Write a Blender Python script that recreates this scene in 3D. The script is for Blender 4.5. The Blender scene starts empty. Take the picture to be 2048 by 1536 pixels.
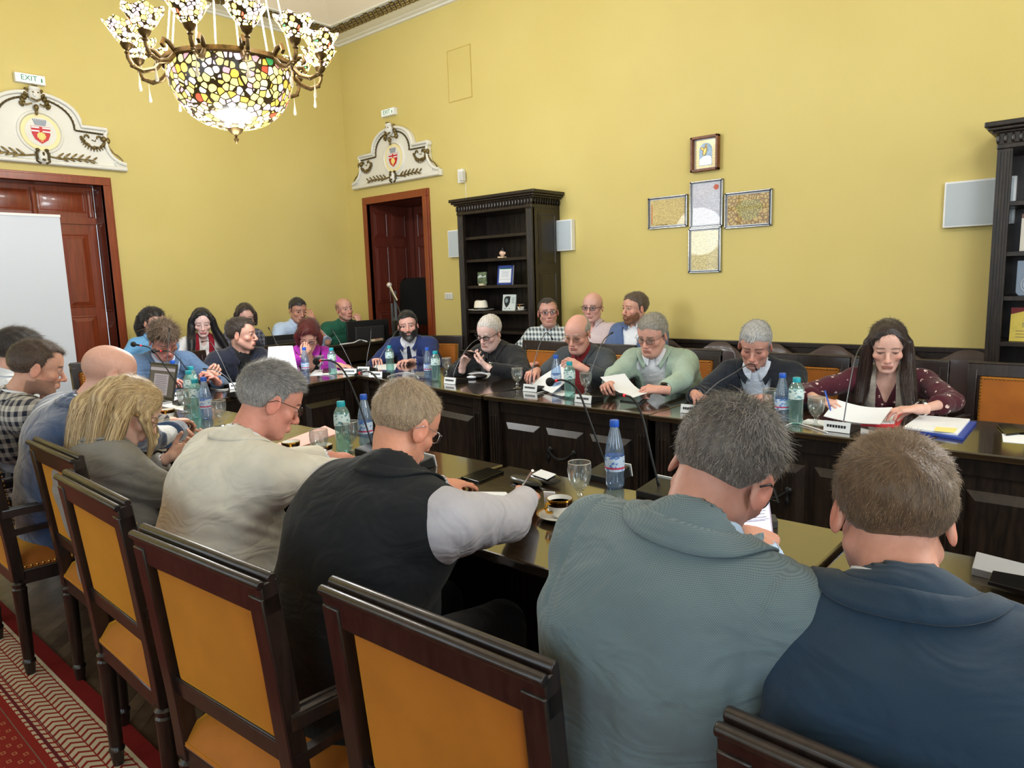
import bpy, math, random
import numpy as np
from mathutils import Vector, Matrix
random.seed(7); RNG = np.random.RandomState(11)
PI = math.pi
sc = bpy.context.scene
C = sc.collection

# ---------------------------------------------------------------- camera
CAMH = 1.48; FPX = 1423.41
_yaw, _pitch, _roll = 0.720722, 0.1440455, -0.03076456
_fw = np.array([-math.sin(_yaw)*math.cos(_pitch), math.cos(_yaw)*math.cos(_pitch), -math.sin(_pitch)])
_r0 = np.array([math.cos(_yaw), math.sin(_yaw), 0.0]); _u0 = np.cross(_r0, _fw)
_rt = math.cos(_roll)*_r0 + math.sin(_roll)*_u0
_up = -math.sin(_roll)*_r0 + math.cos(_roll)*_u0
cam_d = bpy.data.cameras.new('camera'); cam = bpy.data.objects.new('camera', cam_d); C.objects.link(cam)
cam_d.sensor_width = 36.0; cam_d.lens = FPX/2048*36.0; cam_d.clip_start = 0.02; cam_d.clip_end = 60
M = Matrix(((_rt[0], _up[0], -_fw[0], 0), (_rt[1], _up[1], -_fw[1], 0), (_rt[2], _up[2], -_fw[2], CAMH), (0, 0, 0, 1)))
cam.matrix_world = M
sc.camera = cam
def ray(px, py): return _fw + _rt*(px-1024)/FPX - _up*(py-768)/FPX
def atz(px, py, z=0.78):
    d = ray(px, py); t = (z-CAMH)/d[2]; return (d[0]*t, d[1]*t, z)
def aty(px, py, Y):
    d = ray(px, py); t = Y/d[1]; return (d[0]*t, Y, CAMH+d[2]*t)
def atx(px, py, X):
    d = ray(px, py); t = X/d[0]; return (X, d[1]*t, CAMH+d[2]*t)

# ---------------------------------------------------------------- world, light, exposure
sc.view_settings.view_transform = 'Standard'; sc.view_settings.look = 'None'
sc.view_settings.gamma = 1.0; sc.view_settings.use_curve_mapping = False
sc.view_settings.exposure = 0.08
sc.cycles.max_bounces = 7; sc.cycles.diffuse_bounces = 4; sc.cycles.glossy_bounces = 4
sc.cycles.transmission_bounces = 6; sc.cycles.transparent_max_bounces = 8
sc.cycles.caustics_reflective = False; sc.cycles.caustics_refractive = False
sc.cycles.sample_clamp_indirect = 6.0
w = bpy.data.worlds.new('sky'); sc.world = w; w.use_nodes = True
w.node_tree.nodes['Background'].inputs[0].default_value = (0.75, 0.87, 1.0, 1)
w.node_tree.nodes['Background'].inputs[1].default_value = 1.0
def area(name, loc, rot, sx, sy, power, col=(1, 1, 1)):
    d = bpy.data.lights.new(name, 'AREA'); d.shape = 'RECTANGLE'; d.size = sx; d.size_y = sy
    d.energy = power; d.color = col
    o = bpy.data.objects.new(name, d); C.objects.link(o); o.location = loc; o.rotation_euler = rot; return o
YB = 5.5; XA = -7.43; YF = -2.7; XR = 3.6; ZC = 4.55
WINS = [(-6.0, 0), (-3.1, 0), (-0.2, 0), (2.2, 0)]          # windows of the wall behind the camera: centre x
WIN_Z0, WIN_Z1, WIN_W = 0.95, 3.5, 1.5
for i, (wx, _) in enumerate(WINS):
    area('window_daylight', (wx, YF-0.12, (WIN_Z0+WIN_Z1)/2), (math.radians(90), 0, 0), WIN_W, WIN_Z1-WIN_Z0, 36, (0.70, 0.85, 1.0))
WINR = [(-0.6,), (3.0,)]
for (wy,) in WINR:
    area('window_daylight', (XR+0.12, wy, (WIN_Z0+WIN_Z1)/2), (math.radians(90), 0, math.radians(90)), WIN_W, WIN_Z1-WIN_Z0, 60, (0.70, 0.85, 1.0))

# ---------------------------------------------------------------- materials
def lin(h):
    if isinstance(h, str):
        h = [int(h[i:i+2], 16)/255 for i in (0, 2, 4)]
    else: h = [v/255 for v in h]
    return tuple(v/12.92 if v <= 0.04045 else ((v+0.055)/1.055)**2.4 for v in h)
_mats = {}
class NT:
    def __init__(s, name):
        s.m = bpy.data.materials.new(name); s.m.use_nodes = True; s.t = s.m.node_tree
        s.b = s.t.nodes['Principled BSDF']; s.out = s.t.nodes['Material Output']
    def n(s, t, **kw):
        x = s.t.nodes.new(t)
        for k, v in kw.items():
            if k.startswith('i_'):
                k = k[2:]; k = int(k) if k.isdigit() else k
                x.inputs[k].default_value = v
            else: setattr(x, k, v)
        return x
    def l(s, a, b): s.t.links.new(a, b)
    def ramp(s, fac, stops):
        r = s.n('ShaderNodeValToRGB'); e = r.color_ramp.elements
        while len(e) < len(stops): e.new(0.5)
        for i, (p, c) in enumerate(stops): e[i].position = p; e[i].color = (*c, 1) if len(c) == 3 else c
        s.l(fac, r.inputs[0]); return r
    def coord(s, kind='Object', scale=(1, 1, 1)):
        tc = s.n('ShaderNodeTexCoord'); mp = s.n('ShaderNodeMapping'); mp.inputs['Scale'].default_value = scale
        s.l(tc.outputs[kind], mp.inputs[0]); return mp.outputs[0]
    def bump(s, h, strength=0.3, dist=0.002):
        b = s.n('ShaderNodeBump', i_Strength=strength, i_Distance=dist); s.l(h, b.inputs['Height']); s.l(b.outputs[0], s.b.inputs['Normal']); return b
def mat(name, col, rough=0.6, metal=0.0, spec=0.5, noise=0.0, nscale=20, bump=0.0, bscale=200, bdist=0.002, emit=None, estr=0, trans=0, ior=1.45, alpha=1, coat=0, sheen=0, stretch=None):
    if name in _mats: return _mats[name]
    t = NT(name); c = lin(col); b = t.b
    b.inputs['Base Color'].default_value = (*c, 1); b.inputs['Roughness'].default_value = rough
    b.inputs['Metallic'].default_value = metal; b.inputs['Specular IOR Level'].default_value = spec
    b.inputs['IOR'].default_value = ior
    if trans: b.inputs['Transmission Weight'].default_value = trans
    if coat: b.inputs['Coat Weight'].default_value = coat; b.inputs['Coat Roughness'].default_value = 0.08
    if sheen: b.inputs['Sheen Weight'].default_value = sheen; b.inputs['Sheen Roughness'].default_value = 0.4
    if alpha < 1: b.inputs['Alpha'].default_value = alpha
    if emit is not None:
        b.inputs['Emission Color'].default_value = (*lin(emit), 1); b.inputs['Emission Strength'].default_value = estr
    sv = stretch or (1, 1, 1)
    if noise:
        nz = t.n('ShaderNodeTexNoise', i_Scale=nscale, i_Detail=5.0); t.l(t.coord('Object', sv), nz.inputs['Vector'])
        r = t.ramp(nz.outputs['Fac'], [(0.3, tuple(v*(1-noise) for v in c)), (0.7, tuple(min(1, v*(1+noise)) for v in c))])
        t.l(r.outputs[0], b.inputs['Base Color'])
    if bump:
        nb = t.n('ShaderNodeTexNoise', i_Scale=bscale, i_Detail=3.0); t.l(t.coord('Object', sv), nb.inputs['Vector'])
        t.bump(nb.outputs['Fac'], bump, bdist)
    _mats[name] = t.m; return t.m

def clear_mat(name, tint, gloss=0.12, body=0.0, rough=0.03):
    t = NT(name); t.t.nodes.remove(t.b); tr = t.n('ShaderNodeBsdfTransparent'); tr.inputs[0].default_value = (*lin(tint), 1); gl = t.n('ShaderNodeBsdfGlossy'); gl.inputs['Roughness'].default_value = rough
    fr = t.n('ShaderNodeFresnel'); fr.inputs[0].default_value = 1.45; ad = t.n('ShaderNodeMath', operation='MULTIPLY_ADD'); ad.inputs[1].default_value = 1.0; ad.inputs[2].default_value = gloss*0.3; ge = t.n('ShaderNodeNewGeometry'); iv = t.n('ShaderNodeMath', operation='SUBTRACT'); iv.inputs[0].default_value = 1.0; t.l(ge.outputs['Backfacing'], iv.inputs[1]); mu = t.n('ShaderNodeMath', operation='MULTIPLY'); t.l(fr.outputs[0], mu.inputs[0]); t.l(iv.outputs[0], mu.inputs[1]); t.l(mu.outputs[0], ad.inputs[0])
    m1 = t.n('ShaderNodeMixShader'); t.l(ad.outputs[0], m1.inputs[0]); t.l(tr.outputs[0], m1.inputs[1]); t.l(gl.outputs[0], m1.inputs[2]); out = m1.outputs[0]
    if body:
        df = t.n('ShaderNodeBsdfTranslucent'); df.inputs[0].default_value = (*lin(tint), 1); d2 = t.n('ShaderNodeBsdfDiffuse'); d2.inputs[0].default_value = (*lin(tint), 1); m0 = t.n('ShaderNodeMixShader'); m0.inputs[0].default_value = 0.5; t.l(df.outputs[0], m0.inputs[1]); t.l(d2.outputs[0], m0.inputs[2])
        m2 = t.n('ShaderNodeMixShader'); m2.inputs[0].default_value = body; t.l(out, m2.inputs[1]); t.l(m0.outputs[0], m2.inputs[2]); out = m2.outputs[0]
    t.l(out, t.out.inputs[0]); return t.m

# ---------------------------------------------------------------- objects and mesh helpers
def tag(o, label=None, cat=None, group=None, kind=None):
    if label: o['label'] = label
    if cat: o['category'] = cat
    if group: o['group'] = group
    if kind: o['kind'] = kind
    return o
def empty(name, loc=(0, 0, 0), rz=0.0, label=None, cat=None, group=None):
    o = bpy.data.objects.new(name, None); C.objects.link(o); o.location = loc; o.rotation_euler = (0, 0, rz)
    o.empty_display_size = 0.1
    return tag(o, label, cat, group)
def kids(o): return [c for c in C.objects if c.parent == o]
def copy_tree(o, parent=None):
    c = o.copy(); C.objects.link(c)
    if parent is not None: c.parent = parent
    for ch in list(o.children): copy_tree(ch, c)
    return c
def V(*a): return Vector(a)
class MB:
    def __init__(s): s.v = []; s.f = []; s.m = []; s.mi = 0; s.X = None
    def add(s, vs, fs):
        o = len(s.v)
        if s.X is not None: vs = [s.X @ Vector(v) for v in vs]
        s.v += [tuple(v) for v in vs]; s.f += [tuple(i+o for i in f) for f in fs]; s.m += [s.mi]*len(fs); return s
    def box(s, c, d, r=None, taper=1.0):
        x, y, z = d[0]/2, d[1]/2, d[2]/2
        vs = [Vector((sx*x*(taper if sz > 0 else 1), sy*y*(taper if sz > 0 else 1), sz*z)) for sz in (-1, 1) for sx, sy in ((-1, -1), (1, -1), (1, 1), (-1, 1))]
        if r is not None:
            R = r if isinstance(r, Matrix) else Matrix.Rotation(r, 3, 'Z'); vs = [R @ v for v in vs]
        c = Vector(c); vs = [v+c for v in vs]
        return s.add(vs, [(3, 2, 1, 0), (4, 5, 6, 7), (0, 1, 5, 4), (1, 2, 6, 5), (2, 3, 7, 6), (3, 0, 4, 7)])
    def b2(s, a, b):
        return s.box([(p+q)/2 for p, q in zip(a, b)], [abs(q-p) for p, q in zip(a, b)])
    def lathe(s, prof, c=(0, 0, 0), n=20, ax=None, closed=False):
        # prof: (radius, height) along ax (default z)
        R = Matrix.Identity(3) if ax is None else Vector((0, 0, 1)).rotation_difference(Vector(ax)).to_matrix()
        c = Vector(c); vs = []
        for r, h in prof:
            for k in range(n):
                a = 2*PI*k/n; vs.append(R @ Vector((r*math.cos(a), r*math.sin(a), h)) + c)
        fs = []
        for i in range(len(prof)-1):
            for k in range(n):
                k2 = (k+1) % n; fs.append((i*n+k, i*n+k2, (i+1)*n+k2, (i+1)*n+k))
        if prof[0][0] > 1e-5 and not closed: fs.append(tuple(reversed(range(n))))
        if prof[-1][0] > 1e-5 and not closed: fs.append(tuple((len(prof)-1)*n+k for k in range(n)))
        return s.add(vs, fs)
    def tube(s, path, r, n=8, cap=True, flat=None, up=None):
        path = [Vector(p) for p in path]; m = len(path)
        rs = r if isinstance(r, (list, tuple)) else [r]*m
        vs = []; prev = Vector(up) if up else None
        for i, p in enumerate(path):
            d = (path[min(i+1, m-1)]-path[max(i-1, 0)])
            d = d.normalized() if d.length > 1e-9 else Vector((0, 0, 1))
            if prev is None: prev = d.orthogonal()
            u = prev - d*prev.dot(d)
            if u.length < 1e-6: u = d.orthogonal()
            u.normalize(); wv = d.cross(u); prev = u
            if flat: # rectangular-ish section: flat=(w,h)
                k = rs[i]/ (rs[0] or 1)
                for a, b in ((-1, -1), (1, -1), (1, 1), (-1, 1)): vs.append(p+wv*(a*flat[0]/2*k)+u*(b*flat[1]/2*k))
            else:
                for k in range(n):
                    a = 2*PI*k/n; vs.append(p+(u*math.cos(a)+wv*math.sin(a))*rs[i])
        n = 4 if flat else n
        fs = [(i*n+k, i*n+(k+1) % n, (i+1)*n+(k+1) % n, (i+1)*n+k) for i in range(m-1) for k in range(n)]
        if cap: fs += [tuple(reversed(range(n))), tuple((m-1)*n+k for k in range(n))]
        return s.add(vs, fs)
    def prism(s, poly, z0, z1, plane='xy', off=0):
        n = len(poly)
        def P(a, b, c):
            return (a, b, c) if plane == 'xy' else ((a, c, b) if plane == 'xz' else (c, a, b))
        vs = [P(a, b, z0) for a, b in poly]+[P(a, b, z1) for a, b in poly]
        fs = [tuple(reversed(range(n))), tuple(range(n, 2*n))]+[(i, (i+1) % n, n+(i+1) % n, n+i) for i in range(n)]
        return s.add(vs, fs)
    def ell(s, c, r, n=12, m=8, R=None):
        c = Vector(c); vs = []; fs = []
        for i in range(m+1):
            t = PI*i/m
            for k in range(n):
                a = 2*PI*k/n; q = Vector((r[0]*math.sin(t)*math.cos(a), r[1]*math.sin(t)*math.sin(a), r[2]*math.cos(t)))
                if R is not None: q = R @ q
                vs.append(q+c)
        for i in range(m):
            for k in range(n): fs.append((i*n+k, (i+1)*n+k, (i+1)*n+(k+1) % n, i*n+(k+1) % n))
        return s.add(vs, fs)
    def build(s, name, mats, parent=None, loc=None, rz=0.0, smooth=None, bevel=0, seg=2):
        me = bpy.data.meshes.new(name); me.from_pydata(s.v, [], s.f); me.update()
        if not isinstance(mats, (list, tuple)): mats = [mats]
        for m in mats: me.materials.append(m)
        if len(mats) > 1: me.polygons.foreach_set('material_index', s.m)
        import bmesh
        bm = bmesh.new(); bm.from_mesh(me); bmesh.ops.recalc_face_normals(bm, faces=bm.faces); bm.to_mesh(me); bm.free()
        o = bpy.data.objects.new(name, me); C.objects.link(o)
        if parent is not None: o.parent = parent
        if loc is not None: o.location = loc
        if rz: o.rotation_euler = (0, 0, rz)
        if bevel:
            b = o.modifiers.new('bevel', 'BEVEL'); b.width = bevel; b.segments = seg; b.limit_method = 'ANGLE'; b.angle_limit = math.radians(35)
        if smooth is None: smooth = 40
        if smooth:
            me.polygons.foreach_set('use_smooth', [True]*len(me.polygons))
            me.set_sharp_from_angle(angle=math.radians(smooth))
        return o
def text(name, s, size, m, parent, loc, rot, depth=0.0006, align='CENTER', sx=1.0):
    cu = bpy.data.curves.new(name, 'FONT'); cu.body = s; cu.size = size; cu.extrude = depth; cu.align_x = align; cu.align_y = 'CENTER'
    cu.materials.append(m)
    tmp = bpy.data.objects.new(name, cu); C.objects.link(tmp); dg = bpy.context.evaluated_depsgraph_get(); dg.update(); me = bpy.data.meshes.new_from_object(tmp.evaluated_get(dg)); C.objects.unlink(tmp); bpy.data.objects.remove(tmp); bpy.data.curves.remove(cu)
    me.materials.clear(); me.materials.append(m)
    o = bpy.data.objects.new(name, me); C.objects.link(o); o.parent = parent; o.location = loc; o.rotation_euler = rot; o.scale = (sx, 1, 1)
    return o

WOODB = None
def dark_wood(name='dark_stained_wood', base=(22, 17, 14), base2=(48, 36, 28), rough=0.34, coat=0.0, stretch=(3, 3, 0.4), sc_=18):
    if name in _mats: return _mats[name]
    t = NT(name)
    nz = t.n('ShaderNodeTexNoise', i_Scale=sc_, i_Detail=8.0, i_Distortion=0.6); t.l(t.coord('Object', stretch), nz.inputs['Vector'])
    r = t.ramp(nz.outputs['Fac'], [(0.35, lin(base)), (0.75, lin(base2))]); t.l(r.outputs[0], t.b.inputs['Base Color'])
    t.b.inputs['Roughness'].default_value = rough; t.b.inputs['Coat Weight'].default_value = coat; t.b.inputs['Coat Roughness'].default_value = 0.12
    t.bump(nz.outputs['Fac'], 0.12, 0.002)
    _mats[name] = t.m; return t.m
# ================================================================ the setting
def wall_paint():
    t = NT('yellow_wall_paint'); nz = t.n('ShaderNodeTexNoise', i_Scale=0.7, i_Detail=3.0); t.l(t.coord('Object'), nz.inputs['Vector'])
    r = t.ramp(nz.outputs['Fac'], [(0.3, lin((204, 186, 112))), (0.7, lin((212, 195, 124)))]); t.l(r.outputs[0], t.b.inputs['Base Color'])
    t.b.inputs['Roughness'].default_value = 0.55; t.b.inputs['Specular IOR Level'].default_value = 0.3
    n2 = t.n('ShaderNodeTexNoise', i_Scale=60.0, i_Detail=4.0); t.l(t.coord('Object'), n2.inputs['Vector']); t.bump(n2.outputs['Fac'], 0.06, 0.002); return t.m
WALLP = wall_paint()
WHITEP = mat('white_plaster', (224, 222, 212), 0.6, noise=0.03, nscale=6)
CEILP = mat('cream_ceiling_paint', (222, 210, 188), 0.8)
GOLD = mat('aged_gold_leaf', (118, 100, 58), 0.42, metal=0.55, noise=0.45, nscale=60, bump=0.5, bscale=120)
GOLDD = mat('dark_aged_gold', (84, 70, 38), 0.5, metal=0.4, noise=0.5, nscale=80, bump=0.4, bscale=150)
REDW = mat('red_brown_varnished_wood', (132, 60, 32), 0.3, noise=0.2, nscale=8, stretch=(6, 6, 0.5), coat=0.3)
REDWD = mat('deep_red_brown_wood', (98, 44, 32), 0.36, noise=0.2, nscale=8, stretch=(6, 6, 0.5), coat=0.2)
DW = dark_wood(); DWL = dark_wood('dark_lacquered_tabletop', (30, 22, 13), (58, 43, 26), 0.2, 1.0, (0.5, 6, 6), 14); DWL.node_tree.nodes['Principled BSDF'].inputs['Coat Roughness'].default_value = 0.07; DWL.node_tree.nodes['Principled BSDF'].inputs['Coat IOR'].default_value = 1.75
DWC = dark_wood('dark_chair_wood', (24, 17, 15), (46, 32, 27), 0.34, 0.2, (4, 4, 0.6), 16)
BLK = mat('matt_black_plastic', (18, 18, 19), 0.45); BLKG = mat('gloss_black', (10, 10, 12), 0.12)
CHROME = mat('chrome', (210, 212, 215), 0.15, metal=1.0); SILV = mat('silver_frame', (190, 192, 196), 0.25, metal=0.9)
WHT = mat('white_plastic', (232, 233, 232), 0.4); PAPER = mat('white_paper', (226, 230, 236), 0.75)
BRASS = mat('brass_nail', (205, 170, 95), 0.3, metal=1.0)

def st(o): o['kind'] = 'structure'; return o
# floor: worn brown parquet
def parquet():
    t = NT('worn_brown_parquet'); co = t.coord('Object', (1, 1, 1))
    rot = t.n('ShaderNodeMapping'); rot.inputs['Rotation'].default_value = (0, 0, 0.78); t.l(co, rot.inputs[0])
    bk = t.n('ShaderNodeTexBrick', i_Scale=1.0); bk.inputs['Brick Width'].default_value = 0.35; bk.inputs['Row Height'].default_value = 0.06
    bk.inputs['Mortar Size'].default_value = 0.0012; bk.inputs['Color1'].default_value = (*lin((112, 92, 72)), 1); bk.inputs['Color2'].default_value = (*lin((84, 66, 50)), 1)
    bk.inputs['Mortar'].default_value = (*lin((45, 34, 26)), 1); t.l(rot.outputs[0], bk.inputs['Vector'])
    nz = t.n('ShaderNodeTexNoise', i_Scale=5.0, i_Detail=9.0, i_Roughness=0.7); t.l(co, nz.inputs['Vector'])
    mx = t.n('ShaderNodeMix', data_type='RGBA', blend_type='MULTIPLY'); mx.inputs[0].default_value = 0.8
    r = t.ramp(nz.outputs['Fac'], [(0.3, (0.4, 0.38, 0.36)), (0.7, (1.25, 1.22, 1.2))]); t.l(bk.outputs[0], mx.inputs[6]); t.l(r.outputs[0], mx.inputs[7])
    t.l(mx.outputs[2], t.b.inputs['Base Color']); t.b.inputs['Roughness'].default_value = 0.32; t.bump(nz.outputs['Fac'], 0.08); return t.m
m = MB(); m.b2((XA-1.6, YF-0.3, -0.1), (XR+0.3, YB+1.6, 0.0)); st(m.build('floor', parquet(), smooth=0))

def wall(name, axis, pos, thick, a0, a1, holes, z1=5.1):
    """a wall slab along x (axis 'x', at y=pos..pos+thick) or y, with rectangular holes (a,b,z0,z1)"""
    m = MB()
    def P(a, b, zz0, zz1):
        if b-a < 1e-4 or zz1-zz0 < 1e-4: return
        if axis == 'x': m.b2((a, pos, zz0), (b, pos+thick, zz1))
        else: m.b2((pos, a, zz0), (pos+thick, b, zz1))
    cur = a0
    for (a, b, zz0, zz1) in sorted(holes):
        P(cur, a, 0, z1); P(a, b, 0, zz0); P(a, b, zz1, z1); cur = b
    P(cur, a1, 0, z1)
    return st(m.build(name, WALLP, smooth=0))
wall('wall_back', 'x', YB, 0.25, XA-0.25, XR+0.25, [(-7.050, -6.023, 0, 2.447)])
wall('wall_left', 'y', XA-0.25, 0.25, YF, YB, [(1.666, 2.701, 0, 2.495)])
wall('wall_front', 'x', YF-0.25, 0.25, XA-0.25, XR+0.25, [(x-WIN_W/2, x+WIN_W/2, WIN_Z0, WIN_Z1) for x, _ in WINS])
wall('wall_right', 'y', XR, 0.25, YF, YB, [(y-WIN_W/2, y+WIN_W/2, WIN_Z0, WIN_Z1) for (y,) in WINR])
# ceiling: coved edge and flat field
m = MB(); d = 0.36; e = 1.0
def rect(dd, z): return [(XA+dd, YF+dd, z), (XR-dd, YF+dd, z), (XR-dd, YB-dd, z), (XA+dd, YB-dd, z)]
vs = rect(d, 4.375)+rect(e, 4.95); m.add(vs, [(0, 1, 5, 4), (1, 2, 6, 5), (2, 3, 7, 6), (3, 0, 4, 7), (4, 5, 6, 7)])
st(m.build('ceiling', CEILP, smooth=0))
# cornice (trim_1) and its gilded leaf band (trim_2)
prof = [(0, 4.305), (0.03, 4.305), (0.04, 4.32), (0.07, 4.322), (0.09, 4.335), (0.15, 4.335), (0.19, 4.345), (0.235, 4.345), (0.245, 4.33), (0.25, 4.34), (0.335, 4.392), (0.345, 4.372), (0.375, 4.372), (0.375, 4.42), (0.0, 4.6)]
m = MB(); vs = []; n = len(prof)
for (dd, z) in prof: vs += rect(dd, z)
fs = [(i*4+k, i*4+(k+1) % 4, (i+1)*4+(k+1) % 4, (i+1)*4+k) for i in range(n-1) for k in range(4)]
m.add(vs, fs); st(m.build('trim_1', WHITEP, smooth=30))
m = MB()
def leafband(p0, dirv, inn, L):
    k = 0; s = 0.29
    while s < L:
        c = V(*p0)+dirv*s
        for j, (dd, zz, rr) in enumerate(((0.262, 4.338, 0.022), (0.288, 4.35, 0.026), (0.315, 4.366, 0.022))):
            q = c+inn*dd+dirv*((j*0.37+0.4*(k % 2))*0.03); q.z = zz-0.004
            R = Matrix.Rotation(0.5*((-1)**(k+j)), 3, V(0, 0, 1))
            m.ell(q, (0.022 if abs(dirv.x) > 0.5 else 0.012+0.012, 0.022, 0.016), 6, 4, R)
        if k % 6 == 0: m.ell(c+inn*0.335+V(0, 0, 4.386), (0.03, 0.03, 0.02), 8, 5)
        s += 0.036; k += 1
leafband((XA, YB, 0), V(1, 0, 0), V(0, -1, 0), 6.5)
leafband((XA, YB, 0), V(0, -1, 0), V(1, 0, 0), 4.2)
st(tag(m.build('trim_2', GOLD), 'gilded leaf moulding'))

# wainscot panelling
m = MB(); m.b2((-3.95, YB-0.035, 0), (-0.70, YB-0.001, 0.945)); m.b2((-3.95, YB-0.045, 0.915), (-0.70, YB-0.001, 0.95)); st(m.build('trim_3', DW, smooth=0, bevel=0.004))
m = MB(); m.b2((XA+0.001, 2.79, 0), (XA+0.035, YB-0.01, 0.92)); m.b2((XA+0.001, 2.79, 0.905), (XA+0.045, YB-0.01, 0.94)); st(m.build('trim_4', DW, smooth=0, bevel=0.004))
m = MB(); m.b2((XA+0.02, YB-0.03, 0), (-7.2, YB-0.001, 0.14)); m.b2((-5.93, YB-0.03, 0), (-5.3, YB-0.001, 0.14)); st(m.build('baseboard_back', DW, smooth=0))

# windows behind the camera (frames, curtains)
CURT = mat('cream_curtain', (225, 218, 200), 0.8)
for i, (wx, _) in enumerate(WINS):
    m = MB(); x0, x1 = wx-WIN_W/2, wx+WIN_W/2; y = YF-0.1
    for a in (x0+0.04, wx, x1-0.04): m.b2((a-0.035, y, WIN_Z0), (a+0.035, y+0.06, WIN_Z1))
    for z in (WIN_Z0+0.04, 2.75, WIN_Z1-0.04): m.b2((x0, y, z-0.035), (x1, y+0.06, z+0.035))
    st(m.build('window_%d' % (i+1), WHITEP, smooth=0))
for i, (wy,) in enumerate(WINR):
    m = MB(); x = XR+0.04
    for a in (wy-WIN_W/2+0.04, wy, wy+WIN_W/2-0.04): m.b2((x, a-0.035, WIN_Z0), (x+0.06, a+0.035, WIN_Z1))
    for z in (WIN_Z0+0.04, 2.75, WIN_Z1-0.04): m.b2((x, wy-WIN_W/2, z-0.035), (x+0.06, wy+WIN_W/2, z+0.035))
    st(m.build('window_%d' % (i+5), WHITEP, smooth=0))

# ---- raised panel helper: frame face with bevelled field; local (u, z) on plane with normal nrm
def raised(m, O, U, N, u0, u1, z0, z1, rise=0.014, slope=0.035, groove=0.01):
    """a raised-and-fielded panel: O origin, U unit along, N unit outward normal"""
    O, U, N = V(*O), V(*U), V(*N); Z = V(0, 0, 1)
    def P(u, z, n): return O+U*u+Z*z+N*n
    g = 0.012
    r0 = [(u0, z0), (u1, z0), (u1, z1), (u0, z1)]
    def ins(d): return [(u0+d, z0+d), (u1-d, z0+d), (u1-d, z1-d), (u0+d, z1-d)]
    rings = [(r0, 0.002), (ins(g), -groove*0+0.006), (ins(g*1.6), 0.001), (ins(g*1.6+slope), rise)]
    vs = [P(u, z, n) for ring, n in rings for (u, z) in ring]
    fs = [(i*4+k, i*4+(k+1) % 4, (i+1)*4+(k+1) % 4, (i+1)*4+k) for i in range(len(rings)-1) for k in range(4)]+[((len(rings)-1)*4+0, (len(rings)-1)*4+1, (len(rings)-1)*4+2, (len(rings)-1)*4+3)]
    m.add(vs, fs)

# ---- door_1 (left wall): frame, panelled transom and leaf in a deep reveal
def architrave(m, O, U, N, u0, u1, z1, w=0.085):
    O, U, N = V(*O), V(*U), V(*N)
    def bx(ua, ub, za, zb, n0, n1):
        c = O+U*((ua+ub)/2)+V(0, 0, (za+zb)/2)+N*((n0+n1)/2)
        d = [abs(U.x)*(ub-ua)+abs(N.x)*(n1-n0), abs(U.y)*(ub-ua)+abs(N.y)*(n1-n0), zb-za]; m.box(c, d)
    for (o, n1) in ((0.0, 0.03), (0.018, 0.042), (0.045, 0.036)):
        bx(u0-w+o, u0, 0, z1, -0.02, n1)
        bx(u1, u1+w-o, 0, z1, -0.02, n1); bx(u0-w+o, u1+w-o, z1, z1+w-o, -0.02, n1)
root = st(empty('door_1', (XA, 2.18, 0)))
def wl(m, name, mt, r, **k):
    o = m.build(name, mt, None, **k); o.parent = r; o.matrix_parent_inverse = Matrix.Translation(-r.location); return o
m = MB(); architrave(m, (XA, 0, 0), (0, 1, 0), (1, 0, 0), 1.68, 2.687, 2.481, 0.078); wl(m, 'door_frame', REDW, root, bevel=0.004, smooth=0)
m = MB(); R0 = XA-0.22
m.b2((R0, 2.687, 0), (XA, 2.70, 2.50)); m.b2((R0, 1.667, 0), (XA, 1.68, 2.49)); m.b2((R0, 1.667, 2.481), (XA, 2.70, 2.494))
raised(m, (XA-0.0, 2.687, 0), (-1, 0, 0), (0, -1, 0), 0.05, 0.22, 2.25, 2.46); raised(m, (XA, 2.687, 0), (-1, 0, 0), (0, -1, 0), 0.05, 0.22, 1.3, 2.15); raised(m, (XA, 2.687, 0), (-1, 0, 0), (0, -1, 0), 0.05, 0.22, 0.2, 1.2)
wl(m, 'door_reveal', REDWD, root, smooth=0)
m = MB(); m.b2((XA-0.30, 1.66, 2.14), (XA-0.22, 2.70, 2.20)); m.b2((XA-0.34, 1.66, 2.2), (XA-0.27, 2.70, 2.49))
for a, b in ((1.70, 2.16), (2.22, 2.62)):
    raised(m, (XA-0.268, 0, 0), (0, 1, 0), (1, 0, 0), a, b, 2.25, 2.44)
for a in (2.19, 2.655): m.lathe([(0.022, 2.21), (0.026, 2.25), (0.02, 2.3), (0.024, 2.4), (0.02, 2.46)], (XA-0.26, a, 0), 10)
wl(m, 'transom', REDW, root, smooth=30)
m = MB(); m.b2((XA-0.30, 1.68, 0.0), (XA-0.24, 2.687, 2.14))
for z0, z1 in ((1.35, 2.05), (0.75, 1.27), (0.15, 0.67)): raised(m, (XA-0.238, 0, 0), (0, 1, 0), (1, 0, 0), 2.36, 2.60, z0, z1)
m.b2((XA-0.25, 2.29, 0), (XA-0.2, 2.32, 2.14))
wl(m, 'door_leaf', REDW, root, smooth=0)
t = tag(empty('projection_screen', (XA+0.04, 1.95, 1.0), 0, 'plain white panel standing in the left red doorway', 'screen'))
m = MB(); m.b2((-0.012, -0.30, -0.99), (0.012, 0.339, 1.186)); m.build('panel', mat('screen_white', (212, 218, 228), 0.55), t, smooth=0)
m = MB(); m.b2((-0.02, -0.31, 1.17), (0.02, 0.343, 1.192)); m.build('top_bar', WHT, t, smooth=0)

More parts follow.
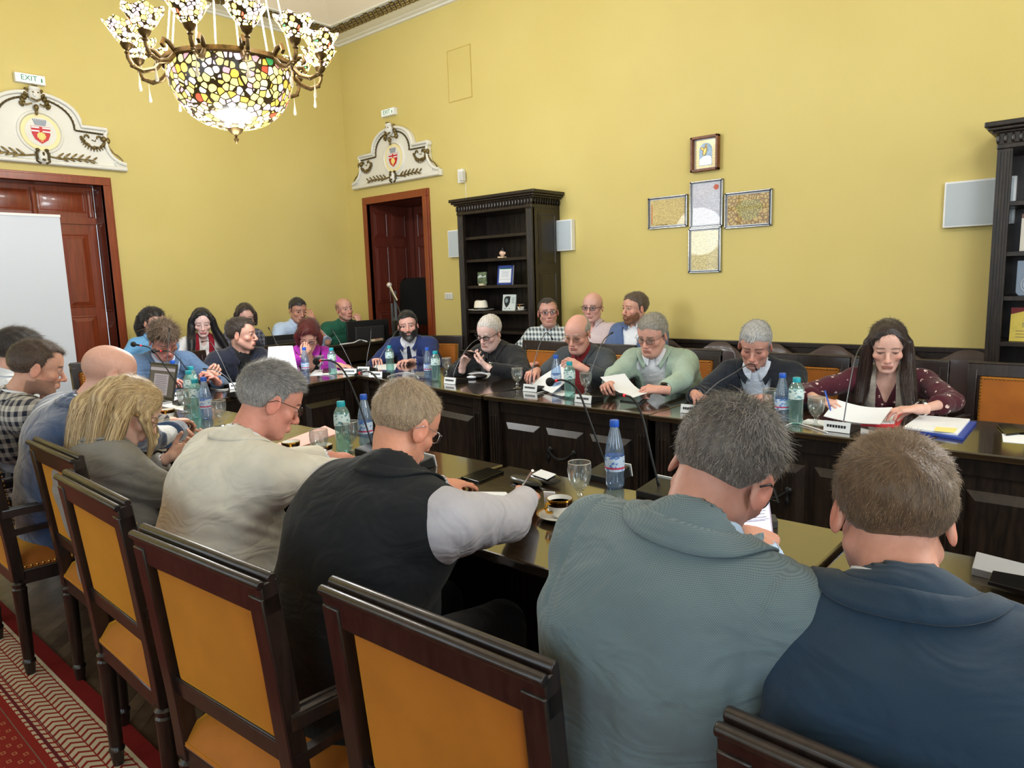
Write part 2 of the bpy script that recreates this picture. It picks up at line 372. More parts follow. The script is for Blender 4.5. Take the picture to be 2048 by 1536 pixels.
# ---- door_2 (back wall)
root = st(empty('door_2', (-6.53, YB, 0)))
m = MB(); architrave(m, (0, YB, 0), (1, 0, 0), (0, -1, 0), -7.036, -6.037, 2.433, 0.085); wl(m, 'door_frame', REDW, root, bevel=0.004, smooth=0)
m = MB(); D = 0.62
m.b2((-7.049, YB+0.001, 0), (-7.036, YB+D, 2.446)); m.b2((-6.037, YB+0.001, 0), (-6.024, YB+D, 2.446)); m.b2((-7.049, YB+0.001, 2.433), (-6.024, YB+D, 2.446)); m.b2((-7.07, YB+D, 0), (-6.0, YB+D+0.05, 2.46))
for z0, z1 in ((2.05, 2.35), (1.25, 1.95), (0.3, 1.15)):
    for a, b in ((0.06, 0.27), (0.33, 0.56)): raised(m, (-7.036, YB, 0), (0, 1, 0), (1, 0, 0), a, b, z0, z1, 0.008, 0.02)
    raised(m, (0, YB+D, 0), (1, 0, 0), (0, -1, 0), -6.88, -6.58, z0, z1, 0.008, 0.02); raised(m, (0, YB+D, 0), (1, 0, 0), (0, -1, 0), -6.5, -6.15, z0, z1, 0.008, 0.02)
m.b2((-6.97, YB+D-0.03, 0), (-6.93, YB+D, 2.43))
wl(m, 'door_reveal', REDWD, root, smooth=0)

# ---- overdoor pediments with crest
CREAM = mat('cream_field', (238, 224, 170), 0.6); CRED = mat('crest_red', (196, 40, 46), 0.5); CGREY = mat('crest_grey', (150, 156, 166), 0.5)
def pediment(loc, rz, hw, label):
    """local frame: u along +x, wall plane y=0, facing -y, z absolute"""
    r = empty('door_pediment', loc, rz, label, 'plaster ornament')
    def outline(s=0.0, k=16):
        o = [(-hw+s, 2.625+s), (hw-s, 2.625+s), (hw-s, 2.69)]
        for i in range(1, 9):   # scroll foot curve
            a = i/8; o.append((hw-s-0.16*hw/0.72*math.sin(a*PI/2)*1.0, 2.69+(0.19-s)*a**1.6))
        o += [(hw*0.775-s, 2.955-s*0.2), (hw*0.80-s, 2.965-s*0.2), (hw*0.80-s, 3.005-s), (0.365-s, 3.005-s)]
        for i in range(1, k):
            a = PI/2*0.0+PI*i/k; t_ = math.cos(a)
            o.append((0.36*math.cos(a)*(1-s*2.2), 2.99-s*0.9+ (0.255-s*0.3)*math.sin(a)**0.8))
        L = [(-x, z) for x, z in reversed(o[2:2+8+1+3+1])]
        return o+L
    m = MB(); m.prism(outline(0), -0.045, -0.002, 'xz'); m.build('plaster_body', WHITEP, r, smooth=35, bevel=0.006)
    # raised outer moulding
    m = MB(); o = outline(0.012)[2:]
    m.tube([(x, -0.055, z) for x, z in o], 0.018, 8); m.tube([(-hw+0.01, -0.05, 2.645), (hw-0.01, -0.05, 2.645)], 0.02, 8)
    m.lathe([(0.185, 0), (0.18, 0.012), (0.165, 0.016), (0.155, 0.004), (0.155, 0)], (0.02, -0.045, 2.90), 40, (0, -1, 0), True)
    m.build('moulding', WHITEP, r, smooth=50)
    # gilded bead strip following the arch and the steps
    m = MB()
    pts = [(-hw*0.74, 2.945), (-0.31, 2.95)]+[(0.295*math.cos(PI-PI*i/24), 2.955+0.235*math.sin(PI*i/24)**0.85) for i in range(0, 25)]+[(0.31, 2.95), (hw*0.74, 2.945)]
    P = [V(x, -0.05, z) for x, z in pts]; m.tube(P, 0.009, 6)
    for a, b in zip(P, P[1:]):
        n_ = max(1, int((b-a).length/0.022))
        for j in range(n_): m.ell(a.lerp(b, j/n_)+V(0, -0.008, 0), (0.009, 0.007, 0.009), 6, 4)
    m.build('gilded_bead_strip', GOLDD, r)
    # head ornament at the top
    m = MB(); m.ell((0, -0.07, 3.21), (0.05, 0.045, 0.065)); m.ell((0, -0.085, 3.255), (0.045, 0.035, 0.03)); m.ell((-0.012, -0.115, 3.2), (0.012, 0.01, 0.02), 8, 6); m.build('head_ornament', WHITEP, r)
    m = MB()
    for s in (-1, 1):
        for k in range(5): m.ell((s*(0.055+0.012*k), -0.06, 3.24-0.03*k), (0.016, 0.02, 0.026), 8, 6, Matrix.Rotation(s*0.6, 3, 'Y'))
        m.tube([(s*0.03, -0.09, 3.13), (s*0.07, -0.08, 3.115), (s*0.11, -0.07, 3.13), (s*0.1, -0.07, 3.15)], 0.007, 6)
        m.ell((s*0.02, -0.11, 3.222), (0.01, 0.008, 0.006), 8, 5)
    m.tube([(-0.04, -0.1, 3.17), (0, -0.115, 3.15), (0.04, -0.1, 3.17)], 0.008, 6); m.ell((0, -0.08, 3.10), (0.02, 0.02, 0.028)); m.ell((0, -0.075, 3.065), (0.012, 0.014, 0.03))
    m.ell((0, -0.09, 3.275), (0.03, 0.03, 0.012)); m.build('gilded_head_trim', GOLD, r)
    # crest
    m = MB(); m.lathe([(0.154, 0), (0.154, 0.006), (0, 0.006)], (0.02, -0.045, 2.90), 40, (0, -1, 0)); m.build('cream_field', CREAM, r)
    m = MB(); m.lathe([(0.122, 0), (0.122, 0.004), (0, 0.004)], (0.02, -0.051, 2.90), 40, (0, -1, 0)); m.build('white_disc', WHITEP, r)
    sh = [(-0.075, 2.945), (-0.07, 2.88), (-0.05, 2.835), (0.02-0.02, 2.80), (0.05, 2.835), (0.07, 2.88), (0.075, 2.945)]
    m = MB(); m.prism([(x+0.02, z) for x, z in sh], -0.060, -0.0555, 'xz'); m.build('crest_shield', CRED, r, smooth=0)
    m = MB()
    for z in (2.935, 2.905):
        for s in (-1, 1): m.b2((0.02+s*0.012, -0.063, z-0.006), (0.02+s*0.073, -0.0605, z+0.006))
    m.build('crest_bars', mat('crest_white', (235, 235, 238), 0.5), r, smooth=0)
    m = MB()
    for k in range(9):
        a = 2*PI*k/9; m.ell((0.02+0.024*math.cos(a), -0.062, 2.864+0.024*math.sin(a)), (0.012, 0.004, 0.012), 8, 4)
    m.ell((0.02, -0.062, 2.864), (0.02, 0.006, 0.02)); m.b2((0.012, -0.063, 2.815), (0.016, -0.0605, 2.845)); m.b2((0.024, -0.063, 2.815), (0.028, -0.0605, 2.845))
    m.build('crest_tree', mat('crest_gold', (240, 215, 130), 0.5), r)
    m = MB(); m.prism([(-0.04+0.02, 2.955), (0.06, 2.955), (0.072, 2.995), (-0.032, 2.995)], -0.060, -0.0555, 'xz')
    for k in range(7): m.b2((-0.036+0.016*k, -0.0605, 2.995), (-0.027+0.016*k, -0.0555, 3.007))
    m.build('crest_crown', CGREY, r, smooth=0)
    # garlands, leaf branches, cartouche
    for s in (-1, 1):
        m = MB(); cx = s*hw*0.62
        for k in range(26):
            a = PI*k/25; x = cx-s*0.1*math.cos(a)*1.0; z = 2.90-0.085*math.sin(a)
            m.ell((x+RNG.uniform(-.008, .008), -0.058, z+RNG.uniform(-.01, .01)), (0.014, 0.016, 0.012), 6, 4, Matrix.Rotation(k*1.3, 3, 'Y'))
            if k % 2 == 0: m.ell((x, -0.05, z-0.018), (0.007, 0.006, 0.02), 6, 4, Matrix.Rotation(s*0.8*math.cos(a), 3, 'Y'))
        for q in (-0.06, 0.045): # ribbon bows
            for k in range(5): m.ell((cx+q+0.018*math.cos(PI*k/4), -0.055, 2.905+0.016*math.sin(PI*k/4)), (0.008, 0.01, 0.012), 6, 4)
        m.tube([(cx-0.02, -0.055, 2.885), (cx+0.01, -0.055, 2.872), (cx+0.015, -0.055, 2.89)], 0.004, 5)
        m.build('gilded_garland', GOLD, r)
        m = MB(); m.ell((s*hw*0.735, -0.06, 2.90), (0.03, 0.025, 0.026)); m.ell((s*hw*0.78, -0.06, 2.89), (0.022, 0.02, 0.03))
        P = [V(s*hw*0.76, -0.055, 2.875), V(s*hw*0.79, -0.052, 2.83), V(s*hw*0.84, -0.052, 2.785), V(s*hw*0.9, -0.052, 2.76), V(s*hw*0.94, -0.052, 2.73), V(s*hw*0.96, -0.052, 2.68)]
        m.tube(P, [0.014, 0.01, 0.007, 0.006, 0.006, 0.01], 6)
        m.build('gilded_bracket', GOLD, r)
        m = MB(); m.tube([(s*hw*0.99, -0.05, 2.66), (s*hw*0.88, -0.055, 2.66), (s*hw*0.84, -0.055, 2.69), (s*hw*0.87, -0.055, 2.72), (s*hw*0.92, -0.055, 2.7), (s*hw*0.89, -0.055, 2.685)], 0.008, 6); m.build('scroll', WHITEP, r)
        m = MB(); L = hw*0.62
        P = [V(s*0.05, -0.055, 2.70), V(s*0.15, -0.055, 2.685), V(s*0.3, -0.055, 2.70), V(s*0.42, -0.055, 2.70), V(s*L*1.02, -0.055, 2.675)]
        m.tube(P, [0.008, 0.008, 0.006, 0.005, 0.002], 6)
        for k in range(11):
            f = k/10; x = s*(0.13+f*(L-0.16)); up = 1 if k % 2 == 0 else -0.55
            z = 2.692+0.01*math.sin(f*PI); ln = 0.045-0.015*f
            m.ell((x+s*0.02, -0.055, z+up*0.022), (ln, 0.006, 0.009), 8, 4, Matrix.Rotation(-s*up*0.65, 3, 'Y'))
        m.build('gilded_branch', GOLD, r)
    m = MB(); m.ell((0.01, -0.065, 2.69), (0.038, 0.03, 0.055)); m.build('cartouche', WHITEP, r)
    m = MB()
    for s in (-1, 1):
        m.tube([(0.01+s*0.03, -0.07, 2.74), (0.01+s*0.05, -0.07, 2.72), (0.01+s*0.045, -0.07, 2.68), (0.01+s*0.05, -0.07, 2.65), (0.01+s*0.02, -0.07, 2.63)], 0.01, 6); m.ell((0.01+s*0.035, -0.07, 2.745), (0.018, 0.015, 0.014), 8, 5)
    m.ell((0.01, -0.095, 2.71), (0.01, 0.008, 0.018), 6, 4); m.ell((0.01, -0.09, 2.66), (0.016, 0.008, 0.012), 6, 4); m.build('gilded_cartouche_trim', GOLDD, r)
    return r
pediment((XA, 2.20, 0), math.radians(90), 0.72, 'white and gold plaster pediment with red crest above the left doorway')
pediment((-6.49, YB, 0), 0, 0.77, 'white and gold plaster pediment with red crest above the far doorway with black chair')

# exit signs
GRN = mat('sign_green', (40, 130, 90), 0.5)
def exit_sign(loc, rz, label):
    r = empty('exit_sign', loc, rz, label, 'sign', 'lit emergency signs above the doors')
    m = MB(); m.b2((-0.115, -0.055, -0.04), (0.115, -0.001, 0.04)); m.build('housing', WHT, r, smooth=0, bevel=0.006)
    m = MB(); m.b2((-0.1, -0.0575, -0.026), (0.1, -0.0555, 0.03)); m.build('sign_face', mat('sign_face', (236, 242, 238), 0.4, emit=(225, 240, 232), estr=0.25), r, smooth=0)
    text('lettering', 'EXIT', 0.062, GRN, r, (-0.012, -0.0585, 0.001), (math.radians(90), 0, 0))
    m = MB(); m.ell((0.083, -0.06, 0.006), (0.006, 0.003, 0.006), 8, 5); m.b2((0.078, -0.062, -0.02), (0.088, -0.058, 0)); m.build('running_figure', GRN, r)
exit_sign((XA, 2.19, 3.342), math.radians(90), 'white sign reading EXIT above the left doorway pediment')
exit_sign((-6.53, YB, 3.405), 0, 'white sign reading EXIT above the far doorway pediment')

# small wall things
t = empty('motion_sensor', (-5.42, YB, 2.58), 0, 'small white sensor box high on wall above the tall bookcase', 'sensor')
m = MB(); m.b2((-0.04, -0.05, -0.07), (0.035, -0.004, 0.07)); m.build('housing', WHT, t, smooth=0, bevel=0.008)
m = MB(); m.b2((0.0, -0.07, -0.055), (0.055, -0.02, 0.04)); m.build('mounting_bracket', mat('offwhite_plastic', (205, 205, 200), 0.5), t, smooth=0, bevel=0.004)
m = MB(); m.tube([(0.03, -0.004, -0.07), (0.032, -0.004, -0.3)], 0.003, 6); m.build('cable', WHT, t)
t = empty('light_switch', (-5.71, YB, 1.335), 0, 'white double socket plate on wall beside the bookcase', 'switch')
m = MB(); m.b2((-0.06, -0.012, -0.035), (0.06, -0.001, 0.035)); m.build('plate', WHT, t, smooth=0, bevel=0.004)
m = MB(); m.b2((-0.045, -0.016, -0.024), (-0.003, -0.011, 0.024)); m.b2((0.003, -0.016, -0.024), (0.045, -0.011, 0.024)); m.build('rocker', mat('offwhite_plastic', (205, 205, 200), 0.5), t, smooth=0, bevel=0.002)
def grille(loc, w, h, label):
    t = empty('wall_speaker_panel', loc, 0, label, 'wall panel', 'flat white panels on the back wall')
    m = MB(); m.b2((-w/2, -0.055, -h/2), (w/2, -0.001, h/2)); m.build('frame', WHT, t, smooth=0, bevel=0.004)
    m = MB(); m.b2((-w/2+0.012, -0.059, -h/2+0.012), (w/2-0.012, -0.054, h/2-0.012)); m.build('grille_cloth', mat('pale_grey_cloth', (190, 200, 206), 0.7, bump=0.3, bscale=900), t, smooth=0)
grille((-5.47, YB, 1.89), 0.34, 0.285, 'flat pale grey wall panel on the left edge of the tall bookcase')
grille((-4.17, YB, 1.885), 0.36, 0.285, 'flat pale grey wall panel on the right edge of the tall bookcase')
grille((-0.80, YB, 1.88), 0.385, 0.29, 'flat pale grey wall panel left of the right hand bookcase')
t = empty('wall_hatch', (-5.42, YB, 3.61), 0, 'yellow painted hatch outline high on the back wall', 'hatch')
m = MB(); m.b2((-0.16, -0.006, -0.26), (0.165, -0.001, 0.24)); m.build('hatch_door', WALLP, t, smooth=0, bevel=0.003)
m = MB()
for a, b in (((-0.168, -0.004, -0.268), (-0.163, -0.001, 0.248)), ((0.168, -0.004, -0.268), (0.173, -0.001, 0.248)), ((-0.168, -0.004, 0.243), (0.173, -0.001, 0.248)), ((-0.168, -0.004, -0.268), (0.173, -0.001, -0.263))): m.b2(a, b)
m.build('hatch_frame', mat('hatch_edge_paint', (205, 175, 90), 0.6), t, smooth=0)

# ---- framed documents arranged as a cross
def doc_mat(name, base, ink, scale, kind):
    t = NT(name); b = t.b; b.inputs['Roughness'].default_value = 0.6; b.inputs['Coat Weight'].default_value = 0.35; b.inputs['Coat Roughness'].default_value = 0.02
    co = t.coord('Object')
    sep = t.n('ShaderNodeSeparateXYZ'); t.l(co, sep.inputs[0])
    if kind == 'text':
        # handwriting: dark thin lines broken by noise
        wv = t.n('ShaderNodeTexWave', wave_type='BANDS', bands_direction='Z', i_Scale=scale, i_Distortion=1.2); wv.inputs['Detail Scale'].default_value = 14; t.l(co, wv.inputs['Vector'])
        nz = t.n('ShaderNodeTexNoise', i_Scale=110.0, i_Detail=2.0); t.l(co, nz.inputs['Vector'])
        ma = t.n('ShaderNodeMath', operation='MULTIPLY'); t.l(wv.outputs['Fac'], ma.inputs[0]); t.l(nz.outputs['Fac'], ma.inputs[1])
        r = t.ramp(ma.outputs[0], [(0.36, lin(base)), (0.5, lin(ink))])
    else:
        vo = t.n('ShaderNodeTexVoronoi', i_Scale=scale, feature='DISTANCE_TO_EDGE'); t.l(co, vo.inputs['Vector'])
        nz = t.n('ShaderNodeTexNoise', i_Scale=40.0, i_Detail=5.0); t.l(co, nz.inputs['Vector'])
        ma = t.n('ShaderNodeMath', operation='MULTIPLY'); t.l(vo.outputs['Distance'], ma.inputs[0]); t.l(nz.outputs['Fac'], ma.inputs[1])
        r = t.ramp(ma.outputs[0], [(0.02, lin(ink)), (0.09, lin(base))])
    t.l(r.outputs[0], b.inputs['Base Color']); return t.m
FRB = mat('black_frame_edge', (20, 22, 28), 0.25)
def framed(loc, w, h, dm, label, thick=0.022, fm=None, fw=0.016, extra=None, tilt=0):
    t = empty('picture_frame', loc, 0, label, 'framed picture', 'framed documents hung as a cross'); t.rotation_euler = (0, tilt, 0)
    m = MB(); 
    for a, b in (((-w/2, -thick, -h/2), (-w/2+fw, -0.001, h/2)), ((w/2-fw, -thick, -h/2), (w/2, -0.001, h/2)), ((-w/2, -thick, h/2-fw), (w/2, -0.001, h/2)), ((-w/2, -thick, -h/2), (w/2, -0.001, -h/2+fw))): m.b2(a, b)
    m.build('frame', fm or SILV, t, smooth=0, bevel=0.004)
    if fm is None:
        m = MB(); e = fw*0.45
        for a, b in (((-w/2+e, -thick-0.003, -h/2+e), (-w/2+fw, -thick, h/2-e)), ((w/2-fw, -thick-0.003, -h/2+e), (w/2-e, -thick, h/2-e)), ((-w/2+e, -thick-0.003, h/2-fw), (w/2-e, -thick, h/2-e)), ((-w/2+e, -thick-0.003, -h/2+e), (w/2-e, -thick, -h/2+fw))): m.b2(a, b)
        m.build('frame_inlay', FRB, t, smooth=0)
    m = MB(); m.b2((-w/2+fw, -0.010, -h/2+fw), (w/2-fw, -0.004, h/2-fw)); m.build('mount', PAPER, t, smooth=0)
    m = MB(); g = fw+0.008; m.b2((-w/2+g, -0.0125, -h/2+g), (w/2-g, -0.0105, h/2-g)); m.build('document', dm, t, smooth=0)
    if extra: extra(t, w, h)
    return t
d1 = doc_mat('old_letter_paper', (214, 192, 128), (120, 104, 62), 34, 'text'); d2 = doc_mat('blue_white_document', (206, 208, 222), (140, 142, 160), 30, 'text')
d3 = doc_mat('engraved_map', (196, 168, 100), (128, 96, 54), 34, 'map'); d4 = doc_mat('gothic_charter', (226, 212, 158), (96, 88, 60), 38, 'text')
def letter_x(t, w, h):
    m = MB(); m.tube([(-0.11, -0.013, -0.1), (-0.06, -0.013, -0.095), (-0.05, -0.013, -0.105), (0.0, -0.013, -0.1)], 0.002, 5); m.build('signature', mat('brown_ink', (90, 70, 40), 0.7), t)
    m = MB(); m.b2((-0.15, -0.0135, -0.09), (-0.143, -0.0128, 0.07)); m.build('margin_ornament', mat('red_ink', (190, 90, 60), 0.7), t, smooth=0)
def seal_x(t, w, h):
    m = MB(); m.lathe([(0.022, 0), (0.02, 0.003), (0, 0.003)], (0.085, -0.0125, h/2-0.06), 16, (0, -1, 0)); m.build('red_seal', mat('red_seal', (196, 100, 80), 0.6), t)
def map_x(t, w, h):
    m = MB(); P = []
    for k in range(28):
        a = 2*PI*k/28; rr = 1+0.10*math.sin(3*a)+0.06*math.sin(7*a+1); P.append((0.105*math.cos(a)*rr+0.01, 0.078*math.sin(a)*rr))
    m.prism(P, -0.0135, -0.0126, 'xz'); m.build('map_outline', doc_mat('map_field', (184, 172, 104), (120, 110, 62), 60, 'map'), t, smooth=0)
def icon_x(t, w, h):
    m = MB(); P = [(-0.055, -0.09), (0.055, -0.09), (0.055, 0.03)]+[(0.055*math.cos(PI*k/10), 0.03+0.055*math.sin(PI*k/10)) for k in range(1, 10)]+[(-0.055, 0.03)]
    m.prism(P, -0.0142, -0.0126, 'xz'); m.build('blue_arch_field', mat('icon_blue', (150, 178, 205), 0.4, noise=0.25, nscale=50), t, smooth=0)
    m = MB(); m.ell((-0.005, -0.016, 0.02), (0.018, 0.003, 0.035), 10, 6, Matrix.Rotation(0.3, 3, 'Y')); m.ell((-0.025, -0.016, 0.04), (0.022, 0.002, 0.012), 8, 5, Matrix.Rotation(0.7, 3, 'Y')); m.ell((0.005, -0.016, 0.062), (0.01, 0.003, 0.012), 8, 5); m.build('gilt_figure', mat('icon_gilt', (190, 160, 95), 0.35, metal=0.5), t)
    m = MB(); m.prism([(-0.05, -0.085), (0.05, -0.085), (0.05, -0.03), (0.02, -0.015), (-0.02, -0.02), (-0.05, -0.04)], -0.0155, -0.0143, 'xz'); m.build('silver_clouds', mat('icon_silver', (222, 222, 214), 0.2, metal=0.5, noise=0.2, nscale=80), t, smooth=0)
framed((-3.024, YB, 2.01), 0.366, 0.263, d1, 'landscape frame with brown handwritten letter, left arm of the frame cross', extra=letter_x)
framed((-2.675, YB, 2.045), 0.284, 0.372, d2, 'upright frame with pale bluish document, centre of the frame cross', extra=seal_x)
framed((-2.327, YB, 1.974), 0.378, 0.278, d3, 'landscape frame with ornate brown map, right arm of the frame cross', extra=map_x)
framed((-2.686, YB, 1.678), 0.284, 0.362, d4, 'upright frame with lettered charter, lowest of the frame cross', extra=icon_x if 0 else None)
framed((-2.683, YB, 2.437), 0.236, 0.272, mat('icon_border', (216, 200, 150), 0.35, noise=0.2, nscale=90, metal=0.1, coat=0.2), 'small gilded icon in brown carved wooden frame, above the frame cross', 0.05, mat('carved_brown_frame', (116, 66, 36), 0.4, noise=0.3, nscale=30, bump=0.6, bscale=60), 0.02, icon_x, 0.0)

# ---- rug
def rug_mat():
    t = NT('red_patterned_runner'); co = t.coord('Object'); sp = t.n('ShaderNodeSeparateXYZ'); t.l(co, sp.inputs[0])
    # v: distance from the rug's edge (m); folded so stripes repeat
    cr = t.n('ShaderNodeValToRGB'); cr.color_ramp.interpolation = 'CONSTANT'
    W = 0.9
    red = lin((138, 42, 36)); cream = lin((196, 180, 152)); plum = lin((104, 38, 44)); dred = lin((116, 30, 28)); grey = lin((120, 100, 84))
    st_ = [(0, dred), (0.055, cream), (0.067, red), (0.072, cream), (0.190, plum), (0.196, cream), (0.212, plum), (0.224, cream), (0.234, red), (0.258, grey), (0.262, red), (0.40, grey), (0.404, red), (0.42, cream), (0.432, plum), (0.444, cream), (0.56, red), (0.57, cream), (0.6, red)]
    e = cr.color_ramp.elements
    while len(e) < len(st_): e.new(0.5)
    for i, (p, c) in enumerate(st_): e[i].position = p/W; e[i].color = (*c, 1)
    mu = t.n('ShaderNodeMath', operation='MULTIPLY'); mu.inputs[1].default_value = -1/W; t.l(sp.outputs['Y'], mu.inputs[0]); t.l(mu.outputs[0], cr.inputs[0])
    # leaf figures inside the cream bands: chevron waves
    def band(u_scale, slope, phase):
        m1 = t.n('ShaderNodeMath', operation='MULTIPLY'); m1.inputs[1].default_value = u_scale; t.l(sp.outputs['X'], m1.inputs[0])
        pp = t.n('ShaderNodeMath', operation='PINGPONG'); pp.inputs[1].default_value = 0.032; 
        a0 = t.n('ShaderNodeMath', operation='ADD'); a0.inputs[1].default_value = phase; t.l(sp.outputs['Y'], a0.inputs[0]); t.l(a0.outputs[0], pp.inputs[0])
        m2 = t.n('ShaderNodeMath', operation='MULTIPLY_ADD'); m2.inputs[1].default_value = slope; t.l(pp.outputs[0], m2.inputs[0]); t.l(m1.outputs[0], m2.inputs[2])
        s = t.n('ShaderNodeMath', operation='SINE'); t.l(m2.outputs[0], s.inputs[0])
        g = t.n('ShaderNodeMath', operation='GREATER_THAN'); g.inputs[1].default_value = -0.45; t.l(s.outputs[0], g.inputs[0]); return g.outputs[0], m1.outputs[0], pp.outputs[0]
    leaf, u, pp = band(170, 150, 0.072)
    # stem gaps where pingpong is near 0 / max
    gm = t.n('ShaderNodeMath', operation='GREATER_THAN'); gm.inputs[1].default_value = 0.002; t.l(pp, gm.inputs[0])
    lm = t.n('ShaderNodeMath', operation='MULTIPLY'); t.l(leaf, lm.inputs[0]); t.l(gm.outputs[0], lm.inputs[1])
    # is the ramp colour cream? use green channel
    sc_ = t.n('ShaderNodeSeparateColor'); t.l(cr.outputs[0], sc_.inputs[0]); isc = t.n('ShaderNodeMath', operation='GREATER_THAN'); isc.inputs[1].default_value = 0.3; t.l(sc_.outputs[1], isc.inputs[0])
    inv = t.n('ShaderNodeMath', operation='SUBTRACT'); inv.inputs[0].default_value = 1.0; t.l(lm.outputs[0], inv.inputs[1])
    hide = t.n('ShaderNodeMath', operation='MULTIPLY'); t.l(isc.outputs[0], hide.inputs[0]); t.l(inv.outputs[0], hide.inputs[1])
    # the first thin cream line stays solid
    ln = t.n('ShaderNodeMath', operation='LESS_THAN'); ln.inputs[1].default_value = -0.068; t.l(sp.outputs['Y'], ln.inputs[0])
    h2 = t.n('ShaderNodeMath', operation='MULTIPLY'); t.l(hide.outputs[0], h2.inputs[0]); t.l(ln.outputs[0], h2.inputs[1])
    mx = t.n('ShaderNodeMix', data_type='RGBA'); t.l(h2.outputs[0], mx.inputs[0]); t.l(cr.outputs[0], mx.inputs[6]); mx.inputs[7].default_value = (*red, 1)
    # little diamonds in the red field
    vo = t.n('ShaderNodeTexVoronoi', i_Scale=1.0, distance='MANHATTAN'); vo.inputs['Randomness'].default_value = 0.0
    mp = t.n('ShaderNodeMapping'); mp.inputs['Scale'].default_value = (22, 30, 0); mp.inputs['Rotation'].default_value = (0, 0, 0.78); t.l(co, mp.inputs[0]); t.l(mp.outputs[0], vo.inputs['Vector'])
    dm = t.n('ShaderNodeMath', operation='COMPARE'); dm.inputs[1].default_value = 0.22; dm.inputs[2].default_value = 0.05; t.l(vo.outputs['Distance'], dm.inputs[0])
    r1 = t.n('ShaderNodeMath', operation='COMPARE'); r1.inputs[1].default_value = -0.331; r1.inputs[2].default_value = 0.06; t.l(sp.outputs['Y'], r1.inputs[0])
    dd = t.n('ShaderNodeMath', operation='MULTIPLY'); t.l(dm.outputs[0], dd.inputs[0]); t.l(r1.outputs[0], dd.inputs[1])
    m3 = t.n('ShaderNodeMix', data_type='RGBA'); t.l(dd.outputs[0], m3.inputs[0]); t.l(mx.outputs[2], m3.inputs[6]); m3.inputs[7].default_value = (*lin((186, 130, 90)), 1)
    t.l(m3.outputs[2], t.b.inputs['Base Color']); t.b.inputs['Roughness'].default_value = 0.9; t.b.inputs['Specular IOR Level'].default_value = 0.1
    nb = t.n('ShaderNodeTexNoise', i_Scale=500.0); t.l(co, nb.inputs['Vector']); t.bump(nb.outputs['Fac'], 0.4, 0.003); return t.m
m = MB(); m.b2((-3.3, -1.75, 0.001), (3.2, 0, 0.009))
rug = m.build('rug', rug_mat(), None, (-3.0, 0.81, 0), 0, smooth=0); tag(rug, 'long red runner with cream leaf borders behind the near chairs', 'rug')
# ================================================================ furniture
VELVET = None
def velvet():
    t = NT('ochre_velvet'); co = t.coord('Object'); nz = t.n('ShaderNodeTexNoise', i_Scale=7.0, i_Detail=5.0); t.l(co, nz.inputs['Vector'])
    r = t.ramp(nz.outputs['Fac'], [(0.3, lin((150, 82, 12))), (0.7, lin((170, 98, 20)))]); t.l(r.outputs[0], t.b.inputs['Base Color'])
    t.b.inputs['Roughness'].default_value = 0.75; t.b.inputs['Sheen Weight'].default_value = 1.0; t.b.inputs['Sheen Roughness'].default_value = 0.45; t.b.inputs['Sheen Tint'].default_value = (*lin((255, 196, 60)), 1)
    nb = t.n('ShaderNodeTexNoise', i_Scale=350.0); t.l(co, nb.inputs['Vector']); t.bump(nb.outputs['Fac'], 0.15, 0.001); return t.m
VELVET = velvet()
TH = 0.78
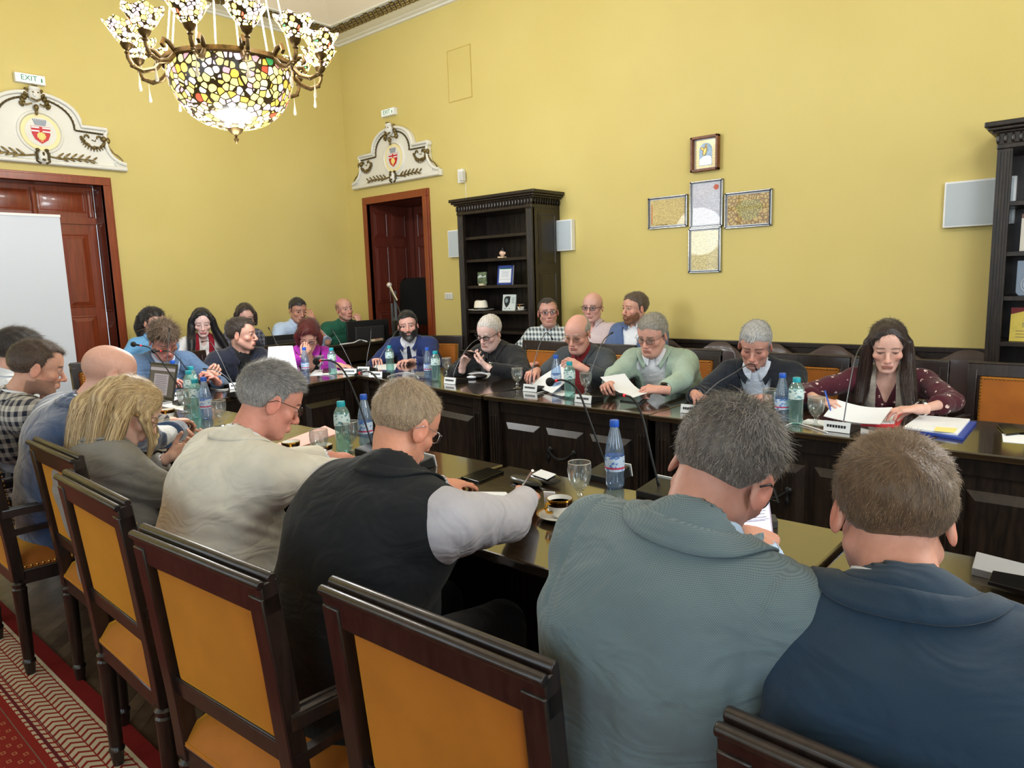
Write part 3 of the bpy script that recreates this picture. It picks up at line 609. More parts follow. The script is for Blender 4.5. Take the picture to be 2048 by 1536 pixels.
# ---- desks. local frame: top spans x 0..L, y 0..D (front with raised panels at y=0, looking to -y), origin at front left corner
HANDLE = mat('black_iron_handle', (30, 30, 31), 0.35, metal=0.6)
def desk(loc, rz, L, D, label, poly=None, front=True):
    t = empty('conference_table', loc, rz, label, 'table', 'dark wooden tables set end to end')
    P = poly or [(0, 0), (L, 0), (L, D), (0, D)]
    m = MB(); m.prism(P, TH-0.028, TH); m.build('tabletop', DWL, t, smooth=0, bevel=0.006)
    if not front: return t
    m = MB(); g = 0.035
    m.b2((g, 0.05, 0.06), (L-g, 0.075, TH-0.028)); m.b2((g, 0.04, TH-0.10), (L-g, 0.055, TH-0.028)); m.b2((g, 0.035, 0.0), (L-g, 0.08, 0.08))
    w3 = (L-0.24)/3
    for k in range(3):
        a = 0.12+k*w3+0.02; b = 0.12+(k+1)*w3-0.02
        O = (0, 0.05, 0); vv = 0.05
        sl = 0.035
        vs = [(a, vv, 0.12), (b, vv, 0.12), (b, vv, TH-0.16), (a, vv, TH-0.16), (a+sl, vv-0.022, 0.155), (b-sl, vv-0.022, 0.155), (b-sl, vv-0.022, TH-0.195), (a+sl, vv-0.022, TH-0.195)]
        m.add(vs, [(4, 5, 6, 7), (0, 1, 5, 4), (1, 2, 6, 5), (2, 3, 7, 6), (3, 0, 4, 7)])
    m.build('front_panel', DW, t, smooth=0, bevel=0.002)
    for a in (g-0.01, L-g-0.07):
        m = MB(); m.b2((a, 0.02, 0), (a+0.08, 0.09, TH-0.028)); 
        for q in (0.02, 0.04, 0.06): m.b2((a+q-0.004, 0.014, 0.12), (a+q+0.004, 0.021, TH-0.12))
        m.b2((a-0.004, 0.014, 0), (a+0.084, 0.095, 0.1)); m.build('pilaster', DW, t, smooth=0, bevel=0.003)
    for a in (0.03, L-0.055):
        m = MB(); m.b2((a, 0.08, 0.02), (a+0.025, D-0.12, TH-0.028)); m.build('side_panel', DW, t, smooth=0)
    h = MB(); cx = L/2; z0 = 0.50; y = 0.02
    for s in (-1, 1):
        x = cx+s*0.085; h.lathe([(0.014, 0), (0.016, 0.006), (0.01, 0.012), (0.014, 0.02), (0, 0.026)], (x, y+0.01, z0), 12, (0, -1, 0))
        h.lathe([(0.0, 0), (0.006, -0.005), (0.004, -0.02), (0.010, -0.035), (0.013, -0.055), (0.007, -0.068), (0.004, -0.075), (0.0, -0.085)], (x, y-0.014, z0), 10)
    h.tube([(cx-0.085+0.17*k/10, y-0.014-0.006*math.sin(PI*k/10), z0-0.045*math.sin(PI*k/10)**0.8) for k in range(11)], [0.005+0.004*math.sin(PI*k/10) for k in range(11)], 8)
    h.build('drop_handle', HANDLE, t)
    return t
# far row: fronts along y = 3.13, modules 1.21 wide, rising x
names = {(-3.04): 'dark table under the black phone case and the gap beside it', (-1.83): 'dark table in front of the man in navy suit with grey hair', (-0.62): 'dark table with blue folder and red folder on it', (0.59): 'dark table at the far right edge'}
desk((-3.02, 3.16, 0), math.radians(0), 1.18, 0.69, 'far side dark table in front of the men in grey suit and mint jacket')
desk((-1.835, 3.14, 0), 0, 1.24, 0.69, 'far side dark table in front of the navy suited man and long haired woman')
desk((-0.59, 3.13, 0), 0, 1.21, 0.69, 'far side dark table at right edge with phone on a white sheet')
# angled corner modules
desk((-4.58, 3.385, 0), math.atan2(3.16-3.385, 1.55), 1.55, 0.69, 'far side dark corner table in front of the bearded man', [(0, 0), (1.55, 0), (1.62, 0.69), (-0.45, 0.72), (-0.62, 0.05)])
# left modules (front faces +x): local x runs along +y
def leftdesk(p0, p1, poly_back, label):
    L = math.dist(p0, p1); a = math.atan2(p1[1]-p0[1], p1[0]-p0[0])
    return desk((p0[0], p0[1], 0), a, L, 0.69, label, poly_back)
leftdesk((-4.41, 2.0), (-4.59, 3.375), [(0, 0), (1.38, 0), (1.38, 0.70), (0, 0.70)], 'left side dark table in front of the woman in magenta blazer')
# near row: fronts face +y : rotate 180 deg, origin at right end of each module
for x1, lab in ((0.72, 'near dark table at right bottom with closed grey laptop'), (-0.53, 'near dark table with the coffee cup and glasses case'), (-1.795, 'near dark table with the pink folder'), (-3.02, 'near dark table in front of the bald man in navy velvet'), (-4.25, 'near dark table at the far left before the plaid jacket man')):
    desk((x1, 1.98, 0), PI, 1.235 if x1 > -3 else 1.225, 0.69, lab)

# ---- armchair. local: faces +y, back plane at y=0, centred on x
def armchair():
    t = empty('armchair', (0, 0, 0), 0, 'x', 'chair', 'dark wooden armchairs with ochre velvet'); W = 0.49
    hb = W/2
    # rear legs + stiles
    for s in (-1, 1):
        x = s*(hb-0.022)
        m = MB(); m.lathe([(0.014, 0.0), (0.019, 0.035), (0.021, 0.055), (0.024, 0.06), (0.022, 0.068), (0.018, 0.074), (0.02, 0.08), (0.024, 0.34), (0.026, 0.36), (0.021, 0.366), (0.024, 0.374), (0.026, 0.382), (0.018, 0.39), (0.024, 0.4)], (x, 0.055, 0), 14)
        m.build('leg', DWC, t)
        m = MB(); m.tube([(s*(hb-0.24), 0.45, 0.36)]*0 + [(x*0.98, 0.47, 0.0), (x*0.98, 0.47, 0.38)], 0.02, 4)
        m = MB(); m.lathe([(0.013, 0.0), (0.018, 0.035), (0.021, 0.055), (0.024, 0.06), (0.022, 0.068), (0.018, 0.074), (0.02, 0.08), (0.026, 0.31), (0.028, 0.33), (0.022, 0.336), (0.027, 0.35), (0.018, 0.36), (0.026, 0.37)], (s*(hb+0.01), 0.50, 0), 14)
        m.build('leg', DWC, t)
    m = MB()
    for s in (-1, 1):
        x = s*(hb-0.022)
        P = [(x, 0.055, 0.395), (x, 0.052, 0.46), (x, 0.045, 0.56), (x, 0.035, 0.66), (x, 0.022, 0.80), (x, 0.008, 0.93)]
        m.tube(P, 1, flat=(0.044, 0.04), up=(0, 1, 0))
    # top rail with a double bead, bottom rail
    R = Matrix.Rotation(math.radians(-6), 3, 'X')
    m.box((0, 0.010, 0.925), (W, 0.036, 0.066), Matrix.Rotation(math.radians(6), 3, 'X'))
    for yy, zz, rr in ((-0.010, 0.955, 0.010), (0.014, 0.962, 0.011)): m.tube([(-hb, yy, zz), (hb, yy, zz)], rr, 8)
    m.box((0, 0.047, 0.585), (W-0.08, 0.03, 0.045), Matrix.Rotation(math.radians(6), 3, 'X'))
    m.tube([(-hb+0.04, 0.035, 0.607), (hb-0.04, 0.035, 0.607)], 0.006, 6)
    m.build('back_frame', DWC, t, bevel=0.004, smooth=35)
    m = MB(); m.box((0, 0.030, 0.752), (W-0.115, 0.022, 0.29), Matrix.Rotation(math.radians(5.5), 3, 'X'))
    n = len(m.v); m.box((0, 0.044, 0.752), (W-0.125, 0.03, 0.28), Matrix.Rotation(math.radians(5.5), 3, 'X'))
    m.build('backrest', VELVET, t, bevel=0.01, seg=3, smooth=50)
    m = MB()
    # gilt nails on the front of the back
    for k in range(22):
        u = -(W/2-0.066)+(W-0.132)*k/21
        for z in (0.885, 0.62): m.ell((u, 0.062+(0.752-z)*0.095, z), (0.005, 0.004, 0.005), 6, 4)
    for k in range(16):
        z = 0.62+0.265*k/15
        for s in (-1, 1): m.ell((s*(W/2-0.066), 0.062+(0.752-z)*0.095, z), (0.005, 0.004, 0.005), 6, 4)
    tag(m.build('nail_trim', BRASS, t), kind='stuff')
    # seat
    m = MB(); hs = hb+0.012
    sp = [(-hs+0.02, 0.04), (hs-0.02, 0.04), (hs+0.02, 0.50), (-hs-0.02, 0.50)]
    m.prism(sp, 0.375, 0.43); m.prism([(x*1.02, 0.27+(y-0.27)*1.02) for x, y in sp], 0.425, 0.435); m.build('seat_frame', DWC, t, bevel=0.006, smooth=35)
    # cushion: domed grid
    vs = []; fs = []; N = 14
    for j in range(N+1):
        for i in range(N+1):
            u = i/N*2-1; v = j/N
            hw = (hs-0.024)+0.04*v; e = (1-abs(u)**6)*(1-abs(2*v-1)**6)
            vs.append((u*hw, 0.035+v*0.465, 0.437+0.062*max(e, 0)**0.35+0.014*(1-u*u)*(1-(2*v-1)**2)))
    for j in range(N):
        for i in range(N): a = j*(N+1)+i; fs.append((a, a+1, a+N+2, a+N+1))
    m = MB(); m.add(vs, fs); m.prism([(-hs+0.024, 0.037), (hs-0.024, 0.037), (hs+0.016, 0.498), (-hs-0.016, 0.498)], 0.43, 0.445); m.build('seat', VELVET, t, smooth=60)
    m = MB()
    for k in range(24):
        v = k/23
        for s in (-1, 1): m.ell((s*(hs-0.022+0.04*v), 0.04+0.455*v, 0.444), (0.005, 0.005, 0.005), 6, 4)
        m.ell((-hs-0.014+(2*hs+0.028)*v, 0.500, 0.444), (0.005, 0.005, 0.005), 6, 4)
    tag(m.build('seat_nail_trim', BRASS, t), kind='stuff')
    for s in (-1, 1):
        m = MB(); x = s*(hb-0.015)
        P = [(x, 0.03, 0.665), (x+s*0.012, 0.10, 0.668), (x+s*0.028, 0.2, 0.668), (x+s*0.035, 0.30, 0.660), (x+s*0.03, 0.36, 0.655), (x+s*0.028, 0.40, 0.640), (x+s*0.028, 0.405, 0.612), (x+s*0.028, 0.385, 0.602)]
        m.tube(P, [1, 1, 1, 1.1, 1.15, 1.1, 0.9, 0.7], flat=(0.042, 0.026), up=(0, 0, 1))
        m.tube([(p[0]-0.012, p[1], p[2]+0.013) for p in P[:6]], 0.006, 6); m.tube([(p[0]+0.012, p[1], p[2]+0.013) for p in P[:6]], 0.006, 6)
        Q = [(x+s*0.026, 0.34, 0.645), (x+s*0.024, 0.36, 0.6), (x+s*0.012, 0.37, 0.54), (x+s*0.012, 0.40, 0.47), (x+s*0.016, 0.44, 0.43)]
        m.tube(Q, 1, flat=(0.03, 0.034), up=(0, 1, 0))
        m.tube([(x+s*0.005, 0.035, 0.585), (x+s*0.014, 0.15, 0.59), (x+s*0.018, 0.3, 0.58), (x+s*0.014, 0.37, 0.55)], 1, flat=(0.022, 0.02), up=(0, 0, 1))
        m.build('armrest', DWC, t, smooth=50)
    return t
CH = [ # x, y(back), rot deg, label
 ((-3.40, 0.64), 0, 'ochre armchair at the far left edge, behind the bald man'),
 ((-2.75, 0.747), -1, 'ochre armchair behind the blonde woman in grey'),
 ((-2.098, 0.642), -1.5, 'ochre armchair behind the man in cream jacket'),
 ((-1.386, 0.598), 3.5, 'ochre armchair behind the man in black vest'),
 ((-0.798, 0.68), 1.8, 'ochre armchair behind the man in grey blue jacket, nearest whole back'),
 ((-0.09, 0.722), -3, 'ochre armchair behind the man in dark navy jacket, bottom right corner'),
 ((-4.05, 0.68), 0, 'ochre armchair under the man in checked jacket'),
 ((-4.70, 0.70), 0, 'ochre armchair under the man in white shirt at left'),
 # far row faces -y
 ((-0.42, 4.55), 180, 'empty ochre armchair at the right edge behind the phone'),
 ((-1.00, 4.55), 180, 'ochre armchair behind the long haired woman'),
 ((-1.52, 4.56), 180, 'ochre armchair behind the navy suited man with grey hair'),
 ((-2.36, 4.60), 180, 'ochre armchair behind the man in mint jacket'),
 ((-3.07, 4.66), 180, 'ochre armchair behind the man in grey suit and dark red shirt'),
 ((-3.72, 4.69), 180, 'ochre armchair behind the white haired man in black'),
 ((-5.12, 4.80), 197, 'ochre armchair behind the bearded man in blue suit'),
 # left side faces +x
 ((-6.02, 2.62), -86, 'ochre armchair behind the man in dark navy shirt'),
 ((-5.90, 3.55), -82, 'ochre armchair behind the woman in magenta'),
 ((-6.0, 2.05), -88, 'ochre armchair behind the curly haired man in steel blue suit'),
]
proto = armchair()
for i, (xy, a, lab) in enumerate(CH):
    c = proto if i == 0 else copy_tree(proto)
    c.location = (xy[0], xy[1], 0); c.rotation_euler = (0, 0, math.radians(a)); c['label'] = lab

# ---- brown leather conference chairs by the walls. local: faces -y
LEA = mat('brown_leather', (62, 48, 46), 0.3, noise=0.1, nscale=8, bump=0.15, bscale=120, coat=0.2)
def brownchair():
    t = empty('leather_chair', (0, 0, 0), 0, 'x', 'chair', 'brown leather chairs along the back wall')
    m = MB(); vs = []; fs = []; N = 12
    # rounded shield-shaped back
    for side in (0, 1):
        for j in range(N+1):
            for i in range(N+1):
                u = i/N*2-1; v = j/N
                hw = 0.212*(1-0.06*(1-v))*(max(0, 1-max(0, (v-0.55)/0.45)**4.5))**0.5 if v > 0.55 else 0.212*(1-0.06*(1-v))
                hw = max(hw, 0.10)
                z = 0.50+0.445*v-0.03*abs(u)**3*(v > 0.8)
                y = 0.0+0.05*(v)+(-0.03*u*u if 1 else 0)
                e = (1-abs(u)**8)*(1-abs(2*v-1)**8)
                vs.append((u*hw, y+(-1 if side == 0 else 1)*0.032*max(e, 0)**0.4, z))
    K = (N+1)**2
    for j in range(N):
        for i in range(N):
            a = j*(N+1)+i; fs += [(a, a+1, a+N+2, a+N+1), (K+a, K+a+N+1, K+a+N+2, K+a+1)]
    m.add(vs, fs); m.build('backrest', LEA, t, smooth=60)
    m = MB(); m.prism([(-0.205, -0.46), (0.205, -0.46), (0.20, 0.0), (-0.20, 0.0)], 0.42, 0.50); m.build('seat', LEA, t, bevel=0.03, seg=3, smooth=60)
    for s in (-1, 1):
        for y in (-0.40, -0.02):
            m = MB(); m.tube([(s*0.2, y, 0.42), (s*0.22, y+(-0.03 if y < -0.1 else 0.03), 0.0)], [0.018, 0.013], 8); m.build('leg', DW, t)
        m = MB(); m.tube([(s*0.195, 0.0, 0.66), (s*0.20, -0.2, 0.67), (s*0.20, -0.36, 0.65), (s*0.20, -0.4, 0.58), (s*0.19, -0.38, 0.46)], 0.016, 8); m.build('armrest', DW, t)
    return t
bp = brownchair(); first = True
for x, lab in ((-3.93, 'brown leather chair under the man in checked shirt'), (-3.46, 'brown leather chair under the bald man in pink shirt'), (-2.98, 'brown leather chair under the bearded man in blue blazer'), (-2.60, None), (-2.50, 'brown leather chair just right of the man in mint jacket'), (-2.08, 'brown leather chair behind the grey haired man in navy suit, mostly hidden'), (-1.64, 'brown leather chair between the navy suited man and the long haired woman'), (-1.22, 'brown leather chair directly behind the long haired woman, mostly hidden'), (-0.79, 'brown leather chair right of the long haired woman')):
    if lab is None: continue
    c = bp if first else copy_tree(bp); first = False
    c.location = (x, 5.36, 0); c['label'] = lab
for (y, lab) in ((2.62, 'brown leather chair under the woman in light blue shirt'), (3.05, 'brown leather chair under the woman in white blouse'), (3.5, 'brown leather chair under the dark haired woman'), (4.02, 'dark chair under the man in pale blue shirt'), (4.62, 'dark chair under the man in green polo')):
    c = copy_tree(bp); c.location = (-7.20, y, 0); c.rotation_euler = (0, 0, math.radians(90)); c['label'] = lab; c['group'] = 'chairs along the left wall'

# ---- technicians' desk with monitors at the back left
t = empty('side_desk', (-6.30, 4.53, 0), 0, 'long black desk with cables before the man in green polo', 'desk')
m = MB(); m.b2((-0.16, -1.6, 0.67), (0.22, 0.75, 0.705)); m.build('desktop', DW, t, smooth=0, bevel=0.004)
m = MB(); m.b2((0.19, -1.55, 0.02), (0.22, 0.72, 0.865)); m.b2((0.15, -1.57, 0.86), (0.25, 0.74, 0.885))
for k in range(4): raised(m, (0.22, 0, 0), (0, 1, 0), (1, 0, 0), -1.5+k*0.56, -1.0+k*0.56, 0.1, 0.66)
m.build('front_panel', DW, t, smooth=0)
m = MB()
for y in (-1.58, 0.70): m.b2((-0.15, y, 0), (0.19, y+0.03, 0.67))
m.build('side_panel', DW, t, smooth=0)
def monitor(loc, rz, label, w=0.48, h=0.31, vents=False):
    t = empty('monitor', loc, rz, label, 'monitor', 'computer monitors on the side desk')
    m = MB(); m.b2((-w/2, -0.015, 0.06), (w/2, 0.012, 0.06+h)); m.build('screen_housing', BLK, t, bevel=0.006, smooth=0)
    m = MB(); m.box((0, 0.03, 0.06+h*0.5), (w*0.7, 0.04, h*0.62)); 
    if vents:
        for k in range(14): m.b2((-w*0.3+k*0.021, 0.0, 0.06+h*0.74), (-w*0.3+k*0.021+0.008, 0.053, 0.06+h*0.82))
    m.build('rear_shell', mat('dark_grey_plastic', (34, 34, 36), 0.5), t, bevel=0.01, smooth=0)
    m = MB(); m.b2((-0.02, 0.02, 0.0), (0.02, 0.05, 0.12)); m.b2((-0.1, -0.05, 0.0), (0.1, 0.12, 0.012)); m.build('stand', BLK, t, smooth=0)
    return t
monitor((-6.26, 4.79, 0.706), math.radians(-100), 'black monitor seen from behind, right of the man in green polo', 0.5, 0.34)
monitor((-6.02, 5.12, 0.706), math.radians(-72), 'black monitor seen from behind with vent slots, left of the bearded man', 0.5, 0.33, True)
monitor((-6.24, 3.80, 0.706), math.radians(-95), 'black monitor seen from behind, between the navy shirted man and the magenta woman', 0.46, 0.26)
t = empty('cable', (-6.10, 4.45, 0.886), 0, 'white cable looped on top of the black side desk', 'cable')
m = MB(); m.tube([(0.0, -0.15, 0.004), (0.03, 0.0, 0.01), (0.0, 0.1, 0.03), (-0.03, 0.16, 0.02), (0.0, 0.2, 0.004)], 0.006, 6); m.build('loop', WHT, t)
t = empty('small_box', (-6.10, 4.78, 0.886), 0.3, 'small pale box lying on the black side desk', 'box'); m = MB(); m.box((0, 0, 0.012), (0.05, 0.16, 0.024)); m.build('body', mat('beige_plastic', (196, 180, 150), 0.5), t, smooth=0, bevel=0.003)
m = MB(); m.box((0, 0, 0.025), (0.03, 0.08, 0.003)); m.build('label_strip', mat('red_plastic', (150, 30, 40), 0.4), t, smooth=0)

# tall black office chair in the far doorway and the microphone on its stand
t = empty('office_chair', (-6.38, 5.62, 0), math.radians(15), 'black office chair standing in the far doorway', 'chair')
m = MB(); vs = []; fs = []; N = 12
for side in (0, 1):
    for j in range(N+1):
        for i in range(N+1):
            u = i/N*2-1; v = j/N; rr = (1-abs(2*v-1)**5)**0.3; hw = 0.245*(0.72+0.28*rr)
            e = (1-abs(u)**8)*(1-abs(2*v-1)**8); vs.append((u*hw, 0.05*v-0.03*u*u+(-1 if side == 0 else 1)*0.03*max(e, 0)**0.4, 1.0+0.55*v))
K = (N+1)**2
for j in range(N):
    for i in range(N): a = j*(N+1)+i; fs += [(a, a+1, a+N+2, a+N+1), (K+a, K+a+N+1, K+a+N+2, K+a+1)]
m.add(vs, fs); m.build('backrest', mat('black_fabric', (14, 14, 15), 0.85, spec=0.2), t, smooth=60)
m = MB(); m.prism([(-0.25, -0.5), (0.25, -0.5), (0.25, 0), (-0.25, 0)], 0.82, 0.90); m.build('seat', mat('black_fabric', (14, 14, 15), 0.85), t, bevel=0.02, smooth=50)
m = MB()
for s in (-1, 1):
    m.tube([(s*0.22, -0.45, 0.82), (s*0.24, -0.5, 0.0)], 0.012, 8); m.tube([(s*0.22, -0.02, 1.05), (s*0.22, 0.02, 0.82), (s*0.25, 0.06, 0)], 0.012, 8)
m.build('leg_frame', mat('dark_steel', (70, 72, 76), 0.35, metal=0.8), t)
t = empty('microphone_stand', (-6.19, 5.14, 0), 0, 'microphone with pale round head on a floor stand before the far doorway', 'microphone')
m = MB(); m.tube([(0.12, 0.0, 0.0), (0.12, 0, 0.9), (0.05, 0, 1.2), (-0.09, 0.0, 1.44)], [0.012, 0.012, 0.009, 0.008], 8); m.build('stand', mat('dark_steel', (70, 72, 76), 0.35, metal=0.8), t)
for a in (0, 2.1, 4.2):
    m = MB(); m.tube([(0.12, 0, 0.12), (0.12+0.3*math.cos(a), 0.3*math.sin(a), 0.01)], 0.009, 6); m.build('leg', BLK, t)
m = MB(); m.tube([(0.04, -0.01, 1.30), (-0.02, -0.01, 1.38), (-0.07, -0.01, 1.455)], [0.011, 0.013, 0.018], 10); m.build('handle', CHROME, t)
m = MB(); m.ell((-0.085, -0.01, 1.475), (0.03, 0.03, 0.03), 14, 10); m.build('grille', mat('mic_mesh', (205, 196, 190), 0.4, metal=0.3), t)
for k, (dx, h) in enumerate(((0, 0.38), (0.05, 0.22), (0.09, 0.52))):
    tt = empty('folded_stand', (-6.60+dx*1.3, 5.42-dx*0.5, 0.0), 0, ['tallest grey folded stand by the far doorway', 'short grey folded stand by the far doorway', 'middle grey folded stand by the far doorway'][(2, 1, 0)[k]], 'stand')
    m = MB(); m.tube([(0, 0, 0), (0, 0, 0.88+h)], 0.017, 8); m.build('tube', mat('dull_steel', (110, 114, 118), 0.4, metal=0.6), tt); m = MB(); m.lathe([(0.04, 0), (0.04, 0.03), (0.02, 0.05)], (0, 0, 0), 12); m.build('base', BLK, tt)

# ---- bookcases. local: front faces -y, x centred
def bookcase(loc, w, dpt, h, shelves, label, flute_side=True):
    t = empty('bookcase', loc, 0, label, 'bookcase', 'tall black bookcases against the back wall'); hw = w/2; sw = 0.075
    m = MB(); m.b2((-hw+0.01, -0.02, 0), (hw-0.01, 0, h-0.1)); 
    k = -hw+0.1
    while k < hw-0.08: m.b2((k, -0.024, 0.1), (k+0.006, -0.019, h-0.15)); k += 0.075
    m.build('back_panel', DW, t, smooth=0)
    for s in (-1, 1):
        m = MB(); m.b2((s*hw, -dpt, 0), (s*(hw-0.025), -0.0, h-0.1))
        for a, b in ((0.2, 0.85), (0.95, 1.55), (1.62, h-0.2)): raised(m, (s*hw, 0, 0), (0, -s*1.0*-1 if s > 0 else -1, 0), (s, 0, 0), *( (-dpt+0.07, -0.07) if s > 0 else (0.07, dpt-0.07)), a, b, 0.006, 0.02)
        m.build('side_panel', DW, t, smooth=0)
        m = MB(); a, b = (s*hw, s*(hw-sw)); m.b2((min(a, b), -dpt-0.012, 0), (max(a, b), -dpt+0.02, h-0.12))
        for q in range(4): x = s*(hw-0.014-q*0.0155); m.tube([(x, -dpt-0.012, 0.15), (x, -dpt-0.012, h-0.17)], 0.0055, 6)
        m.build('fluted_stile', DW, t, smooth=40)
    for z in shelves:
        m = MB(); m.b2((-hw+0.025, -dpt+0.02, z-0.028), (hw-0.025, -0.02, z)); m.build('shelf', DW, t, smooth=0, bevel=0.003)
    m = MB(); m.b2((-hw-0.004, -dpt-0.02, h-0.155), (hw+0.004, 0, h-0.125)); m.b2((-hw, -dpt-0.01, h-0.125), (hw, 0, h-0.06))
    for (o, z0, z1) in ((0.03, h-0.065, h-0.05), (0.05, h-0.05, h-0.03), (0.065, h-0.03, h)): m.b2((-hw-o, -dpt-o, z0), (hw+o, 0, z1))
    m.build('cornice', DW, t, smooth=0, bevel=0.006)
    m = MB(); k = 0; n = int(w/0.036)
    for q in range(n+1): m.ell((-hw+w*q/n, -dpt-0.014, h-0.095), (0.011, 0.012, 0.028), 8, 6)
    n = int(dpt/0.036)
    for q in range(n): m.ell((hw+0.002, -dpt+0.03+dpt*q/n, h-0.095), (0.012, 0.011, 0.028), 8, 6); m.ell((-hw-0.002, -dpt+0.03+dpt*q/n, h-0.095), (0.012, 0.011, 0.028), 8, 6)
    m.build('egg_moulding', DW, t)
    return t
B1 = (-4.645, YB, 0)
bookcase(B1, 0.955, 0.40, 2.285, (0.35, 0.62, 0.78, 1.0, 1.193, 1.442, 1.698, 1.917), 'tall black bookcase with white hat, left of the men in the back row')
B2 = (-0.12, YB, 0)
bookcase(B2, 1.10, 0.40, 2.30, (0.35, 0.75, 1.03, 1.30, 1.56, 1.85), 'tall black bookcase with diplomas at the right edge')
ys = YB-0.32
# hat
t = empty('straw_hat', (-4.93, ys, 1.193), 0, 'white brimmed hat with black band on the bookcase shelf', 'hat')
HATM = mat('white_straw', (232, 226, 208), 0.8, bump=0.3, bscale=300)
m = MB(); n = 28; vs = []; prof_ = [(0.0, 0.001), (0.09, 0.001), (0.135, 0.010), (0.14, 0.016), (0.10, 0.011), (0.078, 0.012), (0.074, 0.05), (0.066, 0.085), (0.052, 0.098), (0.03, 0.09), (0.0, 0.084)]
m.lathe([(r*1.0, z) for r, z in prof_], (0, 0, 0), n); m.v = [(x, y*0.85, z+(0.012*(x/0.07)**2 if z > 0.08 else 0)) for x, y, z in m.v]; m.build('hat_body', HATM, t)
m = MB(); m.lathe([(0.0805, 0.012), (0.078, 0.032)], (0, 0, 0), n, None, True); m.v = [(x, y*0.86, z) for x, y, z in m.v]; m.build('hat_band', BLK, t)
# picture panel of a portrait with text (plain generic figure)
def shelf_plate(name, loc, w, h, mt, label, cat, tilt=-8, edge=None):
    t = empty(name, loc, 0, label, cat); t.rotation_euler = (math.radians(tilt), 0, 0)
    m = MB(); m.b2((-w/2, -0.006, 0), (w/2, 0.006, h)); m.build('panel', mt, t, smooth=0)
    if edge:
        m = MB(); e = 0.02
        for a, b in (((-w/2, -0.010, 0), (-w/2+e, -0.005, h)), ((w/2-e, -0.010, 0), (w/2, -0.005, h)), ((-w/2, -0.010, h-e*1.4), (w/2, -0.005, h)), ((-w/2, -0.010, 0), (w/2, -0.005, e))): m.b2(a, b)
        m.build('frame', edge, t, smooth=0, bevel=0.002)
    return t
t = shelf_plate('portrait_plaque', (-4.56, ys, 1.195), 0.165, 0.155, mat('pale_plaque', (205, 216, 214), 0.4), 'pale square plaque with black bearded portrait on the hat shelf', 'plaque')
m = MB(); m.ell((-0.03, -0.008, 0.10), (0.034, 0.003, 0.038), 14, 8); m.prism([(-0.06, 0.075), (-0.055, 0.11), (-0.02, 0.14), (0.015, 0.135), (0.01, 0.08), (-0.005, 0.05), (-0.03, 0.03), (-0.045, 0.045)], -0.009, -0.006, 'xz'); m.build('portrait', mat('ink_black', (20, 24, 28), 0.5), t)
m = MB(); m.ell((-0.03, -0.0105, 0.095), (0.02, 0.002, 0.024), 12, 6); m.build('portrait_face', mat('portrait_grey', (120, 140, 145), 0.5, noise=0.5, nscale=60), t)
m = MB()
for k in range(5): m.b2((0.035, -0.008, 0.12-k*0.012), (0.07-0.008*(k % 2), -0.006, 0.124-k*0.012))
m.b2((-0.06, -0.008, 0.018), (-0.03, -0.006, 0.024)); m.b2((0.0, -0.008, 0.016), (0.02, -0.006, 0.022)); m.build('text_lines', mat('grey_ink', (110, 120, 125), 0.6), t, smooth=0)
t = shelf_plate('certificate', (-4.60, ys, 1.443), 0.195, 0.185, PAPER, 'white certificate in a blue frame on the bookcase', 'certificate', -8, mat('blue_frame', (44, 66, 140), 0.35))
m = MB(); m.b2((-0.07, -0.0075, 0.15), (0.07, -0.006, 0.157)); m.build('green_heading', GRN, t, smooth=0)
m = MB()
for k in range(5): m.b2((-0.05+0.008*(k % 2), -0.0075, 0.125-k*0.012), (0.05-0.008*(k % 2), -0.006, 0.127-k*0.012))
m.b2((-0.065, -0.0075, 0.052), (0.065, -0.006, 0.054)); m.build('text_lines', mat('grey_ink', (110, 120, 125), 0.6), t, smooth=0)
t = shelf_plate('glass_award', (-4.90, ys, 1.458), 0.12, 0.115, mat('award_picture', (96, 110, 84), 0.2, noise=0.8, nscale=22), 'small square picture award on a pale base on the bookcase', 'award', -2)
m = MB(); m.b2((-0.032, -0.02, -0.016), (0.032, 0.02, 0.003)); m.build('base', mat('pale_stone', (205, 196, 165), 0.4), t, smooth=0)
m = MB(); m.prism([(-0.055, 0.06), (0.055, 0.065), (0.055, 0.085), (0.01, 0.07), (-0.02, 0.09), (-0.055, 0.07)], -0.0075, -0.006, 'xz'); m.build('pale_streak', mat('pale_sky', (190, 200, 196), 0.3), t, smooth=0)
# small white figurine head with dark hair (generic)
t = empty('figurine', (-4.62, ys, 1.699), 0, 'small pale figurine head with dark hair on the upper shelf', 'figurine')
m = MB(); m.ell((0, 0, 0.045), (0.03, 0.028, 0.03)); m.ell((-0.032, 0, 0.045), (0.008, 0.006, 0.012)); m.ell((0.032, 0, 0.045), (0.008, 0.006, 0.012)); m.ell((0, -0.028, 0.042), (0.006, 0.006, 0.006)); m.build('head', mat('figurine_pale', (232, 196, 172), 0.5), t)
m = MB(); m.ell((0.004, 0.006, 0.07), (0.028, 0.028, 0.02)); m.ell((0.008, 0.0, 0.088), (0.012, 0.014, 0.014)); m.build('hair', BLK, t)
m = MB(); m.b2((-0.045, -0.025, 0), (0.03, 0.025, 0.014)); m.build('base', mat('figurine_base', (226, 200, 170), 0.5), t, smooth=0, bevel=0.004)
GLS = None
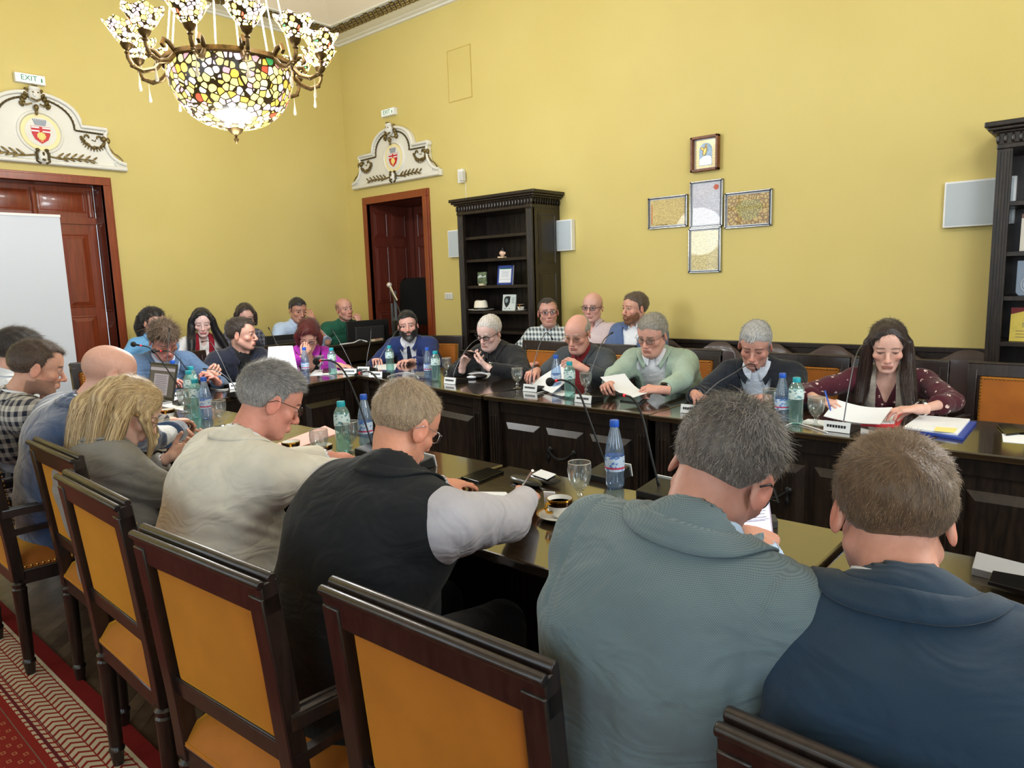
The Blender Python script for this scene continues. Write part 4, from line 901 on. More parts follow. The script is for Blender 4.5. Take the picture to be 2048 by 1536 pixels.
# cup with saucer and goblet on the shelf
PORC = mat('white_porcelain', (236, 234, 226), 0.15, coat=0.5); GILT = mat('gilt_band', (190, 140, 50), 0.2, metal=1.0); COFFEE = mat('coffee', (40, 22, 10), 0.1); DKB = mat('dark_brown_band', (52, 30, 12), 0.15, metal=0.7)
def cup(loc, rz, label, saucer=True, coffee=True):
    t = empty('coffee_cup', loc, rz, label, 'cup')
    z = 0.008 if saucer else 0
    m = MB(); m.lathe([(0.02, z), (0.022, z+0.004), (0.03, z+0.012), (0.036, z+0.035), (0.038, z+0.055), (0.0365, z+0.055), (0.034, z+0.035), (0.027, z+0.014), (0, z+0.01)], (0, 0, 0), 24); m.build('body', PORC, t, smooth=60)
    m = MB(); m.lathe([(0.0368, z+0.036), (0.0386, z+0.05)], (0, 0, 0), 24, None, True); m.build('gilt_band', DKB, t)
    m = MB(); m.lathe([(0.0384, z+0.05), (0.0392, z+0.0555), (0.0365, z+0.0555)], (0, 0, 0), 24, None, True); m.build('gilt_rim', GILT, t)
    m = MB(); m.tube([(0, -0.036, z+0.046), (0, -0.052, z+0.05), (0, -0.058, z+0.038), (0, -0.05, z+0.022), (0, -0.033, z+0.018)], [0.005, 0.0045, 0.004, 0.004, 0.005], 8); m.build('handle', GILT, t)
    if coffee: m = MB(); m.lathe([(0, z+0.042), (0.0345, z+0.042)], (0, 0, 0), 24); m.build('coffee', COFFEE, t)
    return t
def saucer(loc, label):
    t = empty('saucer', loc, 0, label, 'saucer')
    m = MB(); m.lathe([(0, 0.002), (0.028, 0.002), (0.034, 0.0), (0.05, 0.006), (0.068, 0.014), (0.069, 0.0155), (0.05, 0.010), (0.03, 0.006), (0, 0.006)], (0, 0, 0), 32); m.build('dish', PORC, t, smooth=60)
    m = MB(); m.lathe([(0.06, 0.0125), (0.0695, 0.0162)], (0, 0, 0), 32, None, True); m.build('gilt_rim', GILT, t); return t
saucer((-4.38, ys-0.02, 1.193), 'white saucer on the bookcase shelf, right of the portrait plaque')
cup((-4.39, ys-0.02, 1.193), 0.5, 'small white cup on the bookcase shelf, right of the portrait plaque')

# diplomas in the right bookcase
y2 = YB-0.33
t = shelf_plate('diploma', (-0.40, y2, 1.561), 0.28, 0.215, mat('diploma_white', (214, 208, 196), 0.6), 'white diploma with red heading on upper shelf of right bookcase', 'diploma', -4)
RI = mat('diploma_red_ink', (150, 40, 44), 0.6); text('heading', 'DIPLOMA', 0.04, RI, t, (0.01, -0.0065, 0.165), (math.radians(90), 0, 0)); text('subheading', 'DE EXCELENTA', 0.018, RI, t, (0.01, -0.0065, 0.13), (math.radians(90), 0, 0))
m = MB()
for k in range(5): m.b2((-0.11, -0.0075, 0.1-k*0.018), (0.11, -0.006, 0.105-k*0.018))
m.b2((-0.14, -0.0075, 0.19), (0.14, -0.006, 0.215)); m.build('text_lines', mat('diploma_ink', (120, 90, 84), 0.6), t, smooth=0)
t = empty('glass_trophy', (-0.47, y2, 1.301), 0, 'bluish glass trophy plate on middle shelf of right bookcase', 'trophy'); m = MB(); m.prism([(-0.075, 0.02), (-0.06, 0.0), (0.06, 0.0), (0.075, 0.03), (0.075, 0.205), (-0.075, 0.205)], -0.008, 0.008, 'xz'); m.build('plate', mat('frosted_blue_glass', (130, 146, 168), 0.2, coat=0.5), t, smooth=0, bevel=0.003)
m = MB()
for k in range(4): m.lathe([(0.055-k*0.013, 0), (0.052-k*0.013, 0.003), (0.049-k*0.013, 0)], (0, -0.008, 0.065), 24, (0, -1, 0), True)
m.build('engraved_rings', mat('pale_engraving', (176, 184, 196), 0.4), t)
t = shelf_plate('diploma', (-0.43, y2, 1.031), 0.26, 0.20, mat('diploma_yellow', (212, 190, 84), 0.6, noise=0.1, nscale=20), 'yellow diploma with dark red drape on lower shelf of right bookcase', 'diploma', -4)
text('heading', 'DIPLOMA', 0.036, mat('diploma_grey_ink', (110, 116, 100), 0.6), t, (0.005, -0.0065, 0.095), (math.radians(90), 0, 0))
m = MB(); m.prism([(-0.13, 0.2), (0.13, 0.2), (0.13, 0.17), (0.06, 0.18), (0.0, 0.165), (-0.06, 0.18), (-0.13, 0.16)], -0.0075, -0.006, 'xz'); m.build('red_drape', mat('drape_red', (110, 26, 30), 0.6), t, smooth=0)
m = MB(); m.ell((0.0, -0.008, 0.155), (0.022, 0.002, 0.03)); m.build('green_emblem', mat('emblem_green', (90, 130, 110), 0.6, noise=0.4, nscale=80), t)
m = MB()
for k in range(3): m.b2((-0.1, -0.0075, 0.06-k*0.018), (0.1, -0.006, 0.063-k*0.018))
m.build('text_lines', mat('diploma_ink', (120, 90, 84), 0.6), t, smooth=0)
# ================================================================ chandelier
def stained(name, hot, strength, scale):
    t = NT(name); co = t.coord('Object'); b = t.b
    vo = t.n('ShaderNodeTexVoronoi', i_Scale=scale); vo.inputs['Randomness'].default_value = 0.8; t.l(co, vo.inputs['Vector'])
    ve = t.n('ShaderNodeTexVoronoi', i_Scale=scale, feature='DISTANCE_TO_EDGE'); ve.inputs['Randomness'].default_value = 0.8; t.l(co, ve.inputs['Vector'])
    sp = t.n('ShaderNodeSeparateColor'); t.l(vo.outputs['Color'], sp.inputs[0])
    cr = t.n('ShaderNodeValToRGB'); cr.color_ramp.interpolation = 'CONSTANT'
    st_ = [(0, (235, 215, 120)), (0.2, (225, 200, 220)), (0.38, (240, 225, 160)), (0.5, (220, 170, 70)), (0.62, (205, 150, 160)), (0.72, (235, 220, 130)), (0.82, (200, 175, 90)), (0.91, (240, 240, 235)), (0.955, (60, 140, 80)), (0.975, (200, 70, 50))]
    e = cr.color_ramp.elements
    while len(e) < len(st_): e.new(0.5)
    for i, (p, c) in enumerate(st_): e[i].position = p; e[i].color = (*lin(c), 1)
    t.l(sp.outputs[0], cr.inputs[0])
    # glow of a bulb behind the glass painted as emission, stronger near its spot
    ds = t.n('ShaderNodeVectorMath', operation='DISTANCE'); t.l(co, ds.inputs[0]); ds.inputs[1].default_value = hot
    mr = t.n('ShaderNodeMapRange'); mr.inputs['From Min'].default_value = 0.18; mr.inputs['From Max'].default_value = 0.52; mr.inputs['To Min'].default_value = strength*3.2; mr.inputs['To Max'].default_value = strength*0.95
    t.l(ds.outputs['Value'], mr.inputs['Value'])
    ln = t.n('ShaderNodeMath', operation='GREATER_THAN'); ln.inputs[1].default_value = 0.075; t.l(ve.outputs['Distance'], ln.inputs[0])
    rd = t.n('ShaderNodeMath', operation='LESS_THAN'); rd.inputs[1].default_value = 0.62; t.l(vo.outputs['Distance'], rd.inputs[0])
    mm = t.n('ShaderNodeMath', operation='MULTIPLY'); t.l(ln.outputs[0], mm.inputs[0]); t.l(rd.outputs[0], mm.inputs[1])
    es = t.n('ShaderNodeMath', operation='MULTIPLY'); t.l(mm.outputs[0], es.inputs[0]); t.l(mr.outputs[0], es.inputs[1])
    mx = t.n('ShaderNodeMix', data_type='RGBA'); t.l(mm.outputs[0], mx.inputs[0]); mx.inputs[6].default_value = (*lin((60, 48, 26)), 1); t.l(cr.outputs[0], mx.inputs[7])
    t.l(mx.outputs[2], b.inputs['Base Color']); t.l(mx.outputs[2], b.inputs['Emission Color']); t.l(es.outputs[0], b.inputs['Emission Strength'])
    b.inputs['Roughness'].default_value = 0.25; return t.m
BOWLM = stained('stained_glass_bowl', (0.05, -0.06, -0.22), 0.75, 21.0)
SHADEM = stained('stained_glass_shade', (0, 0, 0.06), 2.2, 34.0)
BULB = mat('lit_bulb', (255, 250, 240), 0.5, emit=(255, 250, 242), estr=14.0)
BRZ = mat('bronze', (96, 76, 44), 0.38, metal=0.75, noise=0.35, nscale=40)
DROP = mat('frosted_drop', (225, 215, 190), 0.3)
def chandelier(loc, label, power):
    t = empty('chandelier', loc, 0, label, 'chandelier', 'stained glass chandeliers')
    R = 0.425
    prof_ = [(R*math.cos(a)**0.82 if a < 1.57 else 0, -0.405*math.sin(a)) for a in [PI/2*k/22 for k in range(22)]]
    m = MB(); m.lathe(prof_+[(0.035, -0.408)], (0, 0, 0), 64, None, True); o = m.build('glass_bowl', BOWLM, t, smooth=80)
    m = MB(); m.lathe([(R+0.01, -0.012), (R+0.022, 0.0), (R+0.018, 0.03), (R-0.005, 0.035), (R-0.01, 0.0)], (0, 0, 0), 64, None, True); m.build('rim_band', BRZ, t)
    m = MB(); m.lathe([(0.05, -0.40), (0.055, -0.407), (0.045, -0.422), (0.03, -0.437), (0.012, -0.447), (0.008, -0.462), (0.018, -0.472), (0.014, -0.487), (0.006, -0.502), (0, -0.507)], (0, 0, 0), 20); m.build('finial', BRZ, t)
    NB = 12
    for k in range(NB):
        a = 2*PI*k/NB+0.2; Rz = Matrix.Rotation(a, 4, 'Z')
        arm = MB(); arm.X = Rz
        P = [(R+0.01, 0, 0.02), (R+0.05, 0, 0.06), (R+0.085, 0, 0.07), (R+0.10, 0, 0.035), (R+0.085, 0, 0.02)]
        arm.tube(P, [0.016, 0.018, 0.016, 0.014, 0.012], 8)
        P = [(R+0.01, 0, 0.0), (R+0.06, 0, -0.055), (R+0.13, 0, -0.075), (R+0.19, 0, -0.05), (R+0.215, 0, 0.0), (R+0.215, 0, 0.04)]
        arm.tube(P, [0.015, 0.018, 0.016, 0.014, 0.013, 0.013], 8)
        for q in P[1:4]: arm.ell(q, (0.02, 0.018, 0.014), 8, 6)
        arm.lathe([(0.012, 0.02), (0.02, 0.03), (0.012, 0.045), (0.03, 0.06), (0.042, 0.085), (0.036, 0.09)], (R+0.215, 0, 0), 16)
        ao = arm.build('arm', BRZ, t)
        m = MB(); prof2 = [(0.036, 0.0), (0.066, 0.03), (0.092, 0.07), (0.108, 0.10), (0.128, 0.125)]
        n = 30; vs = []
        for i, (r, z) in enumerate(prof2):
            for j in range(n):
                f = i/4; w_ = 1+0.06*f*math.cos(6*2*PI*j/n); vs.append((r*w_*math.cos(2*PI*j/n), r*w_*math.sin(2*PI*j/n), z+0.012*f*math.cos(6*2*PI*j/n)))
        m.add(vs, [(i*n+j, i*n+(j+1) % n, (i+1)*n+(j+1) % n, (i+1)*n+j) for i in range(4) for j in range(n)])
        so = m.build('lamp_shade', SHADEM, t, smooth=80); p = Rz @ V(R+0.215, 0, 0.085); so.location = p; so.rotation_euler = (0, 0, a)
        m = MB(); m.ell((0, 0, 0.075), (0.04, 0.04, 0.05), 12, 8); bo = m.build('bulb', BULB, t); bo.location = p
        m = MB(); m.X = Rz; m.tube([(R+0.16, 0, -0.08), (R+0.16, 0, -0.12)], 0.002, 5); m.lathe([(0.002, -0.11), (0.004, -0.13), (0.010, -0.175), (0.013, -0.195), (0.008, -0.205), (0, -0.207)], (R+0.16, 0, 0), 10); m.build('glass_drop', DROP, t)
    for k in range(8):
        a = 2*PI*k/8+0.1; m = MB(); h = (4.9-loc[2])/0.87
        m.tube([(R*math.cos(a), R*math.sin(a), 0.03), (0.05*math.cos(a), 0.05*math.sin(a), h)], 0.006, 6); m.build('hanging_rod', mat('pale_brass_rod', (196, 190, 170), 0.35, metal=0.5), t)
    m = MB(); m.lathe([(0.14, 0.05), (0.15, 0.02), (0.10, -0.02), (0.04, -0.05), (0, -0.06)], (0, 0, (4.92-loc[2])/0.87), 24); m.build('ceiling_rose', BRZ, t)
    for k in range(4):
        a = PI/2*k; d = bpy.data.lights.new('bulb_light', 'POINT'); d.energy = power/4; d.shadow_soft_size = 0.12; d.color = (0.95, 0.98, 1.0)
        o = bpy.data.objects.new('bulb_light', d); C.objects.link(o); o.parent = t; o.location = (0.62*math.cos(a), 0.62*math.sin(a), 0.42)
    d = bpy.data.lights.new('bowl_light', 'POINT'); d.energy = power*0.6; d.shadow_soft_size = 0.3; d.color = (0.95, 0.98, 1.0)
    o = bpy.data.objects.new('bowl_light', d); C.objects.link(o); o.parent = t; o.location = (0, 0, -0.9)
    d.use_shadow = True
    return t
CHZ = 2.815
c1 = chandelier((-4.29, 2.36, CHZ), 'large stained glass bowl chandelier with ring of glowing tulip shades', 150); c1.scale = (0.87,)*3
c2 = chandelier((0.55, 2.36, CHZ), 'second stained glass chandelier over the right end of the tables', 120); c2.scale = (0.87,)*3

# ================================================================ things on the tables
GLASS = clear_mat('clear_glass', (240, 243, 243), 0.35, 0.05)
WATERB = clear_mat('water_in_bottle_blue', (200, 222, 246), 0.3, 0.16)
WATERT = clear_mat('water_in_bottle_teal', (200, 236, 232), 0.3, 0.18)
CAPB = mat('blue_cap', (28, 86, 190), 0.35); CAPT = mat('teal_cap', (24, 160, 176), 0.35)
def label_mat(name, base, ink, fac):
    t = NT(name); co = t.coord('Object', (60, 60, 90)); nz = t.n('ShaderNodeTexNoise', i_Scale=1.0, i_Detail=3.0); t.l(co, nz.inputs['Vector'])
    r = t.ramp(nz.outputs['Fac'], [(fac, lin(base)), (fac+0.04, lin(ink))]); t.l(r.outputs[0], t.b.inputs['Base Color']); t.b.inputs['Roughness'].default_value = 0.4; return t.m
LBB = label_mat('pale_blue_label', (196, 214, 236), (84, 130, 200), 0.56); LBT = label_mat('teal_white_label', (206, 226, 224), (90, 140, 150), 0.54); LBR = mat('pink_stripe', (206, 60, 96), 0.4)
def bottle(kind):
    t = empty('water_bottle', (0, 0, 0), 0, 'x', 'bottle')
    if kind == 'b':
        H = 0.232
        m = MB(); m.lathe([(0.0, 0.0), (0.026, 0.002), (0.031, 0.012), (0.0315, 0.03), (0.029, 0.045), (0.0315, 0.06), (0.032, 0.10), (0.0315, 0.125), (0.028, 0.15), (0.02, 0.185), (0.0145, 0.205), (0.013, 0.212), (0.013, 0.214), (0, 0.214)], (0, 0, 0), 20); m.build('body', WATERB, t, smooth=60)
        m = MB(); m.lathe([(0.0326, 0.062), (0.033, 0.10), (0.0324, 0.112)], (0, 0, 0), 20, None, True); m.build('label_wrap', LBB, t)
        m = MB(); m.lathe([(0.0329, 0.070), (0.0333, 0.076)], (0, 0, 0), 20, None, True); m.build('label_stripe', LBR, t)
        m = MB(); m.lathe([(0.0155, 0.210), (0.0158, 0.213), (0.0158, 0.229), (0.0145, 0.232), (0, 0.232)], (0, 0, 0), 18); m.build('cap', CAPB, t)
    else:
        H = 0.218
        pr = [(0.0, 0.0), (0.028, 0.002), (0.0325, 0.01)]
        for k in range(12): pr += [(0.0325, 0.016+k*0.008), (0.0312, 0.020+k*0.008)]
        pr += [(0.0335, 0.115), (0.0338, 0.15), (0.031, 0.172), (0.022, 0.190), (0.0165, 0.197), (0.015, 0.20), (0, 0.20)]
        m = MB(); m.lathe(pr, (0, 0, 0), 20); m.build('body', WATERT, t, smooth=60)
        m = MB(); m.lathe([(0.0343, 0.118), (0.0346, 0.15), (0.0326, 0.166)], (0, 0, 0), 20, None, True); m.build('label_wrap', LBT, t)
        m = MB(); m.lathe([(0.0175, 0.196), (0.0178, 0.199), (0.0178, 0.214), (0.0165, 0.218), (0, 0.218)], (0, 0, 0), 18); m.build('cap', CAPT, t)
    return t
bb, bt = bottle('b'), bottle('t'); used = set()
def put(proto, key, px, py, label, group, z=TH, rz=0):
    c = proto if key not in used else copy_tree(proto); used.add(key)
    x, y, _ = atz(px, py, TH); c.location = (x, y, z); c.rotation_euler = (0, 0, rz); c['label'] = label; c['group'] = group; return c
GB = 'blue capped water bottles'; GT = 'teal capped water bottles'
for px, py, lab in ((1563, 843, 'blue capped water bottle before the grey haired man in navy suit'), (1113, 783, 'blue capped water bottle in front of the man in grey suit and dark red shirt'), (857, 757, 'blue capped water bottle right of the bearded man'), (612, 753, 'blue capped water bottle in front of the woman in magenta'), (351, 788, 'blue capped water bottle behind the open laptop'), (414, 838, 'blue capped bottle beside the bald man'), (733, 893, 'blue capped bottle left of the black vest man'), (1230, 975, 'blue capped water bottle behind the shoulder of the grey blue jacket man')):
    put(bb, 'b', px, py, lab, GB)
for px, py, lab in ((1591, 847, 'teal capped bottle before the navy suited man with grey hair'), (1140, 796, 'teal capped water bottle before the man in grey suit and dark red shirt'), (873, 762, 'teal capped water bottle beside a blue capped one, right of the bearded man'), (781, 745, 'teal capped water bottle directly before the tie of the bearded man'), (666, 750, 'teal capped water bottle by the hand of the woman in magenta'), (387, 800, 'teal capped water bottle behind the bottle cluster near the laptop'), (383, 812, 'teal capped water bottle in the middle of the cluster near the laptop'), (396, 836, 'teal capped water bottle touching the blue capped one by the bald man'), (688, 903, 'teal capped water bottle beside the pink folder'), (1500, 1050, 'teal capped water bottle behind the glasses of the grey blue jacket man')):
    put(bt, 't', px, py, lab, GT)
def goblet():
    t = empty('goblet', (0, 0, 0), 0, 'x', 'glass', 'small water goblets on the tables')
    m = MB(); m.lathe([(0.0, 0.052), (0.012, 0.053), (0.026, 0.066), (0.034, 0.09), (0.036, 0.11), (0.0345, 0.134), (0.0362, 0.134), (0.0380, 0.11), (0.036, 0.088), (0.028, 0.062), (0.014, 0.047), (0, 0.045)], (0, 0, 0), 24); m.build('bowl', GLASS, t, smooth=60)
    m = MB(); m.lathe([(0, 0.0), (0.03, 0.0), (0.031, 0.003), (0.012, 0.009), (0.006, 0.02), (0.012, 0.03), (0.007, 0.038), (0.012, 0.046), (0, 0.046)], (0, 0, 0), 24); m.build('stem', GLASS, t, smooth=60)
    m = MB(); m.lathe([(0.0349, 0.1335), (0.0356, 0.136), (0.0363, 0.1335)], (0, 0, 0), 24, None, True); m.build('rim', mat('glass_rim', (235, 225, 205), 0.1, trans=0.5), t)
    return t
gb = goblet()
for px, py, lab in ((1035, 777, 'goblet standing between the white haired man and the man in grey suit'), (1172, 789, 'goblet behind a microphone before the man in grey suit'), (894, 751, 'goblet right of the bottle pair near the bearded man'), (641, 744, 'goblet before the black top of the magenta woman'), (584, 752, 'goblet at the left elbow of the magenta woman'), (1540, 832, 'goblet behind the blue capped bottle of the navy suited man'), (1631, 852, 'goblet left of the long haired woman'), (641, 925, 'goblet on the near table in front of the pink folder'), (703, 905, 'goblet between the teal and blue capped bottles near the pink folder'), (1160, 1008, 'goblet behind the coffee cup, beside the black glasses case'), (371, 826, 'goblet beside the bottle cluster left of the clasped hands'), (441, 852, 'goblet just left of the cream jacket man\'s head')):
    put(gb, 'g', px, py, lab, 'small water goblets on the tables')

NPL = mat('white_nameplate', (222, 226, 228), 0.4); INK = mat('dark_ink', (30, 32, 38), 0.5); FOAM = mat('black_foam', (26, 24, 24), 0.9); REDL = mat('red_light_ring', (220, 40, 50), 0.4, emit=(230, 30, 50), estr=0.35); GOOSE = mat('black_gooseneck', (24, 24, 26), 0.35, metal=0.3); GOOSEG = mat('grey_gooseneck', (92, 94, 98), 0.3, metal=0.8)
def mic(base, pts, face, label, foam=False, lean=0.0, plate=True, goose=None):
    """base pixel on the table; pts: pixels along the gooseneck from base up to the tip; face: direction the nameplate looks (deg)"""
    x, y, _ = atz(*base); dep = float(np.dot(np.array([x, y, TH-CAMH]), _fw))
    t = empty('conference_microphone', (x, y, TH), math.radians(face), label, 'microphone', 'gooseneck conference microphones')
    m = MB(); m.add([(-0.055, -0.055, 0), (0.055, -0.055, 0), (0.055, 0.07, 0), (-0.055, 0.07, 0), (-0.055, -0.045, 0.042), (0.055, -0.045, 0.042), (0.055, 0.07, 0.022), (-0.055, 0.07, 0.022)], [(3, 2, 1, 0), (4, 5, 6, 7), (0, 1, 5, 4), (1, 2, 6, 5), (2, 3, 7, 6), (3, 0, 4, 7)]); m.build('base', BLK, t, smooth=0, bevel=0.003)
    if plate:
        m = MB(); m.box((0, -0.058, 0.024), (0.112, 0.004, 0.046), Matrix.Rotation(math.radians(-12), 3, 'X')); m.build('nameplate', NPL, t, smooth=0)
        m = MB(); 
        for k in range(7): m.b2((-0.042+k*0.012, -0.0615, 0.020), (-0.034+k*0.012, -0.058, 0.032))
        m.build('name_lettering', INK, t, smooth=0)
    Rz = Matrix.Rotation(-math.radians(face), 3, 'Z'); P = []
    L = len(pts)
    for i, p in enumerate(pts):
        q = ray(*p)*(dep+lean*(i/(L-1))**1.5)
        P.append(Rz @ (V(q[0], q[1], q[2]+CAMH)-V(x, y, TH)))
    P = [V(P[0].x*0.6, P[0].y*0.6, 0.035)]+P
    # smooth
    S = []
    for i in range(len(P)-1):
        p0, p1, p2, p3 = P[max(i-1, 0)], P[i], P[i+1], P[min(i+2, len(P)-1)]
        for k in range(5):
            u = k/5; S.append(0.5*((2*p1)+(p2-p0)*u+(2*p0-5*p1+4*p2-p3)*u*u+(3*p1-p0-3*p2+p3)*u**3))
    S.append(P[-1])
    m = MB(); m.tube(S, [0.0055]*3+[0.0038]*(len(S)-3) if foam else [0.0045]*3+[0.0028]*(len(S)-3), 8); m.build('gooseneck', goose or (GOOSE if foam else GOOSEG), t, smooth=60)
    d = (S[-1]-S[-3]).normalized()
    if foam:
        m = MB(); m.tube([S[-1]-d*0.004, S[-1]+d*0.006], 0.0055, 10); m.build('light_ring', REDL, t)
        m = MB(); m.tube([S[-1]+d*0.008, S[-1]+d*0.03], 0.006, 8)
        if foam == 2: m.tube([S[-1]+d*0.03, S[-1]+d*0.045], 0.006, 8)
        else: m.ell(S[-1]+d*0.042, (0.017, 0.017, 0.017), 12, 10)
        m.build('foam_windscreen' if foam != 2 else 'microphone_head', FOAM, t)
    else:
        m = MB(); m.tube([S[-1], S[-1]+d*0.02, S[-1]+d*0.028], [0.0045, 0.0055, 0.004], 8); m.build('microphone_head', GOOSE, t)
    return t
mic((1072, 781), [(1062, 765), (1066, 735), (1079, 690), (1090, 667), (1097, 667), (1103, 675)], 0, 'gooseneck microphone with nameplate between the white haired man and the grey suited man', lean=0.15)
mic((1178, 803), [(1170, 787), (1178, 755), (1198, 700), (1209, 678), (1221, 668)], 0, 'gooseneck microphone with nameplate before the man in mint jacket', lean=0.12)
mic((912, 766), [(907, 753), (910, 740), (925, 710), (945, 685), (965, 676)], 0, 'gooseneck microphone with nameplate before the white haired man in black', lean=0.12)
mic((760, 753), [(752, 741), (757, 722), (775, 690), (790, 666), (800, 656)], 20, 'gooseneck microphone reaching towards the chin of the bearded man', lean=0.2)
mic((735, 743), [(733, 730), (735, 710), (741, 680), (742, 662)], 20, 'straight gooseneck microphone with gold tip left of the bearded man', lean=0.1)
mic((706, 747), [(703, 733), (698, 720), (680, 685), (666, 662)], 30, 'gooseneck microphone leaning left, right of the magenta woman', lean=0.1)
mic((578, 742), [(572, 728), (562, 705), (548, 676), (539, 659)], 80, 'gooseneck microphone leaning left, left of the magenta woman', lean=0.1)
mic((470, 776), [(463, 762), (455, 748), (440, 715), (424, 688), (416, 682), (407, 683)], 80, 'gooseneck microphone before the man in dark navy shirt', lean=0.1)
mic((350, 797), [(335, 785), (333, 750), (336, 700), (338, 664)], 85, 'upright gooseneck microphone with nameplate behind the open laptop', lean=0.05)
mic((400, 790), [(392, 768), (376, 742), (352, 712), (338, 703), (322, 702)], 175, 'black foam headed microphone arching before the steel blue suited man', foam=1, lean=-0.05, plate=False)
mic((374, 808), [(367, 790), (345, 755), (318, 715), (300, 696), (282, 691)], 175, 'black foam headed microphone reaching furthest left over the laptop', foam=1, lean=-0.05, plate=False)
mic((480, 792), [(466, 768), (450, 752), (430, 740), (414, 738)], 90, 'thin low microphone by the phone of the man in navy shirt', lean=0.0, plate=False)
mic((752, 905), [(738, 870), (722, 820), (700, 765), (682, 735), (664, 722), (650, 720), (642, 721)], 175, 'black foam headed microphone rising between the two bottles by the pink folder', foam=1, lean=0.1)
mic((830, 935), [(810, 880), (790, 835), (764, 777), (750, 752), (735, 742), (720, 746)], 175, 'black microphone with red ring emerging behind the vest man\'s head', foam=2, lean=0.2)
mic((1218, 955), [(1210, 925), (1190, 870), (1172, 820), (1158, 785), (1142, 767), (1125, 760), (1114, 761)], 175, 'black foam headed microphone rising behind the blue capped bottle on the near table', foam=1, lean=0.1)
mic((1325, 990), [(1312, 950), (1300, 900), (1288, 845), (1276, 812), (1262, 795), (1250, 791)], 175, 'black microphone with red ring left of the grey blue jacket man\'s head', foam=2, lean=0.1)
mic((1684, 860), [(1688, 838), (1694, 800), (1703, 750), (1712, 712), (1722, 693), (1730, 689)], -5, 'gooseneck microphone with nameplate before the long haired woman', lean=0.15)
mic((1392, 824), [(1400, 800), (1432, 768), (1470, 745), (1495, 729), (1507, 729), (1512, 737)], 0, 'gooseneck microphone reaching to the chin of the grey haired man in navy', lean=0.2)

# papers, folders, phones
def flat(name, cat, corners, mt, label, th=0.0015, z=TH, group=None, parts=None):
    P = [atz(px, py, z) for px, py in corners]; cx = sum(p[0] for p in P)/len(P); cy = sum(p[1] for p in P)/len(P)
    t = empty(name, (cx, cy, z), 0, label, cat, group)
    m = MB(); pl = [(p[0]-cx, p[1]-cy) for p in P]
    if sum(a[0]*b[1]-b[0]*a[1] for a, b in zip(pl, pl[1:]+pl[:1])) < 0: pl = pl[::-1]
    m.prism(pl, 0, th); m.build('sheet' if th < 0.004 else 'body', mt, t, smooth=0, bevel=0.0015 if th > 0.004 else 0)
    return t, pl
PINK = mat('pink_folder', (240, 178, 168), 0.6); REDF = mat('red_folder', (214, 40, 58), 0.5); BLUF = mat('blue_folder', (44, 70, 160), 0.4); TXT = mat('printed_lines', (150, 154, 168), 0.7)
flat('folder', 'folder', [(545, 892), (650, 853), (679, 866), (588, 900)], PINK, 'pink paper folder in front of the man in cream jacket', 0.004)
flat('paper_sheet', 'paper', [(548, 902), (630, 905), (655, 925), (560, 925)], PAPER, 'white sheet under the cups by the cream jacket man', 0.0015)
t, pl = flat('paper_sheet', 'paper', [(930, 984), (1012, 985), (1035, 1010), (985, 1040), (950, 1025)], PAPER, 'printed white sheet the man in black vest is writing on', 0.002)
m = MB()
for k in range(6): m.b2((-0.06+0.004*(k % 3), 0.05-k*0.018, 0.002), (0.05-0.006*(k % 2), 0.052-k*0.018, 0.0026))
m.build('printed_lines', TXT, t, smooth=0)
t, pl = flat('phone', 'phone', [(922, 958), (975, 939), (1008, 947), (957, 968)], BLKG, 'black phone lying left of the open glasses case', 0.009)
t, _ = flat('folder', 'folder', [(1683, 848), (1697, 826), (1812, 826), (1796, 856)], REDF, 'red folder open before the long haired woman', 0.003)
flat('paper_sheet', 'paper', [(1690, 848), (1706, 822), (1800, 822), (1788, 848)], PAPER, 'white paper lying on the red folder', 0.002, TH+0.003)
t, pl = flat('folder', 'folder', [(1808, 862), (1840, 838), (1953, 848), (1925, 882)], BLUF, 'blue folder stacked with papers right of the red folder', 0.012)
flat('paper_stack', 'paper', [(1806, 858), (1840, 834), (1940, 842), (1915, 872)], PAPER, 'white paper stack on the blue folder', 0.01, TH+0.012)
flat('sticky_note', 'note', [(1868, 862), (1872, 854), (1915, 857), (1908, 866)], mat('yellow_note', (238, 222, 140), 0.6), 'yellow slip on the white paper stack on the blue folder', 0.001, TH+0.0225)
flat('paper_sheet', 'paper', [(2006, 884), (2004, 868), (2075, 872), (2075, 890)], PAPER, 'white sheet under the phone at the right edge', 0.0015)
flat('phone', 'phone', [(1993, 852), (2024, 850), (2050, 868), (2012, 872)], BLKG, 'black phone lying on the white sheet at right edge', 0.008, TH+0.0016)
flat('napkin', 'napkin', [(1596, 846), (1616, 838), (1660, 842), (1652, 853)], PAPER, 'white napkin under the goblet left of the long haired woman', 0.001)
flat('napkin', 'napkin', [(1098, 786), (1112, 779), (1150, 784), (1136, 795)], PAPER, 'white napkin under the bottles of the grey suited man', 0.001)
flat('phone', 'phone', [(1240, 803), (1262, 790), (1300, 793), (1284, 808)], BLKG, 'black phone below the papers of the man in mint jacket', 0.008)
flat('napkin', 'napkin', [(935, 748), (950, 741), (985, 745), (975, 757)], PAPER, 'white paper under the black pouch before the white haired man', 0.001)
t = empty('pouch', atz(958, 757), 0.5, 'small black pouch with white cables before the white haired man', 'pouch')
m = MB(); m.ell((0, 0, 0.018), (0.065, 0.045, 0.018), 16, 8); m.build('body', mat('black_leather', (26, 26, 30), 0.3), t); m = MB(); m.ell((-0.045, -0.03, 0.014), (0.04, 0.03, 0.012), 12, 6); m.build('earphone_bundle', mat('pale_cable', (205, 212, 222), 0.4), t)
flat('paper_sheet', 'paper', [(618, 752), (630, 740), (700, 733), (700, 746)], PAPER, 'long white sheets before the woman in magenta', 0.002)
flat('paper_sheet', 'paper', [(745, 739), (752, 729), (795, 728), (790, 740)], PAPER, 'white sheet before the bearded man', 0.002)
